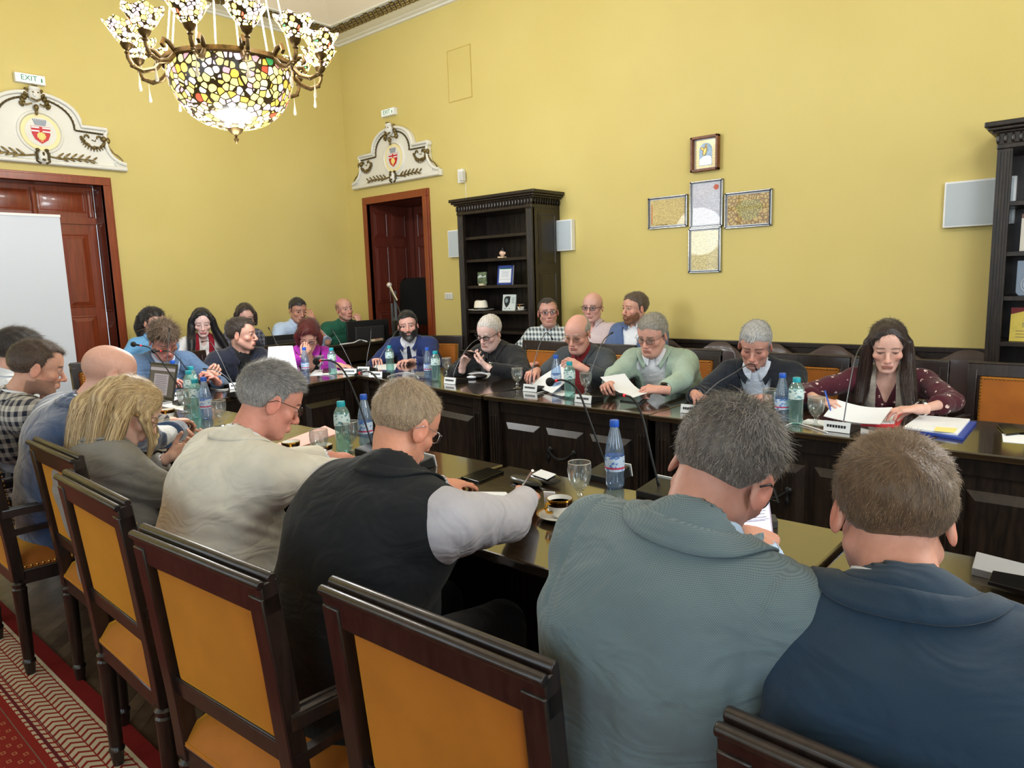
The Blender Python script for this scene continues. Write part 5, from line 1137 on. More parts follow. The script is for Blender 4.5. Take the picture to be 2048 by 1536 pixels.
flat('tablet', 'tablet', [(592, 757), (596, 744), (612, 744), (612, 757)], mat('blue_cover', (60, 92, 160), 0.4), 'blue covered pad behind the bottle of the magenta woman', 0.005)
flat('wallet', 'wallet', [(645, 747), (647, 740), (662, 739), (662, 746)], mat('brown_wallet', (70, 34, 26), 0.4), 'small brown wallet before the magenta woman', 0.012)
flat('phone', 'phone', [(828, 753), (832, 745), (860, 745), (858, 753)], mat('grey_phone', (120, 122, 120), 0.3), 'grey phone left of the bottle pair near the bearded man', 0.008)
flat('newspaper', 'paper', [(318, 812), (340, 797), (372, 800), (366, 822)], label_mat('printed_paper', (224, 224, 220), (120, 122, 126), 0.6), 'printed papers beside the open laptop', 0.003)
flat('paper_sheet', 'paper', [(280, 836), (300, 822), (350, 838), (340, 852)], PAPER, 'white sheet before the bald man in navy velvet', 0.0015)
flat('laptop', 'laptop', [(1943, 1150), (1952, 1117), (2080, 1150), (2080, 1185)], mat('closed_laptop_grey', (138, 140, 144), 0.4), 'closed grey laptop at the right end of the near table', 0.018)
t, pl = flat('phone', 'phone', [(1975, 1170), (1985, 1148), (2080, 1165), (2080, 1198)], BLKG, 'black phone with golden reflection on the closed grey laptop', 0.009, TH+0.018)
flat('pouch', 'pouch', [(1480, 1050), (1492, 1036), (1550, 1042), (1556, 1056), (1510, 1062)], mat('dark_grey_felt', (58, 56, 54), 0.8), 'dark grey rounded pouch behind the lit phone', 0.02)
flat('table_grommet', 'grommet', [(1119, 797), (1128, 792), (1142, 795), (1132, 800)], BLKG, 'black cable grommet in the far table below the teal bottle', 0.002)
# glasses case (open clam) with cloth
x, y, _ = atz(1052, 968); t = empty('glasses_case', (x, y, TH), math.radians(-14), 'open black glasses case with white cloth on the near table', 'glasses case')
CASE = mat('black_hard_case', (12, 13, 14), 0.25)
m = MB(); vs = []; fs = []
m.ell((0.0, 0.0, 0.012), (0.085, 0.034, 0.014), 24, 8); m.build('lower_shell', CASE, t)
m = MB(); o = Matrix.Rotation(0.25, 3, 'X'); m.ell((0.02, 0.065, 0.016), (0.085, 0.036, 0.012), 24, 8, o); m.build('lid', CASE, t)
m = MB(); m.box((0.025, 0.060, 0.0285), (0.085, 0.042, 0.002), o); m.build('cloth', PAPER, t, smooth=0)
# cups
x, y, _ = atz(1120, 1037); saucer((x, y, TH), 'gilt rimmed saucer under the coffee cup, right of the writing man').rotation_euler = (0, 0, 0)
cup((x, y, TH), -0.15, 'white and gold coffee cup right of the writing man in vest')
t = empty('sugar_sachet', atz(1100, 1018), 0.4, 'white paper sachet leaning behind the coffee cup', 'sachet'); t.location.z = TH+0.012; m = MB(); m.box((0, 0, 0.02), (0.035, 0.004, 0.05), Matrix.Rotation(0.2, 3, 'X')); m.build('sachet', PAPER, t, smooth=0)
x, y, _ = atz(1458, 1046); saucer((x, y, TH), 'gilt rimmed saucer behind the lit phone'); cup((x, y, TH), 2.4, 'white and gold cup behind the lit phone')
for px, py, lab in ((583, 908, 'white cup with dark gilt band right under the pink folder edge'), (648, 915, 'white cup with gilt band left of the black vest shoulder')):
    x, y, _ = atz(px, py); cup((x, y, TH), 1.0, lab, False, False)
x, y, _ = atz(336, 838); cup((x, y, TH), 1.0, 'white cup with dark band beside the bald man\'s cuff', False, False)
# cables on the tables
def cable(pts, label, r=0.0028):
    P = [V(*atz(px, py, TH+0.004)) for px, py in pts]; t = empty('white_cable', P[0], 0, label, 'cable', 'white charging cables on the tables')
    S = []
    for i in range(len(P)-1):
        p0, p1, p2, p3 = P[max(i-1, 0)], P[i], P[i+1], P[min(i+2, len(P)-1)]
        for k in range(5): u = k/5; S.append(0.5*((2*p1)+(p2-p0)*u+(2*p0-5*p1+4*p2-p3)*u*u+(3*p1-p0-3*p2+p3)*u**3)-P[0])
    m = MB(); m.tube(S+[P[-1]-P[0]], r, 6); m.build('lead', WHT, t, smooth=60)
cable([(605, 756), (622, 750), (645, 749), (668, 752)], 'white cable before the woman in magenta')
cable([(775, 753), (800, 746), (826, 747), (838, 756)], 'white cable before the bearded man')
cable([(1075, 786), (1100, 781), (1140, 788), (1160, 797)], 'white cable behind the grommet of the far table')
cable([(1570, 852), (1590, 846), (1625, 855), (1655, 865)], 'white cable running left from the long haired woman\'s nameplate')
cable([(420, 775), (435, 779), (455, 778), (470, 774)], 'white cable behind the bald man\'s clasped hands')
# laptop open
t = empty('laptop', (-4.70, 1.90, TH), math.radians(4), 'open black laptop with a grey document on its screen', 'laptop')
m = MB(); m.b2((-0.17, -0.235, 0), (0.17, 0.01, 0.014)); m.build('keyboard_base', mat('laptop_silver', (150, 152, 154), 0.4), t, smooth=0, bevel=0.003)
m = MB()
for r_ in range(5):
    for k in range(13): m.b2((-0.145+k*0.0225, -0.10+r_*0.019, 0.014), (-0.127+k*0.0225, -0.085+r_*0.019, 0.0155))
m.build('keys', BLK, t, smooth=0)
R = Matrix.Rotation(math.radians(-13), 4, 'X')
m = MB(); m.X = Matrix.Translation((0, 0.01, 0.012)) @ R; m.b2((-0.17, -0.004, 0), (0.17, 0.004, 0.235)); m.build('screen_lid', mat('laptop_bezel', (48, 46, 46), 0.4), t, smooth=0, bevel=0.003)
m = MB(); m.X = Matrix.Translation((0, 0.01, 0.012)) @ R; m.b2((-0.155, -0.0055, 0.02), (0.155, -0.004, 0.22)); m.build('screen', mat('screen_dark_grey', (84, 82, 84), 0.3, emit=(84, 82, 84), estr=0.25), t, smooth=0)
m = MB(); m.X = Matrix.Translation((0, 0.01, 0.012)) @ R; m.b2((-0.095, -0.0065, 0.03), (0.085, -0.0055, 0.165)); m.b2((-0.155, -0.0065, 0.185), (0.155, -0.0055, 0.205)); m.build('document_window', mat('screen_pale', (160, 154, 164), 0.3, emit=(160, 154, 164), estr=0.35), t, smooth=0)
m = MB(); m.X = Matrix.Translation((0, 0.01, 0.012)) @ R
for k in range(10): m.b2((-0.08+0.006*(k % 3), -0.0072, 0.15-k*0.0115), (0.07-0.01*(k % 2), -0.0065, 0.153-k*0.0115))
m.build('text_lines', mat('screen_text', (110, 106, 118), 0.4), t, smooth=0)
# ================================================================ people: distance fields meshed with surface nets
def nrm(v): v = np.asarray(v, float); return v/(np.linalg.norm(v)+1e-12)
class Field:
    def __init__(s, lo, hi, h):
        s.lo = np.asarray(lo, float); s.h = h; s.n = np.maximum(3, np.ceil((np.asarray(hi)-s.lo)/h).astype(int)+1)
        s.d = np.full(s.n, 0.3, np.float32)
        s.ax = [(s.lo[i]+np.arange(s.n[i])*h).astype(np.float32) for i in range(3)]
    def sub(s, lo, hi):
        a = np.clip(np.floor((np.asarray(lo)-s.lo)/s.h).astype(int), 0, s.n); b = np.clip(np.ceil((np.asarray(hi)-s.lo)/s.h).astype(int)+1, 0, s.n)
        return tuple(slice(i, j) for i, j in zip(a, b))
    def xyz(s, sl=(slice(None),)*3):
        return s.ax[0][sl[0]][:, None, None], s.ax[1][sl[1]][None, :, None], s.ax[2][sl[2]][None, None, :]
    def add(s, prim, k=0.0, mode='u'):
        fn, lo, hi = prim; pad = max(k, 0)+3*s.h
        sl = s.sub(np.asarray(lo)-pad, np.asarray(hi)+pad)
        if any(q.stop <= q.start for q in sl): return s
        x, y, z = s.xyz(sl); b = fn(x, y, z); a = s.d[sl]
        if mode == 'u':
            if k > 0:
                h = np.clip(0.5+0.5*(a-b)/k, 0, 1); s.d[sl] = a*(1-h)+b*h-k*h*(1-h)
            else: s.d[sl] = np.minimum(a, b)
        else:
            b = -b
            if k > 0:
                h = np.clip(0.5-0.5*(a-b)/k, 0, 1); s.d[sl] = b*(1-h)+a*h+k*h*(1-h) if 0 else np.maximum(a, b)+k*0.25*np.maximum(0, 1-np.abs(a-b)/k)**2
            else: s.d[sl] = np.maximum(a, b)
        return s
def cap(a, b, ra, rb=None):
    a = np.asarray(a, float); b = np.asarray(b, float); rb = ra if rb is None else rb; ab = b-a; L = max(float(ab@ab), 1e-9); m = max(ra, rb)
    def fn(x, y, z):
        px, py, pz = x-a[0], y-a[1], z-a[2]; t = np.clip((px*ab[0]+py*ab[1]+pz*ab[2])/L, 0, 1)
        return np.sqrt((px-t*ab[0])**2+(py-t*ab[1])**2+(pz-t*ab[2])**2)-(ra+(rb-ra)*t)
    return fn, np.minimum(a, b)-m, np.maximum(a, b)+m
def ell(c, r, R=None):
    c = np.asarray(c, float); r = np.asarray(r, float); m = r.max() if R is not None else r
    def fn(x, y, z):
        p = [x-c[0], y-c[1], z-c[2]]
        if R is not None: p = [p[0]*R[0][i]+p[1]*R[1][i]+p[2]*R[2][i] for i in range(3)]
        k0 = np.sqrt((p[0]/r[0])**2+(p[1]/r[1])**2+(p[2]/r[2])**2); k1 = np.sqrt((p[0]/r[0]**2)**2+(p[1]/r[1]**2)**2+(p[2]/r[2]**2)**2)+1e-9
        return k0*(k0-1)/k1
    return fn, c-m, c+m
def tubeE(a, b, wa, da, wb, db, L, pw=2.3):
    """elliptical tapered segment, w: half width along lateral axis L, d: half depth"""
    a = np.asarray(a, float); b = np.asarray(b, float); ab = b-a; LL = max(float(ab@ab), 1e-9); L = np.asarray(L, float); m = max(wa, wb, da, db)
    def fn(x, y, z):
        px, py, pz = x-a[0], y-a[1], z-a[2]; t = np.clip((px*ab[0]+py*ab[1]+pz*ab[2])/LL, 0, 1)
        qx, qy, qz = px-t*ab[0], py-t*ab[1], pz-t*ab[2]; u = qx*L[0]+qy*L[1]+qz*L[2]
        w2 = np.maximum(qx*qx+qy*qy+qz*qz-u*u, 0); W = wa+(wb-wa)*t; D = da+(db-da)*t
        k = ((np.abs(u)/W)**pw+(np.sqrt(w2)/D)**pw)**(1/pw)
        return (k-1)*np.minimum(W, D)*0.9
    return fn, np.minimum(a, b)-m, np.maximum(a, b)+m
def nets(d, lo, h):
    n = d.shape; s = d < 0
    c = s[:-1, :-1, :-1].astype(np.int8); 
    tot = np.zeros((n[0]-1, n[1]-1, n[2]-1), np.int8)
    for i in (0, 1):
        for j in (0, 1):
            for k in (0, 1): tot += s[i:n[0]-1+i, j:n[1]-1+j, k:n[2]-1+k]
    act = (tot > 0) & (tot < 8); idx = np.argwhere(act)
    if len(idx) == 0: return np.zeros((0, 3)), np.zeros((0, 4), int)
    I, J, K = idx.T; off = [(i, j, k) for i in (0, 1) for j in (0, 1) for k in (0, 1)]
    val = np.stack([d[I+o[0], J+o[1], K+o[2]] for o in off], 1).astype(np.float64)
    P = np.zeros((len(idx), 3)); cnt = np.zeros(len(idx))
    for e0 in range(8):
        for bit, ax in ((4, 0), (2, 1), (1, 2)):
            if e0 & bit: continue
            e1 = e0 | bit; a, b = val[:, e0], val[:, e1]; m = (a < 0) != (b < 0)
            t = np.where(m, a/(np.where(m, a-b, 1)), 0); p = np.array(off[e0], float)[None].repeat(len(idx), 0); p[:, ax] = t
            P += p*m[:, None]; cnt += m
    P = (P/cnt[:, None]+idx)*h+np.asarray(lo)
    vid = np.full(act.shape, -1, np.int64); vid[I, J, K] = np.arange(len(idx)); F = []
    for ax in range(3):
        sl0 = [slice(None)]*3; sl1 = [slice(None)]*3; sl0[ax] = slice(0, -1); sl1[ax] = slice(1, None)
        a, b = s[tuple(sl0)], s[tuple(sl1)]; e = np.argwhere(a != b); u, v = [(1, 2), (2, 0), (0, 1)][ax]
        ok = (e[:, u] > 0) & (e[:, v] > 0) & (e[:, u] < act.shape[u]) & (e[:, v] < act.shape[v]); e = e[ok]
        flip = a[e[:, 0], e[:, 1], e[:, 2]]
        q = []
        for du, dv in ((1, 1), (0, 1), (0, 0), (1, 0)):
            f = e.copy(); f[:, u] -= du; f[:, v] -= dv; q.append(vid[f[:, 0], f[:, 1], f[:, 2]])
        q = np.stack(q, 1); q = np.where(flip[:, None], q, q[:, ::-1]); F.append(q[(q >= 0).all(1)])
    return P, np.concatenate(F)
def npmesh(name, V_, F_, mats, parent=None, origin=None, colors=None, smooth=True, fmat=None):
    """V_ (n,3) world coordinates; F_ (m,k) of equal length faces, or list of arrays"""
    me = bpy.data.meshes.new(name); Fs = F_ if isinstance(F_, list) else [F_]
    Fs = [f for f in Fs if len(f)]; V_ = np.asarray(V_, float)
    if origin is not None: V_ = V_-np.asarray(origin)
    me.vertices.add(len(V_)); me.vertices.foreach_set('co', V_.astype(np.float32).ravel())
    tot = sum(f.size for f in Fs); me.loops.add(tot); me.loops.foreach_set('vertex_index', np.concatenate([f.ravel() for f in Fs]).astype(np.int32))
    st_ = []; o = 0; ns = []
    for f in Fs: k = f.shape[1]; st_.append(o+np.arange(len(f))*k); o += f.size; ns.append(np.full(len(f), k))
    me.polygons.add(sum(len(f) for f in Fs)); me.polygons.foreach_set('loop_start', np.concatenate(st_).astype(np.int32)); me.polygons.foreach_set('loop_total', np.concatenate(ns).astype(np.int32))
    for m in (mats if isinstance(mats, (list, tuple)) else [mats]): me.materials.append(m)
    if fmat is not None: me.polygons.foreach_set('material_index', np.asarray(fmat, np.int32))
    if smooth: me.polygons.foreach_set('use_smooth', np.ones(len(me.polygons), bool))
    me.update(); me.validate()
    if colors is not None:
        ca = me.color_attributes.new('col', 'FLOAT_COLOR', 'POINT'); c4 = np.ones((len(V_), 4), np.float32); c4[:, :3] = colors; ca.data.foreach_set('color', c4.ravel())
    o = bpy.data.objects.new(name, me); C.objects.link(o)
    if parent is not None: o.parent = parent
    return o
def join(parts):
    """parts: list of (V, F, colors); returns combined"""
    Vs, Fs, Cs = [], {}, []; o = 0
    for v, f, c in parts:
        for ff in (f if isinstance(f, list) else [f]):
            if len(ff): Fs.setdefault(ff.shape[1], []).append(ff+o)
        Vs.append(v); Cs.append(c if c is not None else np.zeros((len(v), 3))); o += len(v)
    return np.concatenate(Vs), [np.concatenate(x) for x in Fs.values()], np.concatenate(Cs)
def tube_np(P, r, n=6):
    m = MB(); m.tube([tuple(p) for p in P], list(r) if isinstance(r, (list, tuple, np.ndarray)) else r, n, cap=False); return np.array(m.v), np.array(m.f)
def wob(x, y, z, f=1.0):
    return (np.sin(13*f*x+4*np.sin(7*f*z+1.3)+2*y)*np.sin(17*f*z+3*np.sin(9*f*y)+0.7)+0.6*np.sin(29*f*y+3*np.sin(11*f*x)+21*f*z))

# ---- materials for people
def skin_material():
    t = NT('skin'); a = t.n('ShaderNodeAttribute', attribute_name='col'); nz = t.n('ShaderNodeTexNoise', i_Scale=90.0, i_Detail=3.0); t.l(t.coord('Object'), nz.inputs['Vector'])
    mx = t.n('ShaderNodeMix', data_type='RGBA', blend_type='MULTIPLY'); mx.inputs[0].default_value = 0.35; r = t.ramp(nz.outputs['Fac'], [(0.3, (0.85, 0.8, 0.78)), (0.7, (1.1, 1.08, 1.08))])
    t.l(a.outputs['Color'], mx.inputs[6]); t.l(r.outputs[0], mx.inputs[7]); t.l(mx.outputs[2], t.b.inputs['Base Color'])
    t.b.inputs['Roughness'].default_value = 0.48; t.b.inputs['Specular IOR Level'].default_value = 0.4
    t.b.inputs['Subsurface Weight'].default_value = 0.12; t.b.inputs['Subsurface Radius'].default_value = (1, 0.35, 0.2); t.b.inputs['Subsurface Scale'].default_value = 0.006
    n2 = t.n('ShaderNodeTexNoise', i_Scale=260.0, i_Detail=2.0); t.l(t.coord('Object'), n2.inputs['Vector']); t.bump(n2.outputs['Fac'], 0.12, 0.001); return t.m
SKIN = skin_material()
def hair_material(name, rough=0.42):
    t = NT(name); a = t.n('ShaderNodeAttribute', attribute_name='col'); t.l(a.outputs['Color'], t.b.inputs['Base Color']); t.b.inputs['Roughness'].default_value = rough; t.b.inputs['Specular IOR Level'].default_value = 0.35
    t.b.inputs['Sheen Weight'].default_value = 0.15; nz = t.n('ShaderNodeTexNoise', i_Scale=60.0, i_Detail=4.0); t.l(t.coord('Object', (4, 4, 0.6)), nz.inputs['Vector']); t.bump(nz.outputs['Fac'], 0.5, 0.004); return t.m
HAIRM = hair_material('hair'); HAIRS = hair_material('glossy_hair', 0.3)
def fabric(name, col, kind='plain', col2=None, rough=0.85, scale=1.0, sheen=0.15):
    t = NT(name); c = lin(col); co = t.coord('Object')
    nz = t.n('ShaderNodeTexNoise', i_Scale=6.0, i_Detail=5.0, i_Distortion=1.0); t.l(co, nz.inputs['Vector'])
    r = t.ramp(nz.outputs['Fac'], [(0.3, tuple(v*0.9 for v in c)), (0.7, tuple(min(1, v*1.08) for v in c))]); out = r.outputs[0]
    if kind == 'weave':
        w1 = t.n('ShaderNodeTexWave', i_Scale=150.0*scale, bands_direction='DIAGONAL'); t.l(co, w1.inputs['Vector']); w2 = t.n('ShaderNodeTexWave', i_Scale=170.0*scale, bands_direction='Z'); t.l(co, w2.inputs['Vector'])
        m_ = t.n('ShaderNodeMath', operation='MULTIPLY'); t.l(w1.outputs['Fac'], m_.inputs[0]); t.l(w2.outputs['Fac'], m_.inputs[1])
        mx = t.n('ShaderNodeMix', data_type='RGBA'); t.l(m_.outputs[0], mx.inputs[0]); t.l(out, mx.inputs[6]); mx.inputs[7].default_value = (*lin(col2), 1); out = mx.outputs[2]
    if kind == 'check':
        sp = t.n('ShaderNodeSeparateXYZ'); t.l(co, sp.inputs[0]); res = []
        dd = t.n('ShaderNodeMath', operation='ADD'); t.l(sp.outputs['X'], dd.inputs[0]); t.l(sp.outputs['Y'], dd.inputs[1])
        for src in (dd.outputs[0], sp.outputs['Z']):
            a = t.n('ShaderNodeMath', operation='MULTIPLY'); a.inputs[1].default_value = 150.0*scale; t.l(src, a.inputs[0]); s_ = t.n('ShaderNodeMath', operation='SINE'); t.l(a.outputs[0], s_.inputs[0])
            g = t.n('ShaderNodeMath', operation='GREATER_THAN'); g.inputs[1].default_value = 0.0; t.l(s_.outputs[0], g.inputs[0]); res.append(g.outputs[0])
        s2 = t.n('ShaderNodeMath', operation='ADD'); t.l(res[0], s2.inputs[0]); t.l(res[1], s2.inputs[1]); hv = t.n('ShaderNodeMath', operation='MULTIPLY'); hv.inputs[1].default_value = 0.5; t.l(s2.outputs[0], hv.inputs[0])
        mx = t.n('ShaderNodeMix', data_type='RGBA'); t.l(hv.outputs[0], mx.inputs[0]); t.l(out, mx.inputs[6]); mx.inputs[7].default_value = (*lin(col2), 1); out = mx.outputs[2]
    if kind == 'floral':
        vo = t.n('ShaderNodeTexVoronoi', i_Scale=22.0); t.l(co, vo.inputs['Vector']); l_ = t.n('ShaderNodeMath', operation='LESS_THAN'); l_.inputs[1].default_value = 0.2; t.l(vo.outputs['Distance'], l_.inputs[0])
        n3 = t.n('ShaderNodeTexNoise', i_Scale=90.0); t.l(co, n3.inputs['Vector']); g3 = t.n('ShaderNodeMath', operation='GREATER_THAN'); g3.inputs[1].default_value = 0.48; t.l(n3.outputs['Fac'], g3.inputs[0]); mm = t.n('ShaderNodeMath', operation='MULTIPLY'); t.l(l_.outputs[0], mm.inputs[0]); t.l(g3.outputs[0], mm.inputs[1])
        mx = t.n('ShaderNodeMix', data_type='RGBA'); t.l(mm.outputs[0], mx.inputs[0]); t.l(out, mx.inputs[6]); mx.inputs[7].default_value = (*lin(col2), 1); out = mx.outputs[2]
    if kind == 'velvet': sheen = 0.8
    t.l(out, t.b.inputs['Base Color']); t.b.inputs['Roughness'].default_value = rough; t.b.inputs['Specular IOR Level'].default_value = 0.25
    t.b.inputs['Sheen Weight'].default_value = sheen; t.b.inputs['Sheen Roughness'].default_value = 0.5
    # soft folds + weave
    nf = t.n('ShaderNodeTexNoise', i_Scale=7.0, i_Detail=2.0, i_Distortion=1.6); t.l(t.coord('Object', (1, 1, 1.6)), nf.inputs['Vector']); b1 = t.n('ShaderNodeBump', i_Strength=0.55, i_Distance=0.02); t.l(nf.outputs['Fac'], b1.inputs['Height'])
    nw = t.n('ShaderNodeTexNoise', i_Scale=420.0, i_Detail=2.0); t.l(co, nw.inputs['Vector']); b2 = t.n('ShaderNodeBump', i_Strength=0.25, i_Distance=0.001); t.l(nw.outputs['Fac'], b2.inputs['Height']); t.l(b1.outputs[0], b2.inputs['Normal']); t.l(b2.outputs[0], t.b.inputs['Normal'])
    return t.m

def rotm(yaw, pitch, roll):
    """head frame columns: x right, y forward, z up. yaw: heading (0 = +y, ccw), pitch: positive looks down, roll: positive tilts to the person's right"""
    y, p, r = map(math.radians, (yaw, pitch, roll))
    Rz = np.array([[math.cos(y), -math.sin(y), 0], [math.sin(y), math.cos(y), 0], [0, 0, 1]])
    Rx = np.array([[1, 0, 0], [0, math.cos(-p), -math.sin(-p)], [0, math.sin(-p), math.cos(-p)]])
    Ry = np.array([[math.cos(r), 0, math.sin(r)], [0, 1, 0], [-math.sin(r), 0, math.cos(r)]])
    return Rz @ Rx @ Ry

def head_field(S, h):
    f = Field((-0.105, -0.125, -0.20), (0.105, 0.135, 0.125), h); fem = S.get('fem', 0); w = S.get('hw', 1.0); j = S.get('jaw', 0.84 if fem else 1.0)
    f.add(ell((0, -0.012, 0.028), (0.074*w, 0.096, 0.084))); f.add(ell((0, 0.045, 0.03), (0.058*w, 0.046, 0.06)), 0.03)
    f.add(ell((0, 0.028, -0.045), (0.057*w*j, 0.06, 0.072)), 0.02)
    for s in (-1, 1):
        f.add(cap((s*0.052*w*j, -0.002, -0.055), (s*0.022*j, 0.062, -0.098), 0.017, 0.015), 0.025)
        f.add(ell((s*0.042*w, 0.058, -0.03), (0.021, 0.02, 0.018)), 0.018)
    f.add(ell((0, 0.070, -0.100), (0.022, 0.019, 0.016)), 0.02)
    f.add(cap((-0.034, 0.083, 0.016), (0.034, 0.083, 0.016), 0.0085 if not fem else 0.006), 0.012)
    for s in (-1, 1):
        f.add(ell((s*0.031, 0.100, -0.003), (0.0165, 0.016, 0.011)), 0.012, 's'); f.add(ell((s*0.031, 0.0755, -0.002), (0.0145, 0.0125, 0.0115)), 0.002)
        f.add(cap((s*0.019, 0.089, 0.0055), (s*0.044, 0.084, 0.0045), 0.0035), 0.005)   # upper lid fold
    f.add(cap((0, 0.086, 0.008), (0, 0.111, -0.036), 0.0065, 0.010), 0.012); f.add(ell((0, 0.108, -0.040), (0.0105, 0.0105, 0.009)), 0.008)
    for s in (-1, 1): f.add(ell((s*0.0115, 0.098, -0.043), (0.0085, 0.0095, 0.007)), 0.005)
    f.add(ell((0, 0.088, -0.070), (0.027, 0.013, 0.017)), 0.012)
    f.add(cap((-0.018, 0.093, -0.0665), (0.018, 0.093, -0.0665), 0.0048), 0.004); f.add(cap((-0.015, 0.093, -0.0775), (0.015, 0.093, -0.0775), 0.0056), 0.004)
    f.add(cap((-0.022, 0.100, -0.072), (0.022, 0.100, -0.072), 0.0022), 0.003, 's')
    f.add(ell((0, 0.094, -0.088), (0.02, 0.008, 0.006)), 0.008, 's')
    if S.get('jowl'): f.add(ell((0, 0.035, -0.105), (0.05, 0.05, 0.032)), 0.03)
    er = S.get('ear', 1.0)
    for s in (-1, 1):
        R = rotm(-s*24, 0, -s*8); c = np.array([s*0.077*w, -0.006, -0.012])
        f.add(ell(c, (0.0075, 0.0185*er, 0.031*er), R), 0.006); f.add(ell(c+R[:, 0]*s*0.0085+R[:, 1]*0.003+R[:, 2]*0.004, (0.006, 0.011, 0.019), R), 0.003, 's')
        f.add(ell(c+np.array([s*0.0, 0.010, -0.004]), (0.005, 0.005, 0.008), R), 0.003)
    # neck
    nb = S['_neck_local']; nr = S.get('neck', 0.053 if not fem else 0.044)
    f.add(cap((0, -0.022, -0.055), nb, nr*0.96, nr*1.02), 0.022)
    if not fem: f.add(ell((0, 0.045, -0.135), (0.012, 0.012, 0.016)), 0.02)
    return f
def head_colors(P, S):
    x, y, z = P.T; base = np.array(lin(S.get('skin', (214, 164, 138)))); c = np.tile(base, (len(P), 1)); ax = np.abs(x)
    def blend(m, col): 
        m = np.clip(m, 0, 1)[:, None]; c[:] = c*(1-m)+np.array(col)*m
    red = base*np.array([1.0, 0.70, 0.66])
    blend(0.55*np.exp(-((ax-0.043)**2+(z+0.035)**2)/0.0005)*(y > 0.02), red); blend(0.6*np.exp(-(ax**2+(z+0.04)**2)/0.00025)*(y > 0.09), red)
    blend(0.55*(ax > 0.078)*(y < 0.03), red)
    st = S.get('stubble', 0)
    if st:
        m = ((z < -0.05)*(y > -0.0)+(z < -0.06)*(y > -0.03)) > 0; m = m & ~((ax < 0.028) & (z > -0.083) & (z < -0.058)); blend(st*m*(z > -0.135), np.array(lin(S.get('beardcol', (90, 74, 66)))))
    blend(((ax < 0.024) & (z > -0.083) & (z < -0.0625) & (y > 0.085))*(0.85 if S.get('fem') else 0.55), base*np.array([0.86, 0.42, 0.42]) if not S.get('lip') else np.array(lin(S['lip'])))
    blend(((ax < 0.022) & (np.abs(z+0.072) < 0.0022) & (y > 0.083))*0.8, base*0.3)
    # brows
    bz = 0.0195+0.06*(ax-0.012)-1.6*np.maximum(ax-0.034, 0)**1.3; blend(((np.abs(z-bz) < (0.0042 if not S.get('fem') else 0.003)) & (ax > 0.011) & (ax < 0.050) & (y > 0.05))*0.8, lin(S.get('brow', (70, 52, 42))))
    # eyes
    ex = (ax-0.031)/0.0135; ez = (z+0.002)/0.0065; eye = (ex**2+ez**2 < 1) & (y > 0.072); lid = S.get('lid', 0.2)
    opened = eye & (ez < 1-2*lid) ; blend(eye*1.0, base*0.86)
    blend(opened*0.95, lin((226, 220, 214))); gx = S.get('gaze', 0.0); blend((opened & (np.abs(x-np.sign(x)*0.031-gx) < 0.0055)), lin(S.get('iris', (60, 44, 34))))
    blend((eye & (np.abs(ez-(1-2*lid)) < 0.45))*0.75, base*0.18); blend(((ex**2+ez**2 < 1.5) & ~eye & (y > 0.065))*0.25, base*0.55)
    blend(0.5*((ax < 0.016) & (ax > 0.006) & (z < -0.046) & (z > -0.053) & (y > 0.09)), base*0.2)  # nostril shade painted as dark skin
    if S.get('ring'):
        zl = np.interp(y, HL_Y, hairline({'side': -0.01, 'nape': -0.055})); k = np.clip((z-zl)/0.02, 0, 1)*np.clip((S.get('ringz', 0.045)-0.25*y-z)/0.03, 0, 1)*(y < 0.035); blend(S['ring']*k, np.array(lin(S['hair'][0])))
    if S.get('scalp'): # thin hair tint on the crown
        blend(S['scalp']*((z > 0.05)*1.0), lin(S['hair'][0]))
    return c
HL_Y = np.array([-0.13, -0.085, -0.055, -0.03, -0.010, 0.002, 0.012, 0.026, 0.045, 0.07, 0.09, 0.12])
def hairline(style):
    f = style.get('front', 0.066); sb = style.get('side', -0.022); nape = style.get('nape', -0.068)
    return np.array([nape, nape, nape*0.95, -0.038, 0.004, sb*0.9, sb, 0.028, f*0.8, f, f+0.004, f+0.02])
def hair_shell(S, h):
    st = S['style']; t = st.get('t', 0.010); w = S.get('hw', 1.0); f = Field((-0.12, -0.14, -0.11), (0.12, 0.14, 0.165), h)
    tt = st.get('top', t)
    f.add(ell((0, -0.012, 0.028), (0.074*w+t*0.8, 0.096+t, 0.084+tt))); f.add(ell((0, 0.045, 0.03), (0.058*w+t*0.8, 0.046+t*0.8, 0.06+tt)), 0.03)
    for c, r in st.get('bumps', []): f.add(ell(c, r), 0.02)
    x, y, z = f.xyz(); zl = np.interp(y, HL_Y, hairline(st)).astype(np.float32); ax = np.abs(x)
    rec = st.get('recede', 0.0); zl = zl-st.get('curve', 0.0)*np.minimum((x/0.05)**2, 1.6)*np.clip((y-0.0)/0.04, 0, 1)+0.0035*np.sin(190*x+3*np.sin(120*x))*np.clip((y-0.03)/0.03, 0, 1)
    zl = zl + rec*np.exp(-((ax-0.045)/0.02)**2)*(y > 0.02)
    d = np.maximum(f.d+t*0.9*(1-np.clip((z-zl)/0.035, 0.0, 1)), (zl-z)*0.9+0.0*x)
    if st.get('bald') is not None: # crown bare: keep the ring below this height
        d = np.maximum(d, (z-st['bald']-st.get('baldtilt', 0)*y)*0.9+0*x)
    if st.get('thin') : d = d
    d = d+0.0018*wob(x*3, y*3, z*3, 1.4)*st.get('mess', 1.0)
    f.d = d.astype(np.float32); return f
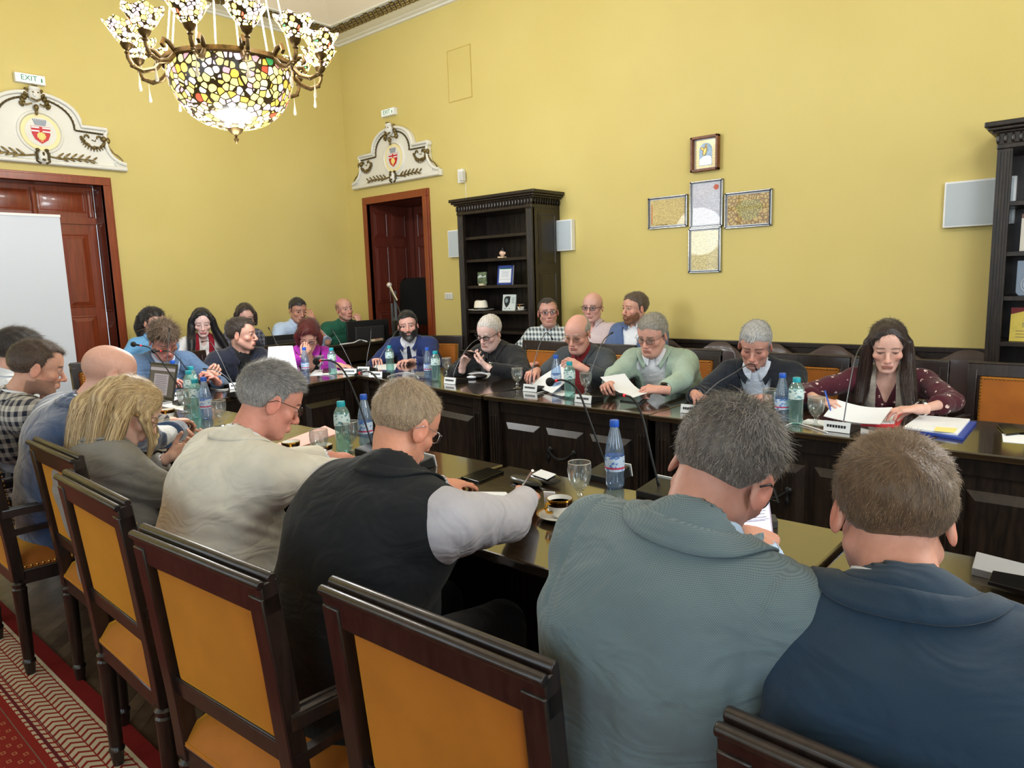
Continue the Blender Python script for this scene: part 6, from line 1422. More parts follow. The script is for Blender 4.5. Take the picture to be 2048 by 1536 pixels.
def strands(P, N, S, n, ln, wd, rs, world_R, crown=(0, -0.055, 0.10), lift=0.35, segs=3):
    """short hair: P,N in head coordinates"""
    if len(P) == 0: return np.zeros((0, 3)), np.zeros((0, 4), int), np.zeros((0, 3))
    k = rs.randint(0, len(P), n); p = P[k]+rs.normal(0, 0.0015, (n, 3)); nn = N[k]; st = S['style']
    fl = p-np.array(crown); fwd = st.get('comb', None)
    if fwd is not None:
        top = np.clip((p[:, 2]-0.02)/0.06, 0, 1)[:, None]; fl = fl/(np.linalg.norm(fl, axis=1)[:, None]+1e-9)*(1-top*0.8)+np.array(fwd)*top*0.8
    fl = fl-(fl*nn).sum(1)[:, None]*nn; fl /= np.linalg.norm(fl, axis=1)[:, None]+1e-9; fl = fl+rs.normal(0, st.get('frizz', 0.28), (n, 3)); 
    L = ln*rs.uniform(0.5, 1.25, n)[:, None]; lf = lift*rs.uniform(0.3, 1.5, n)[:, None]
    topf = np.clip((p[:, 2])/0.08, 0.35, 1.0)[:, None]; L = L*(topf if st.get('fade', 1) else 1)
    pts = [p-nn*0.002]
    for i in range(1, segs): 
        u = i/(segs-1); pts.append(p+fl*L*u+nn*L*lf*(u-0.55*u*u))
    A = np.cross(fl, nn); A /= np.linalg.norm(A, axis=1)[:, None]+1e-9; vs = []
    for i, q in enumerate(pts):
        w_ = wd*(1-0.75*i/(segs-1)); vs += [q-A*w_/2, q+A*w_/2]
    Vv = np.stack(vs, 1).reshape(-1, 3); m = 2*segs; F = []
    for i in range(segs-1): F.append(np.stack([np.arange(n)*m+2*i, np.arange(n)*m+2*i+1, np.arange(n)*m+2*i+3, np.arange(n)*m+2*i+2], 1))
    c1, c2 = np.array(lin(S['hair'][0])), np.array(lin(S['hair'][1])); mixp = S.get('hmix', 0.5)
    u = np.clip(rs.beta(1.2, 1.2*(1-mixp)/mixp+0.01, n), 0, 1)[:, None]
    if st.get('topmix') is not None: u = np.clip(u+st['topmix']*np.clip((p[:, 2:3]-0.02)/0.07, 0, 1), 0, 1)
    if st.get('sidegrey') is not None: u = np.clip(u+st['sidegrey']*np.clip((0.04-p[:, 2:3])/0.06, 0, 1), 0, 1)
    cc = c1*(1-u)+c2*u; cc = cc*rs.uniform(0.75, 1.2, n)[:, None]
    return Vv, np.concatenate(F), np.repeat(cc, m, 0)
def long_hair(locks, rs, dens, wd, c1, c2):
    """locks: list of (points world, radii, flatten axis or None). Strands run along each lock's surface."""
    Vs, Fs, Cs = [], [], []; o = 0
    for P, R, n in locks:
        P = np.asarray(P, float); R = np.asarray(R, float); T = np.linspace(0, len(P)-1, 12)
        Q = np.stack([np.interp(T, np.arange(len(P)), P[:, i]) for i in range(3)], 1); Q[1:-1] = (Q[:-2]+2*Q[1:-1]+Q[2:])/4; r = np.interp(T, np.arange(len(P)), R)
        n = int(n*dens); d = nrm(Q[-1]-Q[0]); a = nrm(np.cross(d, (0.3, 0.2, 1.0) if abs(d[2]) < 0.9 else (1, 0.2, 0))); b = np.cross(d, a)
        th = rs.uniform(0, 2*PI, n); rr = rs.uniform(0.75, 1.06, n); ph = rs.uniform(0, 6, n); t0 = rs.uniform(0, 0.25, n)*0; t1 = rs.uniform(0.7, 1.0, n); amp = rs.uniform(0, 0.006, n)
        seg = 9; pts = []
        for i in range(seg):
            u = (t0+(t1-t0)*i/(seg-1))*11; i0 = np.clip(u.astype(int), 0, 10); fr = (u-i0)[:, None]; c = Q[i0]*(1-fr)+Q[i0+1]*fr; rad = (r[i0]*(1-fr[:, 0])+r[i0+1]*fr[:, 0])*rr
            th2 = th+0.25*np.sin(ph+i*0.5); c = c+a*(np.cos(th2)*rad+amp*np.sin(ph+i))[:, None]+b*(np.sin(th2)*rad)[:, None]; pts.append(c)
        vs = []
        for i, q in enumerate(pts):
            tn = -np.sin(th)[:, None]*a+np.cos(th)[:, None]*b; w_ = wd*(1-0.6*(i/(seg-1))**3); vs += [q-tn*w_/2, q+tn*w_/2]
        Vv = np.stack(vs, 1).reshape(-1, 3); m = 2*seg
        F = np.concatenate([np.stack([np.arange(n)*m+2*i, np.arange(n)*m+2*i+1, np.arange(n)*m+2*i+3, np.arange(n)*m+2*i+2], 1) for i in range(seg-1)])
        u = rs.uniform(0, 1, n)[:, None]; cc = (np.array(lin(c1))*(1-u)+np.array(lin(c2))*u)*rs.uniform(0.8, 1.15, n)[:, None]
        Vs.append(Vv); Fs.append(F+o); Cs.append(np.repeat(cc, m, 0)); o += len(Vv)
    return np.concatenate(Vs), np.concatenate(Fs), np.concatenate(Cs)

def hand_mesh(wrist, dirv, palm, side, curl=0.4, thumb=0.3, h=0.0045, skin=(214, 164, 138), spread=0.12, curls=None, sc_=1.0):
    """side=+1: thumb at +x of (x across, y along fingers, z back of hand)"""
    y = nrm(dirv); z = -np.asarray(palm, float); z = nrm(z-y*(z@y)); x = np.cross(y, z); R = np.stack([x, y, z], 1)
    f = Field((-0.085, -0.045, -0.10), (0.095, 0.20, 0.045), h); s = side
    f.add(cap((0, -0.03, 0), (0, 0.012, 0), 0.0265, 0.025)); 
    f.add(tubeE((0, 0.012, 0), (s*-0.002, 0.078, 0.0), 0.029, 0.0165, 0.041, 0.0135, (1, 0, 0), 2.6), 0.012)
    f.add(ell((s*0.024, 0.035, -0.010), (0.017, 0.028, 0.013)), 0.012)
    fl = [(s*0.030, 0.084, (0.044, 0.026, 0.021), 0.0088), (s*0.0105, 0.090, (0.048, 0.030, 0.022), 0.0092), (s*-0.0105, 0.086, (0.044, 0.028, 0.022), 0.0088), (s*-0.030, 0.077, (0.035, 0.021, 0.019), 0.0078)]
    for q, (bx, by, ls, r) in enumerate(fl):
        cu = (curls[q] if curls else curl)*(1+0.08*q); p = np.array([bx, by-0.008, 0.0]); a = 0.0; sp = spread*(1.5-q)/1.5*s
        for i, l in enumerate(ls):
            a += cu*(0.55, 1.0, 0.75)[i]*1.25; d = np.array([math.sin(sp)*math.cos(a), math.cos(sp)*math.cos(a), -math.sin(a)]); q2 = p+d*l
            f.add(cap(p, q2, r*(1-0.08*i), r*(1-0.08*(i+1))), 0.004 if i else 0.006); p = q2
    p = np.array([s*0.022, 0.022, -0.008]); ang = 0.75-0.5*thumb; dz = -0.25-0.75*thumb
    for i, (l, r) in enumerate(((0.040, 0.0125), (0.032, 0.0105), (0.026, 0.009))):
        d = nrm([s*math.sin(ang)*1.0, math.cos(ang), dz]); q2 = p+d*l; f.add(cap(p, q2, r, r*0.9), 0.006); p = q2; ang -= 0.28+0.3*thumb; dz -= 0.15*thumb
    V_, F_ = nets(f.d, f.lo, f.h); base = np.array(lin(skin)); c = np.tile(base, (len(V_), 1)); k = np.clip((V_[:, 1]-0.07)/0.1, 0, 1)[:, None]; c = c*(1-0.3*k)+base*np.array([1.0, 0.75, 0.72])*0.3*k
    return (V_*sc_) @ R.T+np.asarray(wrist), F_, c

def ik(sh, wr, l1, l2, pole):
    sh = np.asarray(sh, float); wr = np.asarray(wr, float); d = wr-sh; L = np.linalg.norm(d)
    if L > (l1+l2)*0.985: k = L/((l1+l2)*0.985); l1 *= k; l2 *= k
    a = (l1*l1-l2*l2+L*L)/(2*L); hgt = math.sqrt(max(l1*l1-a*a, 1e-6)); u = d/L; p = np.asarray(pole, float); p = nrm(p-u*(p@u)); return sh+u*a+p*hgt

def fold_collar(N, up, Fw, Lt, R0, back_h, front_drop, gap, flap, B, f, target, tip=0.0, thick=0.0035):
    """collar standing round the neck whose flap is laid down step by step on the cloth (field B) beneath"""
    n = 44; g = np.gradient(B, f.h); steps = 5
    a = gap+(2*PI-2*gap)*np.arange(n+1)/n; ca = np.cos(a); front = np.maximum(0, ca); ex = np.maximum(0, 1-np.minimum(np.arange(n+1), n-np.arange(n+1))/4.0)
    dirr = Fw[None]*ca[:, None]*1.04+Lt[None]*np.sin(a)[:, None]; hgt = (back_h-front_drop*front**1.5)[:, None]
    rows = [N+dirr*(R0*(1+0.12*front)[:, None])+up*(hgt-back_h*0.9), N+dirr*((R0-0.001)*(1+0.12*front)[:, None])+up*hgt*1.0]
    def samp(p):
        ii = np.clip(((p-f.lo)/f.h).round().astype(int), 1, np.array(B.shape)-2); gr = np.stack([q[ii[:, 0], ii[:, 1], ii[:, 2]] for q in g], 1); b = B[ii[:, 0], ii[:, 1], ii[:, 2]]+((p-(f.lo+ii*f.h))*gr).sum(1); return b, gr/(np.linalg.norm(gr, axis=1)[:, None]+1e-6)
    p = rows[1]+dirr*0.005-up*0.001; rows.append(p)
    L = (flap+tip*ex)[:, None]/steps
    for k in range(steps):
        b, gr = samp(p); t = dirr*0.75-up*0.75; t = t-(t*gr).sum(1)[:, None]*gr; t /= np.linalg.norm(t, axis=1)[:, None]+1e-6; p = p+t*L
        b, gr = samp(p); p = p+gr*np.clip(target-b, -0.012, 0.012)[:, None]; rows.append(p)
    m = len(rows); vs = np.stack(rows, 1).reshape(-1, 3); K = len(vs); b, gr = samp(vs); out = vs+gr*thick; out[0::m] = vs[0::m]+dirr*thick; out[1::m] = vs[1::m]+dirr*thick*0.3+up*thick; F = []
    for i in range(n):
        for j in range(m-1): q = i*m+j; F += [(q, q+1, q+m+1, q+m), (K+q, K+q+m, K+q+m+1, K+q+1)]
        q = i*m+m-1; F += [(q, K+q, K+q+m, q+m)]; q = i*m; F += [(q, q+m, K+q+m, K+q)]
    for i in (0, n):
        for j in range(m-1): q = i*m+j; F += [(q, q+1, K+q+1, K+q)]
    return vs if 0 else np.concatenate([vs, out]), np.array(F)
def glasses(name, hp, R, parent, org, mt, lens=None, rw=0.021, rh=0.017, z0=-0.004, tk=0.0016, half=False, y0=0.104):
    m = MB()
    for s in (-1, 1):
        P = []
        for k in range(21 if not half else 12):
            a = 2*PI*k/20 if not half else PI+PI*k/11
            P.append((s*0.033+rw*math.cos(a)*abs(math.cos(a))**-0.25 if abs(math.cos(a)) > 1e-3 else s*0.033, y0-0.012*(abs(s*0.033+rw*math.cos(a))/0.05)**2, z0+rh*math.sin(a)))
        m.tube(P, tk, 6, cap=half)
        m.tube([(s*0.053, y0-0.010, z0+0.006), (s*0.072, y0-0.022, z0+0.007), (s*0.082, 0.02, 0.004), (s*0.084, -0.005, 0.004), (s*0.082, -0.03, -0.012)], tk*0.9, 6)
    m.tube([(-0.012, y0, z0+0.003), (0, y0+0.003, z0+0.006), (0.012, y0, z0+0.003)], tk, 6)
    Vw = np.array(m.v) @ R.T+hp
    F4 = np.array([f for f in m.f if len(f) == 4]); FN = [np.array([f]) for f in m.f if len(f) != 4]
    o = npmesh('glasses', Vw, [F4]+FN, mt, parent, org)
    for s in (-1, 1):
        m = MB(); m.ell((s*0.033, y0-0.003, z0), (rw*0.95, 0.0008, rh*0.95), 16, 6); npmesh('lens', np.array(m.v) @ R.T+hp, np.array(m.f), lens or LENS, o, org)
    return o
LENS = clear_mat('spectacle_lens', (240, 244, 246))

def person(S):
    rs = np.random.RandomState(S.get('seed', 1)); hp = np.asarray(S['head'], float); R0_ = rotm(*S['look']); hs_ = S.get('hs', 1.07 if not S.get('near') else 1.0); R = R0_*hs_; yaw = math.radians(S['face'])
    F = np.array([-math.sin(yaw), math.cos(yaw), 0.0]); Lt = np.array([F[1], -F[0], 0.0]); Z = np.array([0, 0, 1.0]); g = S.get('size', 1.0); fem = S.get('fem', 0)
    near = S.get('near', 0); HB = 0.0072 if near else 0.0095; HH = 0.0036 if near else 0.0034
    PZ = S.get('pz', 0.60); pel = np.array([S['pelvis'][0], S['pelvis'][1], PZ])
    N = np.asarray(S['neckbase'], float) if 'neckbase' in S else hp-F*(0.035+0.10*math.sin(math.radians(max(S['look'][1], 0))))-Z*(0.150-0.03*math.sin(math.radians(max(S['look'][1], 0))))
    S['_neck_local'] = (N+F*0.0-hp) @ R/hs_**2
    org = np.array([pel[0], pel[1], 0.0])
    sw = S.get('sw', 0.175 if not fem else 0.150)*g; tilt = S.get('tilt', 0.0)
    up = nrm(N-pel); tw = math.radians(S.get('twist', 0)); F2 = np.array([-math.sin(yaw+tw), math.cos(yaw+tw), 0.0]); L2 = np.array([F2[1], -F2[0], 0.0]); L2 = nrm(L2+Z*tilt)
    upc = nrm(up+0.35*F*S.get('hunch', 0.6)); Fc = nrm(np.cross(upc, L2)*1.0); 
    if Fc @ F < 0: Fc = -Fc
    SC = N-upc*0.055+F*0.0
    SL = SC-L2*sw+F*S.get('shf', [0.02, 0.02])[0]-Z*0.012; SR = SC+L2*sw+F*S.get('shf', [0.02, 0.02])[1]-Z*0.012
    b = S.get('belly', 0.0); q = S.get('bulk', 1.0)
    S1 = pel+(N-pel)*0.33-F*0.02; S2 = pel+(N-pel)*0.68-F*0.035*S.get('hunch', 0.6); S3 = N-upc*0.09-F*0.01
    wl_, wr_ = [np.asarray(v, float) for v in (S['wl'], S['wr'])]; ul, fl_ = 0.285*g, 0.25*g
    pl_ = S.get('pole', ((-0.7, -0.3, -0.6), (0.7, -0.3, -0.6)))
    def wv(p): return Lt*p[0]+F*p[1]+Z*p[2]
    EL = ik(SL, wl_, ul, fl_, wv(pl_[0])); ER = ik(SR, wr_, ul, fl_, wv(pl_[1]))
    pts = np.array([pel, N, SL, SR, EL, ER, wl_, wr_]); f = Field(pts.min(0)-0.22, pts.max(0)+0.2, HB)
    wfac = (0.86 if fem else 1.0)*q
    def torso(f, e=0.0, arms=True):
        f.add(tubeE(pel-Z*0.04, pel+up*0.06, 0.170*wfac+e, 0.125+b*0.4+e, 0.160*wfac+e, 0.118+b*0.9+e, Lt)); f.add(tubeE(pel+up*0.06, S1, 0.160*wfac+e, 0.12+b+e, 0.150*wfac+e, 0.115+b*0.9+e, Lt), 0.04)
        if b: f.add(ell(pel+up*0.12+F*0.06, (0.13, 0.13, 0.12)), 0.06)
        f.add(tubeE(S1, S2, 0.150*wfac+e, 0.112+b*0.8+e, 0.158*wfac+e, 0.115+b*0.3+e, nrm(Lt+L2)), 0.05); f.add(tubeE(S2, S3, 0.158*wfac+e, 0.112+e, 0.135*wfac+e, 0.085+e, L2), 0.05)
        if fem: 
            for s in (-1, 1): f.add(ell(S2+(S3-S2)*0.15+L2*s*0.07+Fc*0.085, (0.06, 0.06, 0.06)), 0.04)
        f.add(cap(SL+L2*0.03, SR-L2*0.03, 0.058*q+e), 0.05)
        f.add(cap(N+upc*0.0, SL+L2*0.05, 0.050+e, 0.045+e), 0.04); f.add(cap(N+upc*0.0, SR-L2*0.05, 0.050+e, 0.045+e), 0.04)
        if arms:
            aq = S.get('armq', 1.0)*(0.85 if fem else 1.0)
            for s_, e_, w_ in ((SL, EL, wl_), (SR, ER, wr_)):
                f.add(cap(s_, s_+(e_-s_)*0.5, 0.063*aq*q+e, 0.054*aq+e), 0.045); f.add(cap(s_+(e_-s_)*0.5, e_, 0.054*aq+e, 0.047*aq+e), 0.015); f.add(cap(e_, w_, 0.047*aq+e, 0.033*aq+e), 0.012)
    torso(f, 0.0); B = f.d.copy(); x, y, z = f.xyz()
    def loc(v, o): return (x-o[0])*v[0]+(y-o[1])*v[1]+(z-o[2])*v[2]
    u = loc(L2, N); v = loc(Fc, N); w = -loc(upc, N)          # chest frame: lateral, forward, down
    armL = np.minimum(cap(SL-L2*0.025, EL, 0.09)[0](x, y, z), cap(EL, wl_, 0.085)[0](x, y, z)); armR = np.minimum(cap(SR+L2*0.025, ER, 0.09)[0](x, y, z), cap(ER, wr_, 0.085)[0](x, y, z))
    folds = wob(x, y, z, 1.0)*0.0022*S.get('folds', 1.0)
    crease = 0
    for e_, w_, s_ in ((EL, wl_, SL), (ER, wr_, SR)):
        rr = np.sqrt((x-e_[0])**2+(y-e_[1])**2+(z-e_[2])**2); ad = nrm(w_-s_); tt = (x-e_[0])*ad[0]+(y-e_[1])*ad[1]+(z-e_[2])*ad[2]; crease = crease+0.0035*np.sin(tt*150+6*np.sin(18*x+14*z))*np.exp(-(rr/0.10)**2)
        r2 = np.sqrt((x-s_[0])**2+(y-s_[1])**2+(z-s_[2]+0.08)**2); crease = crease+0.003*np.sin((x*ad[0]+y*ad[1]+z)*95+4*np.sin(16*z))*np.exp(-(r2/0.12)**2)
    crease = crease*S.get('folds', 1.0)
    parts = []; skin = S.get('skin', (214, 164, 138))
    # body: trunk and arms under the clothes, head, hands
    bv, bf = nets((B+(0.014 if S.get('cover', 1) else 0.004)).astype(np.float32), f.lo, f.h); parts.append((bv, bf, np.tile(np.array(lin(skin)), (len(bv), 1))))
    hf = head_field(S, HH); hv, hf_ = nets(hf.d, hf.lo, hf.h)
    if S.get('wrinkle'): pass
    parts.append((hv @ R.T+hp, hf_, head_colors(hv, S)))
    for i, (w_, e_, s_) in enumerate(((wl_, EL, 1), (wr_, ER, -1))):
        hd = S['hands'][i]
        if hd is None: continue
        d = hd.get('dir'); fd = nrm(w_-e_); d = fd if d is None else nrm(d)
        parts.append(hand_mesh(w_+fd*0.012, d, hd.get('palm', (0, 0, -1)), s_*1, hd.get('curl', 0.4), hd.get('thumb', 0.4), 0.0042, skin, hd.get('spread', 0.12), hd.get('curls'), hd.get('s', 1.0)*(0.9 if fem else 1.0)))
    Vb, Fb, Cb = join(parts)
    body = npmesh('person', Vb, Fb, SKIN, None, org, Cb); body.location = org; tag(body, S['label'], 'person')
    if S.get('group'): body['group'] = S['group']
    def garment(name, d, mt, extra=None, kid=None):
        gv, gf = nets(np.ascontiguousarray(d, dtype=np.float32), f.lo, f.h); ps = [(gv, gf, None)]
        for e in (extra or []): ps.append((e[0], e[1], None))
        gv, gf, _ = join(ps)
        if len(gv) == 0: return None
        return npmesh(name, gv, gf, mt, kid or body, org)
    neckhole = cap(N-upc*0.02, N+nrm(hp-N)*0.10, 0.058, 0.058)[0](x, y, z)
    colN = N+upc*0.012; nax = nrm(nrm(hp-R0_[:, 2]*0.05-N)+upc)
    sh = S.get('shirt'); jk = S.get('jacket')
    cuff = lambda w_, e_, k: -cap(w_-nrm(w_-e_)*k, w_+nrm(w_-e_)*0.10, 0.032 if not fem else 0.027)[0](x, y, z)
    endcut = lambda w_, e_, k: ((x-w_[0])*nrm(w_-e_)[0]+(y-w_[1])*nrm(w_-e_)[1]+(z-w_[2])*nrm(w_-e_)[2]+k)+0.0*x-1e3*(np.sqrt((x-w_[0])**2+(y-w_[1])**2+(z-w_[2])**2) > 0.16)
    if sh:
        d = B-0.002+(folds+crease)*(0.6 if jk else 1.0); d = np.maximum(d, -neckhole+0.0)
        sl_ = S.get('sleeve', 1.0)
        if sl_ >= 1.0:
            for w_, e_ in ((wl_, EL), (wr_, ER)): d = np.maximum(d, endcut(w_, e_, -0.004)); d = np.maximum(d, cuff(w_, e_, 0.025))
        else:
            for w_, e_, s_ in ((wl_, EL, SL), (wr_, ER, SR)):
                c0 = e_-(e_-s_)*(0.35 if sl_ < 0.5 else -0.0) if sl_ < 0.9 else e_+(w_-e_)*0.45
                dn = nrm(w_-e_) if sl_ >= 0.9 else nrm(e_-s_)
                pl = (x-c0[0])*dn[0]+(y-c0[1])*dn[1]+(z-c0[2])*dn[2]; nearm = (np.minimum(cap(s_, e_, 0.085)[0](x, y, z), cap(e_, w_, 0.10)[0](x, y, z)) < 0); away = cap(e_, w_, 0.2)[0](x, y, z)
                d = np.where(nearm & ((pl > 0) | (cap(e_+(w_-e_)*0.25, w_, 0.08)[0](x, y, z) < 0)) if sl_ < 0.9 else (nearm & (pl > 0)), np.maximum(d, np.minimum(np.abs(pl)+0.001, 0.02)), d)
                d = d-0.006*(np.exp(-(pl/0.05)**2)*(nearm))
        if S.get('open') : # open neckline V
            ow, oh = S['open']; W = ow*np.clip(1-w/oh, 0, 1); d = np.maximum(d, -np.maximum(np.abs(u)-W, np.maximum(-v-0.0, w-oh)))
        ex = []
        if S.get('shcollar', 1): ex = [fold_collar(colN, nax, Fc, L2, 0.054 if not fem else 0.047, 0.036, 0.028, 0.30 if S.get('open') is None else 0.45, 0.036, B, f, 0.006, 0.02)]
        garment('shirt', d, sh, ex)
    if S.get('tie'):
        wt = 0.020+0.09*np.clip(w, 0, 0.3); d = np.maximum(B-0.010, np.maximum(np.abs(u)-wt*0.8, np.maximum(-v, np.maximum(-w+0.0, w-0.42)))); d = np.minimum(d, ell(colN+Fc*0.068-upc*0.022, (0.018, 0.012, 0.020))[0](x, y, z)); garment('tie', d, S['tie'])
    if jk:
        off = S.get('joff', 0.014); vw, vh = S.get('vee', (0.075, 0.34)); W = vw*np.clip(1-(w+0.0)/vh, 0, 1)**0.8
        Bj = B
        if S.get('vest'):
            fv = Field(f.lo, f.lo+(np.array(f.n)-1)*f.h, f.h); fv.d = fv.d[:f.n[0], :f.n[1], :f.n[2]]; torso(fv, 0.004, False); Bj = np.maximum(fv.d, np.abs(u)-(sw+0.015)).astype(np.float32)
        d = Bj-off+folds+(crease if not S.get('vest') else 0)
        if S.get('skirt', 1): # jacket skirt hanging over the hips
            d = np.minimum(d, tubeE(pel-Z*0.10, pel+up*0.05, 0.185*wfac, 0.145+b, 0.178*wfac, 0.138+b, Lt)[0](x, y, z)+folds)
        if S.get('vest'):
            pass
        lap = (np.abs(u)-W > 0.0) & (np.abs(u)-W < 0.05) & (v > -0.02) & (w < vh*0.95) & (w > 0.0)
        d = d-0.005*np.clip((0.05-(np.abs(u)-W))/0.006, 0, 1)*(v > -0.01)*np.clip((vh*0.95-w)/0.02, 0, 1)*(w > -0.02)*(S.get('lapel', 1))
        d = np.maximum(d, -np.maximum(np.abs(u)-W, np.maximum(-v-0.005, w-vh)))
        if not S.get('vest'):
            for w_, e_ in ((wl_, EL), (wr_, ER)): d = np.maximum(d, endcut(w_, e_, S.get('jcuff', 0.018))); d = np.maximum(d, cuff(w_, e_, 0.025))
            # sleeve head seam
            for s_, sg in ((SL, -1), (SR, 1)):
                pl = np.abs((x-s_[0])*L2[0]*sg+(y-s_[1])*L2[1]*sg+(z-s_[2])*L2[2]*sg+0.012); rr = np.sqrt((x-s_[0])**2+(y-s_[1])**2+(z-s_[2])**2); d = d+0.004*np.exp(-(pl/0.006)**2)*(rr < 0.15)
        d = d+0.0025*np.exp(-(u/0.004)**2)*(v < 0)*S.get('seam', 0)
        d = np.maximum(d, -neckhole-0.002)
        ex = [fold_collar(colN-nax*0.008, nax, Fc, L2, 0.059 if not fem else 0.053, 0.030, 0.045, 0.55, S.get('jflap', 0.048), B, f, off+0.002, 0.01, 0.0035)] if S.get('jcollar', 1) else []
        garment(S.get('jname', 'jacket'), d, jk, ex)
    if S.get('scarf'):
        d = np.maximum(B-0.02, np.maximum(np.abs(np.abs(u)-0.07)-0.025, np.maximum(-v, w-0.45))); garment('scarf', d, S['scarf'])
    if S.get('bib'): # contrast yoke panels on the shoulders
        d = np.maximum(B-0.008+folds, np.maximum(np.abs(np.abs(u)-0.085)-0.04, np.maximum(-v-0.02, w-0.20+0.9*(np.abs(u)-0.085)))); garment('yoke_collar', d, S['bib'])
    # trousers and shoes
    tr = S.get('trousers')
    if tr and not S.get('nolegs'):
        kn = [pel+F*0.44-Z*0.055+Lt*s*0.12 for s in (-1, 1)]; kn = [np.array([k[0], k[1], 0.535]) for k in kn]; an = [k+F*0.03-Z*0.44+Lt*s*0.02 for k, s in zip(kn, (-1, 1))]
        P_ = np.array([pel]+kn+an); g2 = Field(P_.min(0)-0.2, P_.max(0)+0.12, 0.016)
        g2.add(tubeE(pel-Z*0.03, pel+Z*0.03, 0.168*wfac, 0.125+b*0.4, 0.160*wfac, 0.12+b*0.4, Lt))
        for s, k, a in zip((-1, 1), kn, an):
            g2.add(cap(pel+Lt*s*0.085-Z*0.02, k, 0.088 if not fem else 0.08, 0.066), 0.04); g2.add(cap(k, a, 0.066, 0.05), 0.02)
        tv, tf = nets(g2.d, g2.lo, g2.h); npmesh('trousers', tv, tf, tr, body, org)
        for a in an:
            g3 = Field(a-0.25, a+0.25, 0.012); c = a+F*0.05; g3.add(tubeE(np.array([*(a-F*0.03)[:2], 0.045]), np.array([*(a+F*0.14)[:2], 0.036]), 0.036, 0.034, 0.044, 0.026, Lt)); g3.add(cap(np.array([a[0], a[1], 0.05]), a+Z*0.0, 0.042, 0.036), 0.02)
            x3, y3, z3 = g3.xyz(); g3.d = np.maximum(g3.d, 0.004-z3).astype(np.float32); v3, f3 = nets(g3.d, g3.lo, g3.h); npmesh('shoe', v3, f3, S.get('shoes', BLKG), body, org)
    # hair
    if S.get('style') and not S.get('ring'):
        st = S['style']; hs = hair_shell(S, 0.0045); P_, Fh = nets(hs.d, hs.lo, hs.h)
        if len(P_):
            gr = np.gradient(hs.d, hs.h); ii = np.clip(((P_-hs.lo)/hs.h).round().astype(int), 0, np.array(hs.d.shape)-1); Nn = np.stack([q_[ii[:, 0], ii[:, 1], ii[:, 2]] for q_ in gr], 1); Nn /= np.linalg.norm(Nn, axis=1)[:, None]+1e-9
            out = ((P_/np.array([0.074, 0.096, 0.09]))**2).sum(1) > 0.95
            c1, c2 = np.array(lin(S['hair'][0])), np.array(lin(S['hair'][1])); mx = S.get('hmix', 0.5)*0.7; nzz = (0.5+0.5*np.sin(P_[:, 0]*300+np.sin(P_[:, 1]*170)*2+P_[:, 2]*90))[:, None]
            u_ = mx+np.zeros((len(P_), 1))
            if st.get('sidegrey') is not None: u_ = np.clip(u_+st['sidegrey']*np.clip((0.04-P_[:, 2:3])/0.06, 0, 1), 0, 1)
            if st.get('topmix') is not None: u_ = np.clip(u_+st['topmix']*np.clip((P_[:, 2:3]-0.02)/0.07, 0, 1), 0, 1)
            col = (c1*(1-u_)+c2*u_)*(0.62+0.3*nzz)
            ps = [(P_ @ R.T+hp, Fh, col)]
            n_ = st.get('n', 9000 if near else 2600)
            if n_:
                sv, sf, scol = strands(P_[out], Nn[out], S, n_, st.get('len', 0.012), st.get('wd', 0.0008 if near else 0.0016), rs, R, st.get('crown', (0, -0.055, 0.10)), st.get('lift', 0.35), 4 if near else 3)
                ps.append((sv @ R.T+hp, sf, scol))
            if S.get('locks'):
                L = [([hp+R @ np.asarray(p) if len(p) == 3 else np.asarray(p[:3], float) for p in Pk], Rk, nk) for Pk, Rk, nk in S['locks']]
                lf = Field(hp-0.55, hp+0.2, 0.007)
                for Pk, Rk, nk in L:
                    for a_, b_, ra, rb in zip(Pk[:-1], Pk[1:], Rk[:-1], Rk[1:]): lf.add(cap(a_, b_, ra*0.86, rb*0.86), 0.012)
                face = ell(hp+R @ np.array([0, 0.06, -0.035]), (0.047*hs_, 0.075*hs_, 0.075*hs_), R0_); lf.add(face, 0.0, 's')
                lv, lff = nets(lf.d, lf.lo, lf.h); zz = lv[:, 2:3]; k_ = (0.5+0.5*np.sin(lv[:, 0:1]*220+np.sin(zz*30)*2+lv[:, 1:2]*160)); ps.append((lv, lff, (c1*(1-k_)+c2*k_)*0.75))
                ps.append(long_hair(L, rs, 1.0, 0.0022 if not near else 0.0014, S['hair'][0], S['hair'][1]))
            hv2, hf2, hc2 = join(ps); npmesh('hair', hv2, hf2, S.get('hairmat', HAIRM), body, org, hc2)
    if S.get('beard'):
        bd = Field((-0.1, -0.02, -0.17), (0.1, 0.13, 0.0), 0.0042); t_ = S['beard'].get('t', 0.008); w_ = S.get('hw', 1.0); j_ = S.get('jaw', 1.0)
        bd.add(ell((0, 0.028, -0.045), (0.057*w_*j_+t_, 0.06+t_, 0.072+t_)))
        for s in (-1, 1): bd.add(cap((s*0.052*w_*j_, -0.002, -0.055), (s*0.022*j_, 0.062, -0.098), 0.017+t_, 0.015+t_), 0.02)
        bd.add(ell((0, 0.072, -0.106), (0.026+t_, 0.02+t_, 0.018+t_*1.4)), 0.02); bd.add(ell((0, 0.088, -0.070), (0.030+t_*0.4, 0.014+t_*0.45, 0.02)), 0.012)
        xx, yy, zz = bd.xyz(); axx = np.abs(xx); top = -0.056+0.9*np.clip(axx-0.028, 0, 0.05)*0.9 + 0*yy; dd = np.maximum(bd.d, (zz-top)*0.9); 
        dd = np.maximum(dd, -(np.sqrt((axx/0.021)**2+((zz+0.071)/0.0085)**2)-1)*0.008); dd = np.maximum(dd, (0.012-yy)*0.9); dd = dd+0.0012*wob(xx*5, yy*5, zz*5, 1.5)
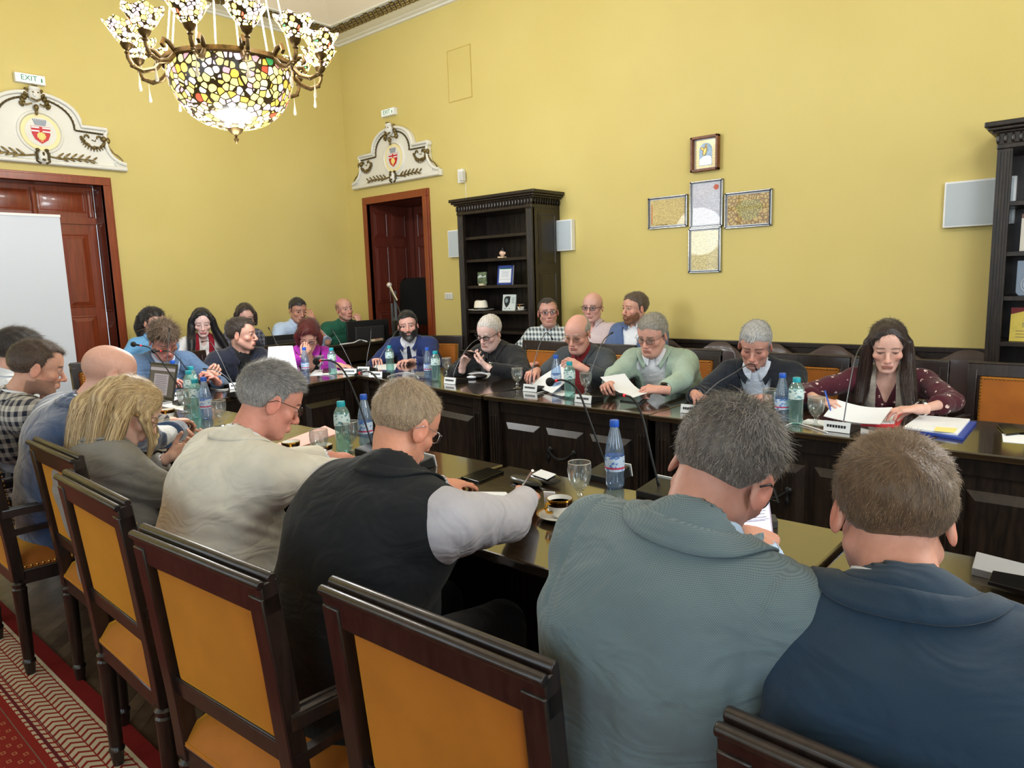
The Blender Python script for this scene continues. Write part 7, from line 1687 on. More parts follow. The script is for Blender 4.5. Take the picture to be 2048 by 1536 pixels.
        gv, gf = nets(dd.astype(np.float32), bd.lo, bd.h); cb = np.tile(np.array(lin(S['beard'].get('col', (30, 26, 24)))), (len(gv), 1))
        g_ = S['beard'].get('grey'); 
        if g_: k_ = np.clip((np.exp(-((gv[:, 0])/0.022)**2)*(gv[:, 2] < -0.088)), 0, 1)[:, None]; cb = cb*(1-0.6*k_)+np.array(lin(g_))*0.6*k_
        ps = [(gv @ R.T+hp, gf, cb)]; gg = np.gradient(dd, bd.h); ii = np.clip(((gv-bd.lo)/bd.h).round().astype(int), 0, np.array(dd.shape)-1); nn_ = np.stack([q_[ii[:, 0], ii[:, 1], ii[:, 2]] for q_ in gg], 1); nn_ /= np.linalg.norm(nn_, axis=1)[:, None]+1e-9
        S3 = dict(S); S3['hair'] = (S['beard'].get('col', (30, 26, 24)), S['beard'].get('col2', (50, 44, 40))); S3['style'] = {'frizz': 0.5, 'fade': 0}
        sv, sf, scol = strands(gv, nn_, S3, 1500, 0.010, 0.0013, rs, R, (0, 0.03, 0.0), 0.5, 3); ps.append((sv @ R.T+hp, sf, scol)); hv2, hf2, hc2 = join(ps); npmesh('beard', hv2, hf2, HAIRM, body, org, hc2)
    if S.get('glasses'): 
        gk = S['glasses']; glasses('glasses', hp, R, body, org, gk.get('mat', BLK), None, gk.get('rw', 0.021), gk.get('rh', 0.016), gk.get('z', -0.004), gk.get('tk', 0.0016))
    if S.get('watch'):
        for side, mt_ in S['watch'].items():
            w_, e_ = (wl_, EL) if side == 'l' else (wr_, ER); d = nrm(w_-e_); a = w_-d*0.004; m = MB(); m.lathe([(0.031, -0.009), (0.034, -0.006), (0.034, 0.006), (0.031, 0.009)], tuple(a-org), 18, tuple(d), True); o = m.build('watch', mt_, body)
            upv = nrm(Z-d*(Z@d)); m = MB(); m.lathe([(0.0, 0), (0.017, 0), (0.018, 0.004), (0.015, 0.008), (0, 0.008)], tuple(a+upv*0.032-org), 18, tuple(upv)); m.build('watch_face', S.get('watchface', BLKG), o)
    if S.get('after'): S['after'](dict(body=body, org=org, R=R, hp=hp, N=N, Fc=Fc, L2=L2, upc=upc, B=B, f=f, F=F, Lt=Lt, wl=wl_, wr=wr_, EL=EL, ER=ER))
    return body
# ================================================================ the people
DARKT = fabric('dark_trousers', (28, 30, 36)); BROWNISH = (66, 48, 36)
SHIRTW = fabric('white_shirt', (222, 226, 234), sheen=0.05); SHIRTB = fabric('light_blue_shirt', (172, 196, 226), sheen=0.05)
BLACKF = fabric('black_shirt', (22, 23, 27))
G = 'people seated around the tables'
down = dict(curl=0.35, palm=(0, 0, -1)); relaxed = dict(curl=0.5, palm=(0, 0, -1), thumb=0.5)
def A(*p): return np.array(p, float)
def held_phone(c, n, upv, w, h, label, screen=True, bezel=BLKG):
    """phone centred at c, screen normal n, long axis upv"""
    n = nrm(n); u = nrm(np.asarray(upv)-n*(np.asarray(upv)@n)); r = np.cross(u, n); Rm = Matrix(np.stack([r, u, n], 1).tolist())
    t = empty('phone', tuple(c), 0, label, 'phone')
    m = MB(); m.box((0, 0, 0), (w, h, 0.009), Rm); m.build('body', bezel, t, smooth=0, bevel=0.002)
    if screen:
        m = MB(); m.box(tuple(Rm @ V(0, 0, 0.005)), (w*0.92, h*0.94, 0.001), Rm); m.build('screen', mat('lit_phone_screen', (232, 234, 250), 0.3, emit=(226, 230, 255), estr=0.9), t, smooth=0)
        m = MB()
        for k in range(9): m.box(tuple(Rm @ V(-0.002+0.003*(k % 2), h*0.30-k*h*0.055, 0.0058)), (w*0.7, h*0.012, 0.0005), Rm)
        m.box(tuple(Rm @ V(0, -h*0.12, 0.0059)), (w*0.9, h*0.008, 0.0005), Rm)
        m.build('screen_text', mat('screen_lines', (150, 152, 180), 0.4), t, smooth=0)
    return t
def pen(p0, p1, label, mt):
    t = empty('pen', tuple(p0), 0, label, 'pen'); d = A(*p1)-A(*p0); m = MB(); m.tube([(0, 0, 0), tuple(d*0.9), tuple(d)], [0.004, 0.004, 0.001], 8); m.build('barrel', mt, t); m = MB(); m.tube([tuple(-d*0.03), (0, 0, 0)], 0.0046, 8); m.build('cap', mt, t)
def paper_held(P, label, th=0.001, bend=0.03, name='paper_sheet'):
    """curved sheet spanned by four corners"""
    P = [A(*p) for p in P]; c = sum(P)/4; t = empty(name, tuple(c), 0, label, 'paper'); vs = []; N_ = 8; nn = nrm(np.cross(P[1]-P[0], P[3]-P[0]))
    for j in range(N_+1):
        for i in range(N_+1):
            u, v = i/N_, j/N_; p = (P[0]*(1-u)+P[1]*u)*(1-v)+(P[3]*(1-u)+P[2]*u)*v-c+nn*bend*math.sin(PI*u)*(0.6+0.4*v); vs.append(tuple(p))
    fs = [(j*(N_+1)+i, j*(N_+1)+i+1, (j+1)*(N_+1)+i+1, (j+1)*(N_+1)+i) for j in range(N_) for i in range(N_)]
    K = len(vs); vs += [tuple(A(*v)-nn*th) for v in vs]; fs += [tuple(K+q for q in reversed(f)) for f in fs]
    m = MB(); m.add(vs, fs); m.build('sheet', PAPER, t, smooth=60)

PEOPLE = []
def pp(**k): PEOPLE.append(k)
NAVYJ = fabric('dark_navy_jacket', (30, 50, 70), 'weave', (36, 60, 82), scale=2.0); GREYBJ = fabric('grey_blue_jacket', (88, 106, 114), 'weave', (126, 142, 148))
CREAMJ = fabric('cream_jacket', (206, 202, 190)); GREYJ = fabric('grey_blazer', (128, 126, 122)); VELVJ = fabric('navy_velvet', (40, 66, 104), 'velvet'); PLAIDJ = fabric('checked_jacket', (40, 42, 58), 'check', (190, 186, 178))
WT = dict(curl=0.4)
# --- near row, seen from behind
pp(key='N8', label='person in dark navy jacket seen from behind, brown hair, bottom right corner', near=1, hs=0.90, head=(-0.235, 1.06, 1.145), look=(22, 24, 2), face=6, pelvis=(-0.08, 0.93), neckbase=(-0.19, 0.965, 1.045), sw=0.185, tilt=0.0, hunch=0.9, bulk=1.08,
   skin=(210, 152, 132), hair=((92, 70, 52), (132, 106, 80)), hmix=0.45, style=dict(t=0.013, front=0.06, nape=-0.055, n=16000, len=0.022, lift=0.03, comb=(0.3, 0.8, 0.1), frizz=0.14, crown=(0.02, -0.06, 0.09)),
   shirt=SHIRTW, jacket=NAVYJ, seam=1, wl=(-0.30, 1.42, 0.84), wr=(-0.10, 1.42, 0.86), hands=(dict(curl=0.4), dict(curl=0.5, dir=(-0.7, 0.6, 0.1))), trousers=DARKT, ear=1.0)
pp(key='N7', label='person in grey blue jacket leaning over a lit phone, seen from behind', near=1, hs=0.95, head=(-0.468, 1.03, 1.18), look=(2, 36, 15), face=-4, pelvis=(-0.58, 0.94), neckbase=(-0.478, 0.935, 1.085), sw=0.165, tilt=-0.10, hunch=1.0, bulk=1.02, armq=0.95, pole=((-0.5, -0.2, -0.7), (0.35, -0.4, -0.8)),
   skin=(192, 140, 124), hair=((58, 50, 46), (168, 160, 152)), hmix=0.34, style=dict(t=0.009, front=0.062, nape=-0.05, n=20000, len=0.018, lift=0.16, frizz=0.45, crown=(0.0, -0.05, 0.105), sidegrey=0.1),
   shirt=SHIRTB, jacket=GREYBJ, seam=1, wl=(-0.76, 1.46, 0.875), wr=(-0.545, 1.40, 0.905), hands=(dict(curl=0.75, dir=(0.75, 0.6, 0.15), palm=(0.3, -0.2, 1), thumb=0.2), dict(curl=0.5, dir=(-0.45, 0.85, 0.1), palm=(-0.3, -0.1, -1), thumb=0.3)), trousers=DARKT, ear=1.12,
   glasses=dict(mat=BLK, tk=0.002))
pp(key='N6', label='person in black vest and grey shirt writing, seen from behind', near=1, hs=0.90, head=(-1.345, 1.125, 1.14), look=(2, 30, 4), face=2, pelvis=(-1.37, 0.92), neckbase=(-1.30, 1.035, 1.015), sw=0.185, tilt=-0.03, hunch=0.9, bulk=1.08, belly=0.02,
   skin=(206, 144, 118), hair=((150, 122, 94), (206, 188, 160)), hmix=0.5, style=dict(t=0.007, front=0.075, nape=-0.05, n=18000, len=0.012, lift=0.35, frizz=0.35), joff=0.02, skirt=1,
   shirt=fabric('pale_grey_shirt', (176, 174, 182), sheen=0.05), jacket=fabric('black_vest', (20, 24, 28), sheen=0.05), jname='vest', vest=1, jcollar=1, lapel=0, armq=1.16, folds=1.4, wl=(-1.66, 1.52, 0.83), wr=(-1.33, 1.555, 0.835), pole=((-0.8, -0.2, -0.5), (1.0, 0.1, -0.45)),
   hands=(dict(curl=0.3), dict(curl=0.85, dir=(-0.55, 0.8, -0.05), palm=(-0.5, 0.1, -0.8), thumb=0.9)), trousers=DARKT, ear=1.15, glasses=dict(mat=SILV, tk=0.0013))
pp(key='N5', label='person in cream jacket with grey hair and glasses, seen from behind', near=1, hs=0.95, head=(-2.0, 1.14, 1.14), look=(-14, 28, 0), face=-4, pelvis=(-2.04, 0.94), neckbase=(-2.0, 1.03, 1.015), sw=0.19, hunch=0.85, bulk=1.1, belly=0.02,
   skin=(202, 140, 122), hair=((84, 82, 82), (190, 188, 186)), hmix=0.5, style=dict(t=0.009, top=0.018, front=0.064, nape=-0.05, n=17000, len=0.016, lift=0.6, frizz=0.35, comb=(0.0, 0.9, 0.2), sidegrey=0.2, topmix=-0.15),
   shirt=SHIRTW, jacket=CREAMJ, seam=0.6, wl=(-2.30, 1.52, 0.83), wr=(-2.02, 1.62, 0.835), pole=((-0.8, -0.2, -0.4), (0.9, -0.1, -0.5)), hands=(dict(curl=0.5), dict(curl=0.6, dir=(-0.6, 0.7, 0))), trousers=fabric('white_trousers', (206, 206, 204)), ear=1.12, glasses=dict(mat=BLK, tk=0.0013))
pp(key='N4', label='person with long blonde hair in grey blazer looking down at a phone', near=1, fem=1, head=(-2.76, 1.01, 1.055), look=(-20, 36, 0), face=-2, pelvis=(-2.76, 0.93), pz=0.59, neckbase=(-2.79, 0.915, 0.945), sw=0.15, hunch=1.0,
   skin=(220, 178, 158), lid=0.75, brow=(130, 96, 66), hair=((150, 118, 80), (232, 206, 158)), hmix=0.6, hairmat=HAIRS, style=dict(t=0.012, front=0.078, curve=0.04, side=0.0, nape=-0.09, n=5000, len=0.04, lift=0.02, wd=0.0012, comb=(0.0, -0.6, -0.3), frizz=0.08),
   locks=[([(0, -0.085, 0.04), (0, -0.12, -0.06), (-2.80, 0.83, 0.86, 0), (-2.81, 0.80, 0.74, 0)], [0.055, 0.06, 0.05, 0.03], 900), ([(0.055, -0.02, 0.06), (0.085, -0.02, -0.03), (-2.70, 0.90, 0.90, 0), (-2.70, 0.86, 0.78, 0)], [0.028, 0.032, 0.032, 0.02], 700),
          ([(-0.055, -0.02, 0.06), (-0.085, -0.02, -0.03), (-2.88, 0.90, 0.88, 0), (-2.88, 0.88, 0.76, 0)], [0.028, 0.032, 0.03, 0.02], 500), ([(0.05, 0.045, 0.075), (0.078, 0.05, 0.0), (-2.70, 1.06, 0.93, 0), (-2.72, 1.03, 0.85, 0)], [0.014, 0.018, 0.014, 0.006], 300),
          ([(-0.045, 0.06, 0.07), (-0.07, 0.08, 0.0), (-2.82, 1.12, 0.93, 0), (-2.83, 1.10, 0.87, 0)], [0.012, 0.014, 0.01, 0.005], 200), ([(0.02, -0.07, 0.085), (0.05, -0.10, 0.0), (-2.74, 0.86, 0.88, 0), (-2.75, 0.83, 0.74, 0)], [0.03, 0.04, 0.04, 0.025], 600)],
   shirt=SHIRTW, jacket=GREYJ, wl=(-2.96, 1.21, 0.80), wr=(-2.80, 1.25, 0.80), pole=((-0.6, -0.3, -0.7), (0.8, -0.3, -0.6)), hands=(dict(curl=0.5, dir=(0.5, 0.6, 0.4), palm=(0.3, -0.5, 0.6), thumb=0.3), dict(curl=0.5, dir=(-0.5, 0.6, 0.4), palm=(-0.4, -0.4, 0.7), thumb=0.3)), trousers=DARKT, glasses=dict(mat=GILT, tk=0.0009, rw=0.023, rh=0.021))
pp(key='N3', label='person with bald head in navy velvet jacket, hands clasped', near=1, head=(-3.06, 1.06, 1.165), look=(-6, 18, 0), face=2, pelvis=(-3.36, 0.90), neckbase=(-3.12, 0.965, 1.035), sw=0.195, tilt=-0.05, hunch=0.8, bulk=1.12,
   skin=(216, 168, 152), hair=((150, 120, 100), (190, 168, 150)), ring=0.35, hs=0.97,
   shirt=SHIRTW, jacket=VELVJ, wl=(-3.72, 1.46, 0.83), wr=(-3.36, 1.44, 0.83), pole=((-0.7, -0.3, -0.6), (0.9, -0.2, -0.3)), hands=(dict(curl=0.6, dir=(0.95, 0.3, 0.1), palm=(0.2, -0.2, -0.9), thumb=0.6), dict(curl=0.75, dir=(-0.95, 0.35, 0.1), palm=(-0.1, -0.5, -0.6), thumb=0.6)), trousers=DARKT, ear=1.1)
pp(key='N2', label='person in black and white checked jacket with short brown hair and goatee', near=1, head=(-3.62, 0.965, 1.17), look=(-14, 16, 0), face=0, pelvis=(-3.95, 0.90), neckbase=(-3.68, 0.875, 1.03), sw=0.185, hunch=0.8, bulk=1.0,
   skin=(210, 160, 138), hair=((72, 56, 46), (120, 100, 84)), hmix=0.35, style=dict(t=0.009, front=0.07, recede=0.02, n=12000, len=0.022, lift=0.3, comb=(0, 0.8, 0.1), nape=-0.05), stubble=0.5, beard=None,
   shirt=SHIRTW, jacket=PLAIDJ, wl=(-4.0, 1.5, 0.83), wr=(-3.62, 1.5, 0.83), hands=(dict(curl=0.4), dict(curl=0.4)), trousers=DARKT, ear=1.1, jaw=0.95)
pp(key='N1', label='person in white shirt with dark hair at the far left, half hidden', near=1, head=(-4.33, 1.08, 1.20), look=(0, 14, 0), face=0, pelvis=(-4.62, 0.92), skin=(208, 160, 140), hair=((44, 38, 36), (80, 70, 64)), hmix=0.3, style=dict(t=0.012, n=8000, len=0.03, lift=0.35, comb=(0, 0.7, 0.2), front=0.066),
   shirt=SHIRTW, wl=(-4.55, 1.5, 0.83), wr=(-4.25, 1.5, 0.83), hands=(dict(curl=0.4), dict(curl=0.4)), trousers=DARKT)
# --- far row facing the camera
pp(key='F1', label='person with white hair and glasses in black suit looking at a phone', head=(-3.70, 3.97, 1.105), look=(188, 22, -6), face=182, pelvis=(-3.70, 4.22), belly=0.04, bulk=1.05, skin=(222, 186, 178), brow=(190, 180, 170), lid=0.75, jowl=1, hair=((214, 208, 204), (236, 230, 224)), style=dict(t=0.006, n=3000, len=0.010, front=0.07, nape=-0.05, wd=0.0012),
   shirt=BLACKF, jacket=fabric('black_suit', (28, 30, 34)), vee=(0.06, 0.30), wl=(-3.49, 3.73, 0.865), wr=(-3.76, 3.72, 0.85), pole=((-0.9, -0.2, -0.4), (0.9, -0.2, -0.4)), hands=(dict(curl=0.5, dir=(-0.85, -0.05, 0.40), palm=(-0.25, 0.3, 0.9), thumb=0.2), dict(curl=0.6, dir=(0.25, -0.05, 0.95), palm=(0.9, 0.3, -0.1), thumb=0.2)), glasses=dict(mat=BLK, tk=0.0022), watch={'l': CHROME}, watchface=SILV)
pp(key='F2', label='person with glasses in dark grey suit and dark red shirt holding papers', head=(-2.91, 4.02, 1.11), look=(190, 20, -2), face=178, pelvis=(-2.95, 4.26), belly=0.04, bulk=1.05, skin=(214, 162, 148), brow=(150, 140, 130), lid=0.7, hair=((150, 144, 138), (196, 192, 186)), style=dict(t=0.005, bald=0.055, baldtilt=-0.35, n=2400, len=0.010, side=-0.01), scalp=0.0, jowl=1,
   shirt=fabric('dark_red_shirt', (120, 26, 34)), jacket=fabric('dark_grey_suit', (66, 72, 78)), wl=(-2.66, 3.74, 0.90), wr=(-3.05, 3.72, 0.86), hands=(dict(curl=0.5, dir=(-0.75, -0.35, 0.45), palm=(-0.3, 0.4, -0.8), thumb=0.7), dict(curl=0.5, dir=(0.3, -0.9, 0), thumb=0.5)), glasses=dict(mat=GILT, tk=0.0012, rh=0.018), trousers=DARKT)
pp(key='F3', label='person with grey hair and glasses in mint green jacket reading papers', head=(-2.31, 4.0, 1.12), look=(182, 20, -4), face=188, pelvis=(-2.26, 4.25), belly=0.05, bulk=1.12, hw=1.06, jaw=1.08, jowl=1, skin=(212, 160, 144), brow=(120, 104, 90), lid=0.7, hair=((136, 130, 120), (190, 186, 178)), hmix=0.5, style=dict(t=0.010, n=3200, len=0.018, front=0.062, comb=(0.3, 0.8, 0), lift=0.25),
   shirt=SHIRTW, jacket=fabric('mint_jacket', (158, 180, 166)), vee=(0.10, 0.42), wl=(-1.98, 3.55, 0.845), wr=(-2.33, 3.53, 0.855), pole=((-1, -0.1, -0.4), (1, -0.1, -0.4)), hands=(dict(curl=0.8, dir=(-0.85, -0.5, 0.1), palm=(-0.3, 0.3, -0.9), thumb=0.8), dict(curl=0.8, dir=(0.3, -0.8, 0.1), palm=(0.5, -0.1, -0.8), thumb=0.8)), glasses=dict(mat=mat('bronze_wire', (96, 70, 54), 0.3, metal=0.7), tk=0.0013, rw=0.024, rh=0.02), watch={'l': BLK}, trousers=DARKT)
pp(key='F4', label='person with short silver hair in dark navy suit and open white shirt', head=(-1.61, 3.93, 1.085), look=(194, 24, -4), face=186, pelvis=(-1.60, 4.22), belly=0.02, bulk=1.1, skin=(202, 150, 134), brow=(80, 66, 58), lid=0.75, stubble=0.15, hair=((150, 150, 150), (216, 216, 216)), hmix=0.7, style=dict(t=0.010, n=3500, len=0.016, front=0.054, comb=(0.0, 0.8, 0.1), lift=0.3, side=-0.03),
   shirt=fabric('pale_blue_white_shirt', (206, 216, 232), sheen=0.05), jacket=fabric('navy_black_suit', (30, 36, 46)), vee=(0.09, 0.40), wl=(-1.42, 3.60, 0.83), wr=(-1.78, 3.55, 0.83), hands=(dict(curl=0.6, dir=(-0.9, -0.3, 0)), dict(curl=0.5, dir=(0.6, -0.7, 0))), trousers=DARKT, ear=1.1)
pp(key='F5', label='person with long straight dark hair in burgundy floral blouse reading', fem=1, head=(-0.935, 3.96, 1.10), look=(195, 18, 0), face=190, pelvis=(-0.90, 4.22), pz=0.60, sw=0.165, skin=(218, 174, 158), brow=(60, 42, 34), lid=0.6, lip=(180, 110, 100), hair=((34, 24, 22), (66, 46, 38)), hmix=0.4, hairmat=HAIRS, style=dict(t=0.011, front=0.084, curve=0.04, side=0.0, nape=-0.09, n=2500, len=0.03, lift=0.02, comb=(0, -0.5, -0.3), frizz=0.06),
   locks=[([(0.04, 0.0, 0.085), (0.082, 0.02, 0.02), (0.088, 0.02, -0.05), (-1.04, 3.97, 0.93, 0), (-1.05, 3.93, 0.80, 0)], [0.02, 0.026, 0.03, 0.036, 0.034], 1100), ([(-0.04, 0.0, 0.085), (-0.082, 0.02, 0.02), (-0.088, 0.02, -0.05), (-0.83, 3.93, 0.93, 0), (-0.80, 3.88, 0.80, 0)], [0.02, 0.026, 0.03, 0.038, 0.036], 1100), ([(0, -0.08, 0.05), (0, -0.11, -0.05), (0, -0.10, -0.14)], [0.05, 0.06, 0.05], 300)],
   shirt=fabric('burgundy_floral_blouse', (74, 28, 40), 'floral', (226, 204, 196)), sleeve=0.9, shcollar=0, open=(0.055, 0.12), bib=fabric('greige_yoke', (168, 160, 150)), wl=(-0.70, 3.60, 0.85), wr=(-1.14, 3.60, 0.85), pole=((-1, 0.1, -0.2), (1, 0.1, -0.2)), hands=(dict(curl=0.35, dir=(-0.85, -0.35, -0.05), palm=(0, 0.1, -1), thumb=0.6), dict(curl=0.55, dir=(0.8, -0.5, 0), palm=(0.2, 0, -1), thumb=0.7)), watch={'l': WHT}, trousers=DARKT, armq=1.1)
# --- left side facing +x
pp(key='L4', label='person with full black beard in blue suit and tie looking at the camera', head=(-5.12, 4.38, 1.10), look=(226, 2, 5), face=212, pelvis=(-5.18, 4.62), bulk=1.1, hw=1.05, skin=(218, 170, 158), brow=(34, 28, 26), lid=0.2, hair=((30, 27, 26), (54, 50, 48)), style=dict(t=0.010, top=0.02, n=3200, len=0.02, front=0.068, comb=(0.5, 0.5, 0.1), side=-0.03, lift=0.25), beard=dict(t=0.010, grey=(150, 150, 150)),
   shirt=SHIRTW, tie=fabric('dark_navy_tie', (26, 34, 60)), jacket=fabric('royal_navy_suit', (36, 52, 104)), vee=(0.085, 0.40), wl=(-4.78, 4.12, 0.80), wr=(-5.12, 3.98, 0.80), hands=(dict(curl=0.5), dict(curl=0.5)), trousers=DARKT)
pp(key='L3', label='person with dark red bob and glasses in magenta blazer, hand at chin', fem=1, head=(-5.19, 3.36, 1.085), look=(226, 32, -4), face=258, pelvis=(-5.42, 3.48), sw=0.16, skin=(216, 168, 150), brow=(90, 50, 44), lid=0.7, lip=(190, 70, 80), hair=((70, 22, 24), (124, 44, 42)), hmix=0.4, hairmat=HAIRS, style=dict(t=0.015, top=0.022, front=0.062, curve=0.02, side=-0.05, nape=-0.09, n=3200, len=0.045, lift=0.05, comb=(0.4, 0.5, -0.1), frizz=0.12),
   locks=[([(0.06, 0.02, 0.06), (0.088, 0.025, 0.0), (0.086, 0.03, -0.07)], [0.024, 0.027, 0.018], 500), ([(-0.06, 0.02, 0.06), (-0.088, 0.025, 0.0), (-0.086, 0.03, -0.07)], [0.024, 0.027, 0.018], 500), ([(0, -0.07, 0.06), (0, -0.11, -0.02), (0, -0.10, -0.11)], [0.06, 0.06, 0.045], 600)],
   shirt=fabric('black_top', (16, 16, 20)), shcollar=0, open=(0.10, 0.20), jacket=fabric('magenta_blazer', (176, 48, 176)), vee=(0.11, 0.32), wl=(-4.98, 3.50, 0.82), wr=(-5.06, 3.20, 0.93), hands=(dict(curl=0.3, dir=(0.8, 0.4, -0.1)), dict(curl=0.9, dir=(0.0, 0.55, 0.8), palm=(-0.8, 0.3, 0.2), thumb=0.6)), glasses=dict(mat=BLK, tk=0.0018, rh=0.014), trousers=DARKT)
pp(key='L2', label='person in dark navy jacket and black shirt looking to the right in profile', head=(-5.26, 2.80, 1.135), look=(312, 3, 0), face=268, pelvis=(-5.50, 2.66), skin=(210, 162, 144), brow=(60, 44, 36), lid=0.2, jaw=0.92, stubble=0.2, hair=((48, 38, 34), (80, 66, 56)), hmix=0.35, style=dict(t=0.011, n=3200, len=0.025, front=0.062, recede=0.02, comb=(0.1, 0.7, 0.1), lift=0.3), ear=1.1,
   shirt=BLACKF, jacket=fabric('dark_navy_casual_jacket', (30, 34, 50)), vee=(0.07, 0.42), wl=(-4.92, 2.72, 0.84), wr=(-4.98, 2.36, 0.84), hands=(dict(curl=0.7, dir=(0.4, -0.8, 0.2), thumb=0.7), dict(curl=0.85, dir=(0.5, 0.3, 0.4), palm=(-0.3, 0.5, 0.5), thumb=0.4)), trousers=DARKT)
pp(key='L1', label='person with curly brown hair and glasses in steel blue suit looking down', head=(-5.15, 2.16, 1.145), look=(268, 36, 4), face=262, pelvis=(-5.42, 2.12), belly=0.04, bulk=1.12, hw=1.05, jowl=1, skin=(210, 146, 134), brow=(90, 66, 50), lid=0.8, hair=((66, 50, 40), (124, 100, 78)), hmix=0.45, style=dict(t=0.016, top=0.026, n=4200, len=0.032, lift=0.6, frizz=0.7, front=0.055, wd=0.002), ear=1.1,
   shirt=fabric('pale_blue_open_shirt', (186, 200, 222), sheen=0.05), jacket=fabric('steel_blue_suit', (84, 108, 140)), vee=(0.10, 0.42), wl=(-4.88, 2.38, 0.84), wr=(-4.95, 2.02, 0.84), hands=(dict(curl=0.85, dir=(0.3, -0.5, 0.5), palm=(0, -0.8, -0.2), thumb=0.7), dict(curl=0.5)), glasses=dict(mat=GILT, tk=0.0012, z=-0.014), trousers=DARKT)
# --- row along the left wall
pp(key='B1', label='person with black hair in light blue shirt by the left wall, half hidden', fem=1, head=(-6.62, 2.70, 1.215), look=(292, 8, 0), face=268, pelvis=(-6.90, 2.64), skin=(212, 166, 150), hair=((24, 20, 22), (44, 38, 38)), style=dict(t=0.016, front=0.055, side=-0.03, nape=-0.09, n=1500, len=0.03, frizz=0.3), locks=[([(0.03, -0.08, 0.04), (0.04, -0.10, -0.06), (0.04, -0.09, -0.15)], [0.05, 0.055, 0.03], 300)],
   shirt=fabric('sky_blue_shirt', (110, 168, 214)), wl=(-6.5, 2.85, 0.80), wr=(-6.5, 2.5, 0.80), hands=(dict(curl=0.4), dict(curl=0.4)), trousers=DARKT, glasses=dict(mat=BLK, tk=0.0016, z=0.075, y0=0.1) if 0 else None)
pp(key='B2', label='person with long black hair in white blouse with red scarf, by the left wall', fem=1, head=(-6.58, 3.125, 1.185), look=(246, 14, 0), face=262, pelvis=(-6.88, 3.08), skin=(232, 198, 192), brow=(30, 26, 26), lid=0.75, lip=(200, 90, 96), hair=((16, 14, 18), (34, 30, 36)), hairmat=HAIRS, style=dict(t=0.016, front=0.080, curve=0.035, side=-0.02, nape=-0.09, n=1800, len=0.03, frizz=0.1, lift=0.05),
   locks=[([(0.04, 0.0, 0.085), (0.086, 0.01, 0.02), (0.092, 0.015, -0.06), (-6.52, 2.98, 1.02, 0), (-6.47, 2.94, 0.86, 0)], [0.024, 0.03, 0.034, 0.04, 0.03], 600), ([(-0.04, 0.0, 0.085), (-0.086, 0.01, 0.02), (-0.092, 0.015, -0.06), (-6.52, 3.26, 1.02, 0), (-6.47, 3.32, 0.86, 0)], [0.024, 0.03, 0.034, 0.042, 0.034], 600)],
   shirt=fabric('white_blouse', (232, 230, 230), sheen=0.05), open=(0.03, 0.06), shcollar=0, scarf=fabric('red_scarf', (150, 28, 44)), wl=(-6.42, 3.28, 0.80), wr=(-6.42, 2.96, 0.80), hands=(dict(curl=0.4), dict(curl=0.4)), trousers=DARKT)
pp(key='B3', label='person with straight dark hair and glasses by the left wall, mostly hidden', fem=1, head=(-6.58, 3.56, 1.215), look=(250, 14, 0), face=266, pelvis=(-6.88, 3.52), skin=(216, 170, 156), lid=0.4, hair=((44, 32, 30), (70, 54, 48)), hairmat=HAIRS, style=dict(t=0.012, front=0.080, curve=0.035, side=-0.03, nape=-0.09, n=1500, len=0.03, frizz=0.1, lift=0.05),
   locks=[([(0.04, 0.0, 0.085), (0.08, 0.01, 0.02), (0.084, 0.01, -0.07)], [0.02, 0.026, 0.026], 300), ([(-0.04, 0.0, 0.085), (-0.08, 0.01, 0.02), (-0.084, 0.01, -0.07)], [0.02, 0.026, 0.026], 300)], glasses=dict(mat=CHROME, tk=0.001, rw=0.023, rh=0.02),
   shirt=fabric('dark_patterned_top', (64, 66, 82), 'check', (120, 120, 130)), wl=(-6.45, 3.7, 0.80), wr=(-6.45, 3.4, 0.80), hands=(dict(curl=0.4), dict(curl=0.4)), trousers=DARKT)
pp(key='B4', label='person in pale blue shirt resting a hand on the nose, by the left wall', head=(-6.60, 4.16, 1.25), look=(262, 14, 0), face=262, pelvis=(-6.90, 4.06), bulk=1.05, skin=(192, 142, 122), brow=(40, 32, 30), hair=((30, 27, 27), (60, 56, 54)), style=dict(t=0.007, n=1800, len=0.010, front=0.06), scalp=0.3,
   shirt=fabric('pale_blue_striped_shirt', (186, 206, 234), sheen=0.05), sleeve=0.6, wl=(-6.40, 4.22, 1.10), wr=(-6.38, 3.95, 0.80), pole=((-0.6, 0.4, -1), (0.5, -0.2, -0.6)), hands=(dict(curl=0.35, dir=(-0.3, -0.2, 1.0), palm=(-0.9, 0, 0), thumb=0.2), dict(curl=0.4)), trousers=DARKT)
pp(key='B5', label='person with shaved head in dark green polo, fist at mouth', head=(-6.60, 4.74, 1.225), look=(264, -4, 4), face=250, pelvis=(-6.90, 4.66), bulk=1.12, skin=(206, 156, 140), brow=(80, 60, 50), stubble=0.3, hair=((90, 70, 60), (110, 90, 80)), ring=0.6, ringz=0.07,
   shirt=fabric('dark_green_polo', (34, 92, 72)), sleeve=0.3, wl=(-6.38, 4.78, 1.06), wr=(-6.35, 4.45, 0.82), pole=((-0.6, 0.4, -1), (0.9, 0, -0.6)), hands=(dict(curl=0.85, dir=(-0.35, 0.0, 0.9), palm=(-0.9, 0, -0.1), thumb=0.3), dict(curl=0.4)), watch={'l': BLK}, trousers=DARKT)
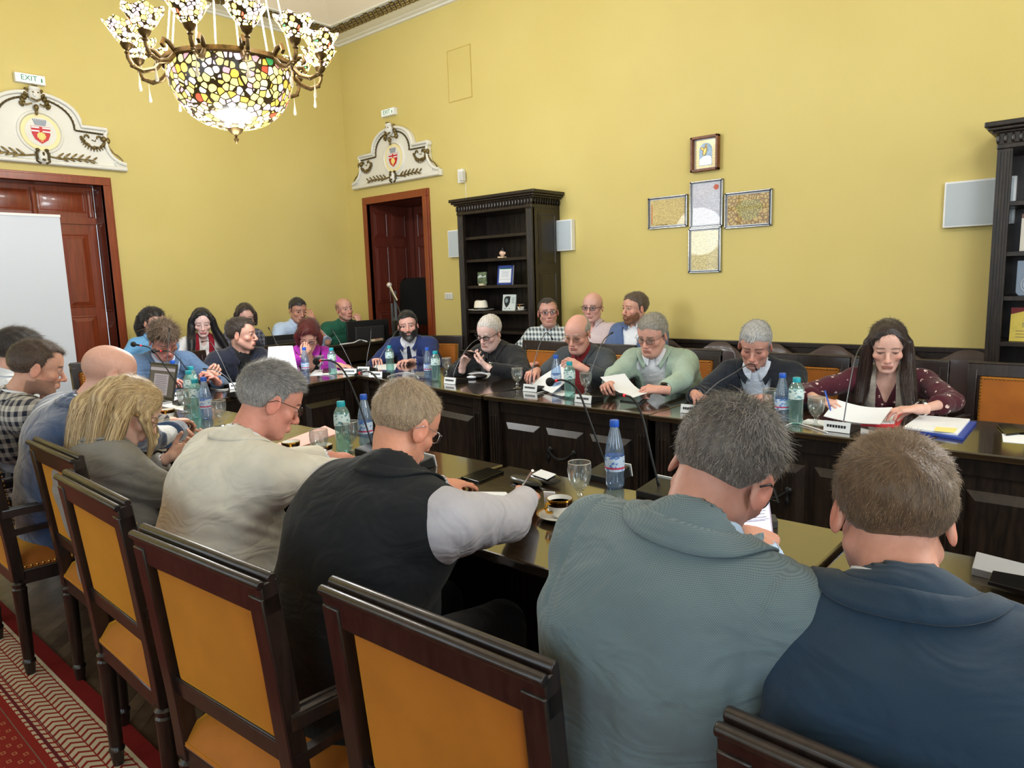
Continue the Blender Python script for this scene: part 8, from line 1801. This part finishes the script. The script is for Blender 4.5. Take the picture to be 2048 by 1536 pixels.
# --- row along the back wall
pp(key='B6', label='person with glasses in black and white checked shirt by the bookcase', head=(-3.98, 5.05, 1.195), look=(224, 0, 3), face=190, pelvis=(-4.0, 5.02), bulk=1.12, hw=1.04, jowl=1, skin=(208, 158, 144), brow=(60, 50, 44), stubble=0.3, hair=((56, 48, 44), (84, 76, 70)), style=dict(t=0.006, n=1600, len=0.010, front=0.066, recede=0.02), scalp=0.2,
   shirt=fabric('checked_shirt', (70, 84, 92), 'check', (214, 222, 224)), sleeve=0.3, wl=(-3.78, 4.68, 0.78), wr=(-4.15, 4.68, 0.78), hands=(dict(curl=0.4), dict(curl=0.4)), glasses=dict(mat=mat('dark_red_frame', (90, 40, 40), 0.3), tk=0.0018, rw=0.024), trousers=DARKT)
pp(key='B7', label='person with bald head and glasses in pale pink shirt by the back wall', head=(-3.50, 5.06, 1.24), look=(196, 3, -2), face=190, pelvis=(-3.42, 5.02), bulk=1.08, skin=(212, 166, 154), brow=(110, 84, 70), hair=((120, 96, 82), (150, 126, 110)), ring=0.55, shirt=fabric('pale_pink_shirt', (206, 190, 194), sheen=0.05), open=(0.03, 0.08), sleeve=0.3,
   wl=(-3.22, 4.68, 0.78), wr=(-3.58, 4.68, 0.78), hands=(dict(curl=0.4), dict(curl=0.4)), glasses=dict(mat=BLK, tk=0.0018, rw=0.023), trousers=DARKT)
pp(key='B8', label='person with short brown beard in blue blazer, in profile by the back wall', head=(-3.08, 5.06, 1.235), look=(158, 3, -2), face=186, pelvis=(-2.94, 5.02), bulk=1.08, skin=(212, 160, 140), brow=(120, 84, 60), hair=((84, 68, 56), (120, 104, 90)), style=dict(t=0.009, n=1800, len=0.016, front=0.062, lift=0.4), beard=dict(t=0.004, col=(120, 80, 54), col2=(150, 106, 76)),
   shirt=SHIRTW, jacket=fabric('denim_blue_blazer', (84, 104, 146)), vee=(0.09, 0.40), wl=(-2.72, 4.66, 0.78), wr=(-3.10, 4.66, 0.78), hands=(dict(curl=0.4), dict(curl=0.4)), trousers=DARKT)
import os, time
_only = os.environ.get('ONLYP')
for i, S in enumerate(PEOPLE):
    if _only and S['key'] not in _only.split(','): continue
    S['seed'] = 10+i; S.setdefault('trousers', DARKT); S.setdefault('hands', (relaxed, relaxed))
    person(S)
# things in hands
held_phone(A(-0.635, 1.565, 0.925), (0.10, -0.75, 0.85), (-0.35, 0.7, 0.45), 0.072, 0.158, 'phone with lit white screen held by the man in grey blue jacket', True, mat('phone_rim', (170, 160, 190), 0.3, metal=0.5))
held_phone(A(-3.665, 3.70, 0.955), (0.0, 0.75, 0.6), (1.0, -0.1, -0.25), 0.072, 0.15, 'black phone held by the white haired man in black', False)
held_phone(A(-2.87, 1.32, 0.86), (0, -0.6, 0.8), (0.1, 0.7, 0.4), 0.07, 0.15, 'dark phone held by the blonde woman', False)
pen(A(-1.36, 1.63, 0.90), A(-1.47, 1.69, 0.80), 'silver pen in the hand of the man in black vest', SILV)
pen(A(-1.11, 3.57, 0.90), A(-1.06, 3.50, 0.82), 'blue pen in the hand of the long haired woman', CAPB)
paper_held([(-3.02, 3.60, 0.79), (-2.66, 3.40, 0.79), (-2.68, 3.62, 0.86), (-2.80, 3.74, 0.95)], 'white sheets held up by the man in grey suit and dark red shirt', 0.002, 0.01)
paper_held([(-2.36, 3.48, 0.90), (-2.06, 3.36, 0.82), (-2.02, 3.50, 0.84), (-2.28, 3.62, 0.91)], 'curled white pages read by the man in mint jacket', 0.001, -0.04)
paper_held([(-1.08, 3.46, 0.80), (-0.82, 3.40, 0.80), (-0.80, 3.52, 0.86), (-1.06, 3.58, 0.865)], 'white pages lifted by the long haired woman', 0.002, -0.02)
paper_held([(-5.02, 2.85, 0.83), (-4.85, 3.02, 0.83), (-4.95, 3.05, 1.03), (-5.05, 2.90, 1.03)], 'white sheet standing behind the grey hair of the cream jacket man', 0.001, 0.01)
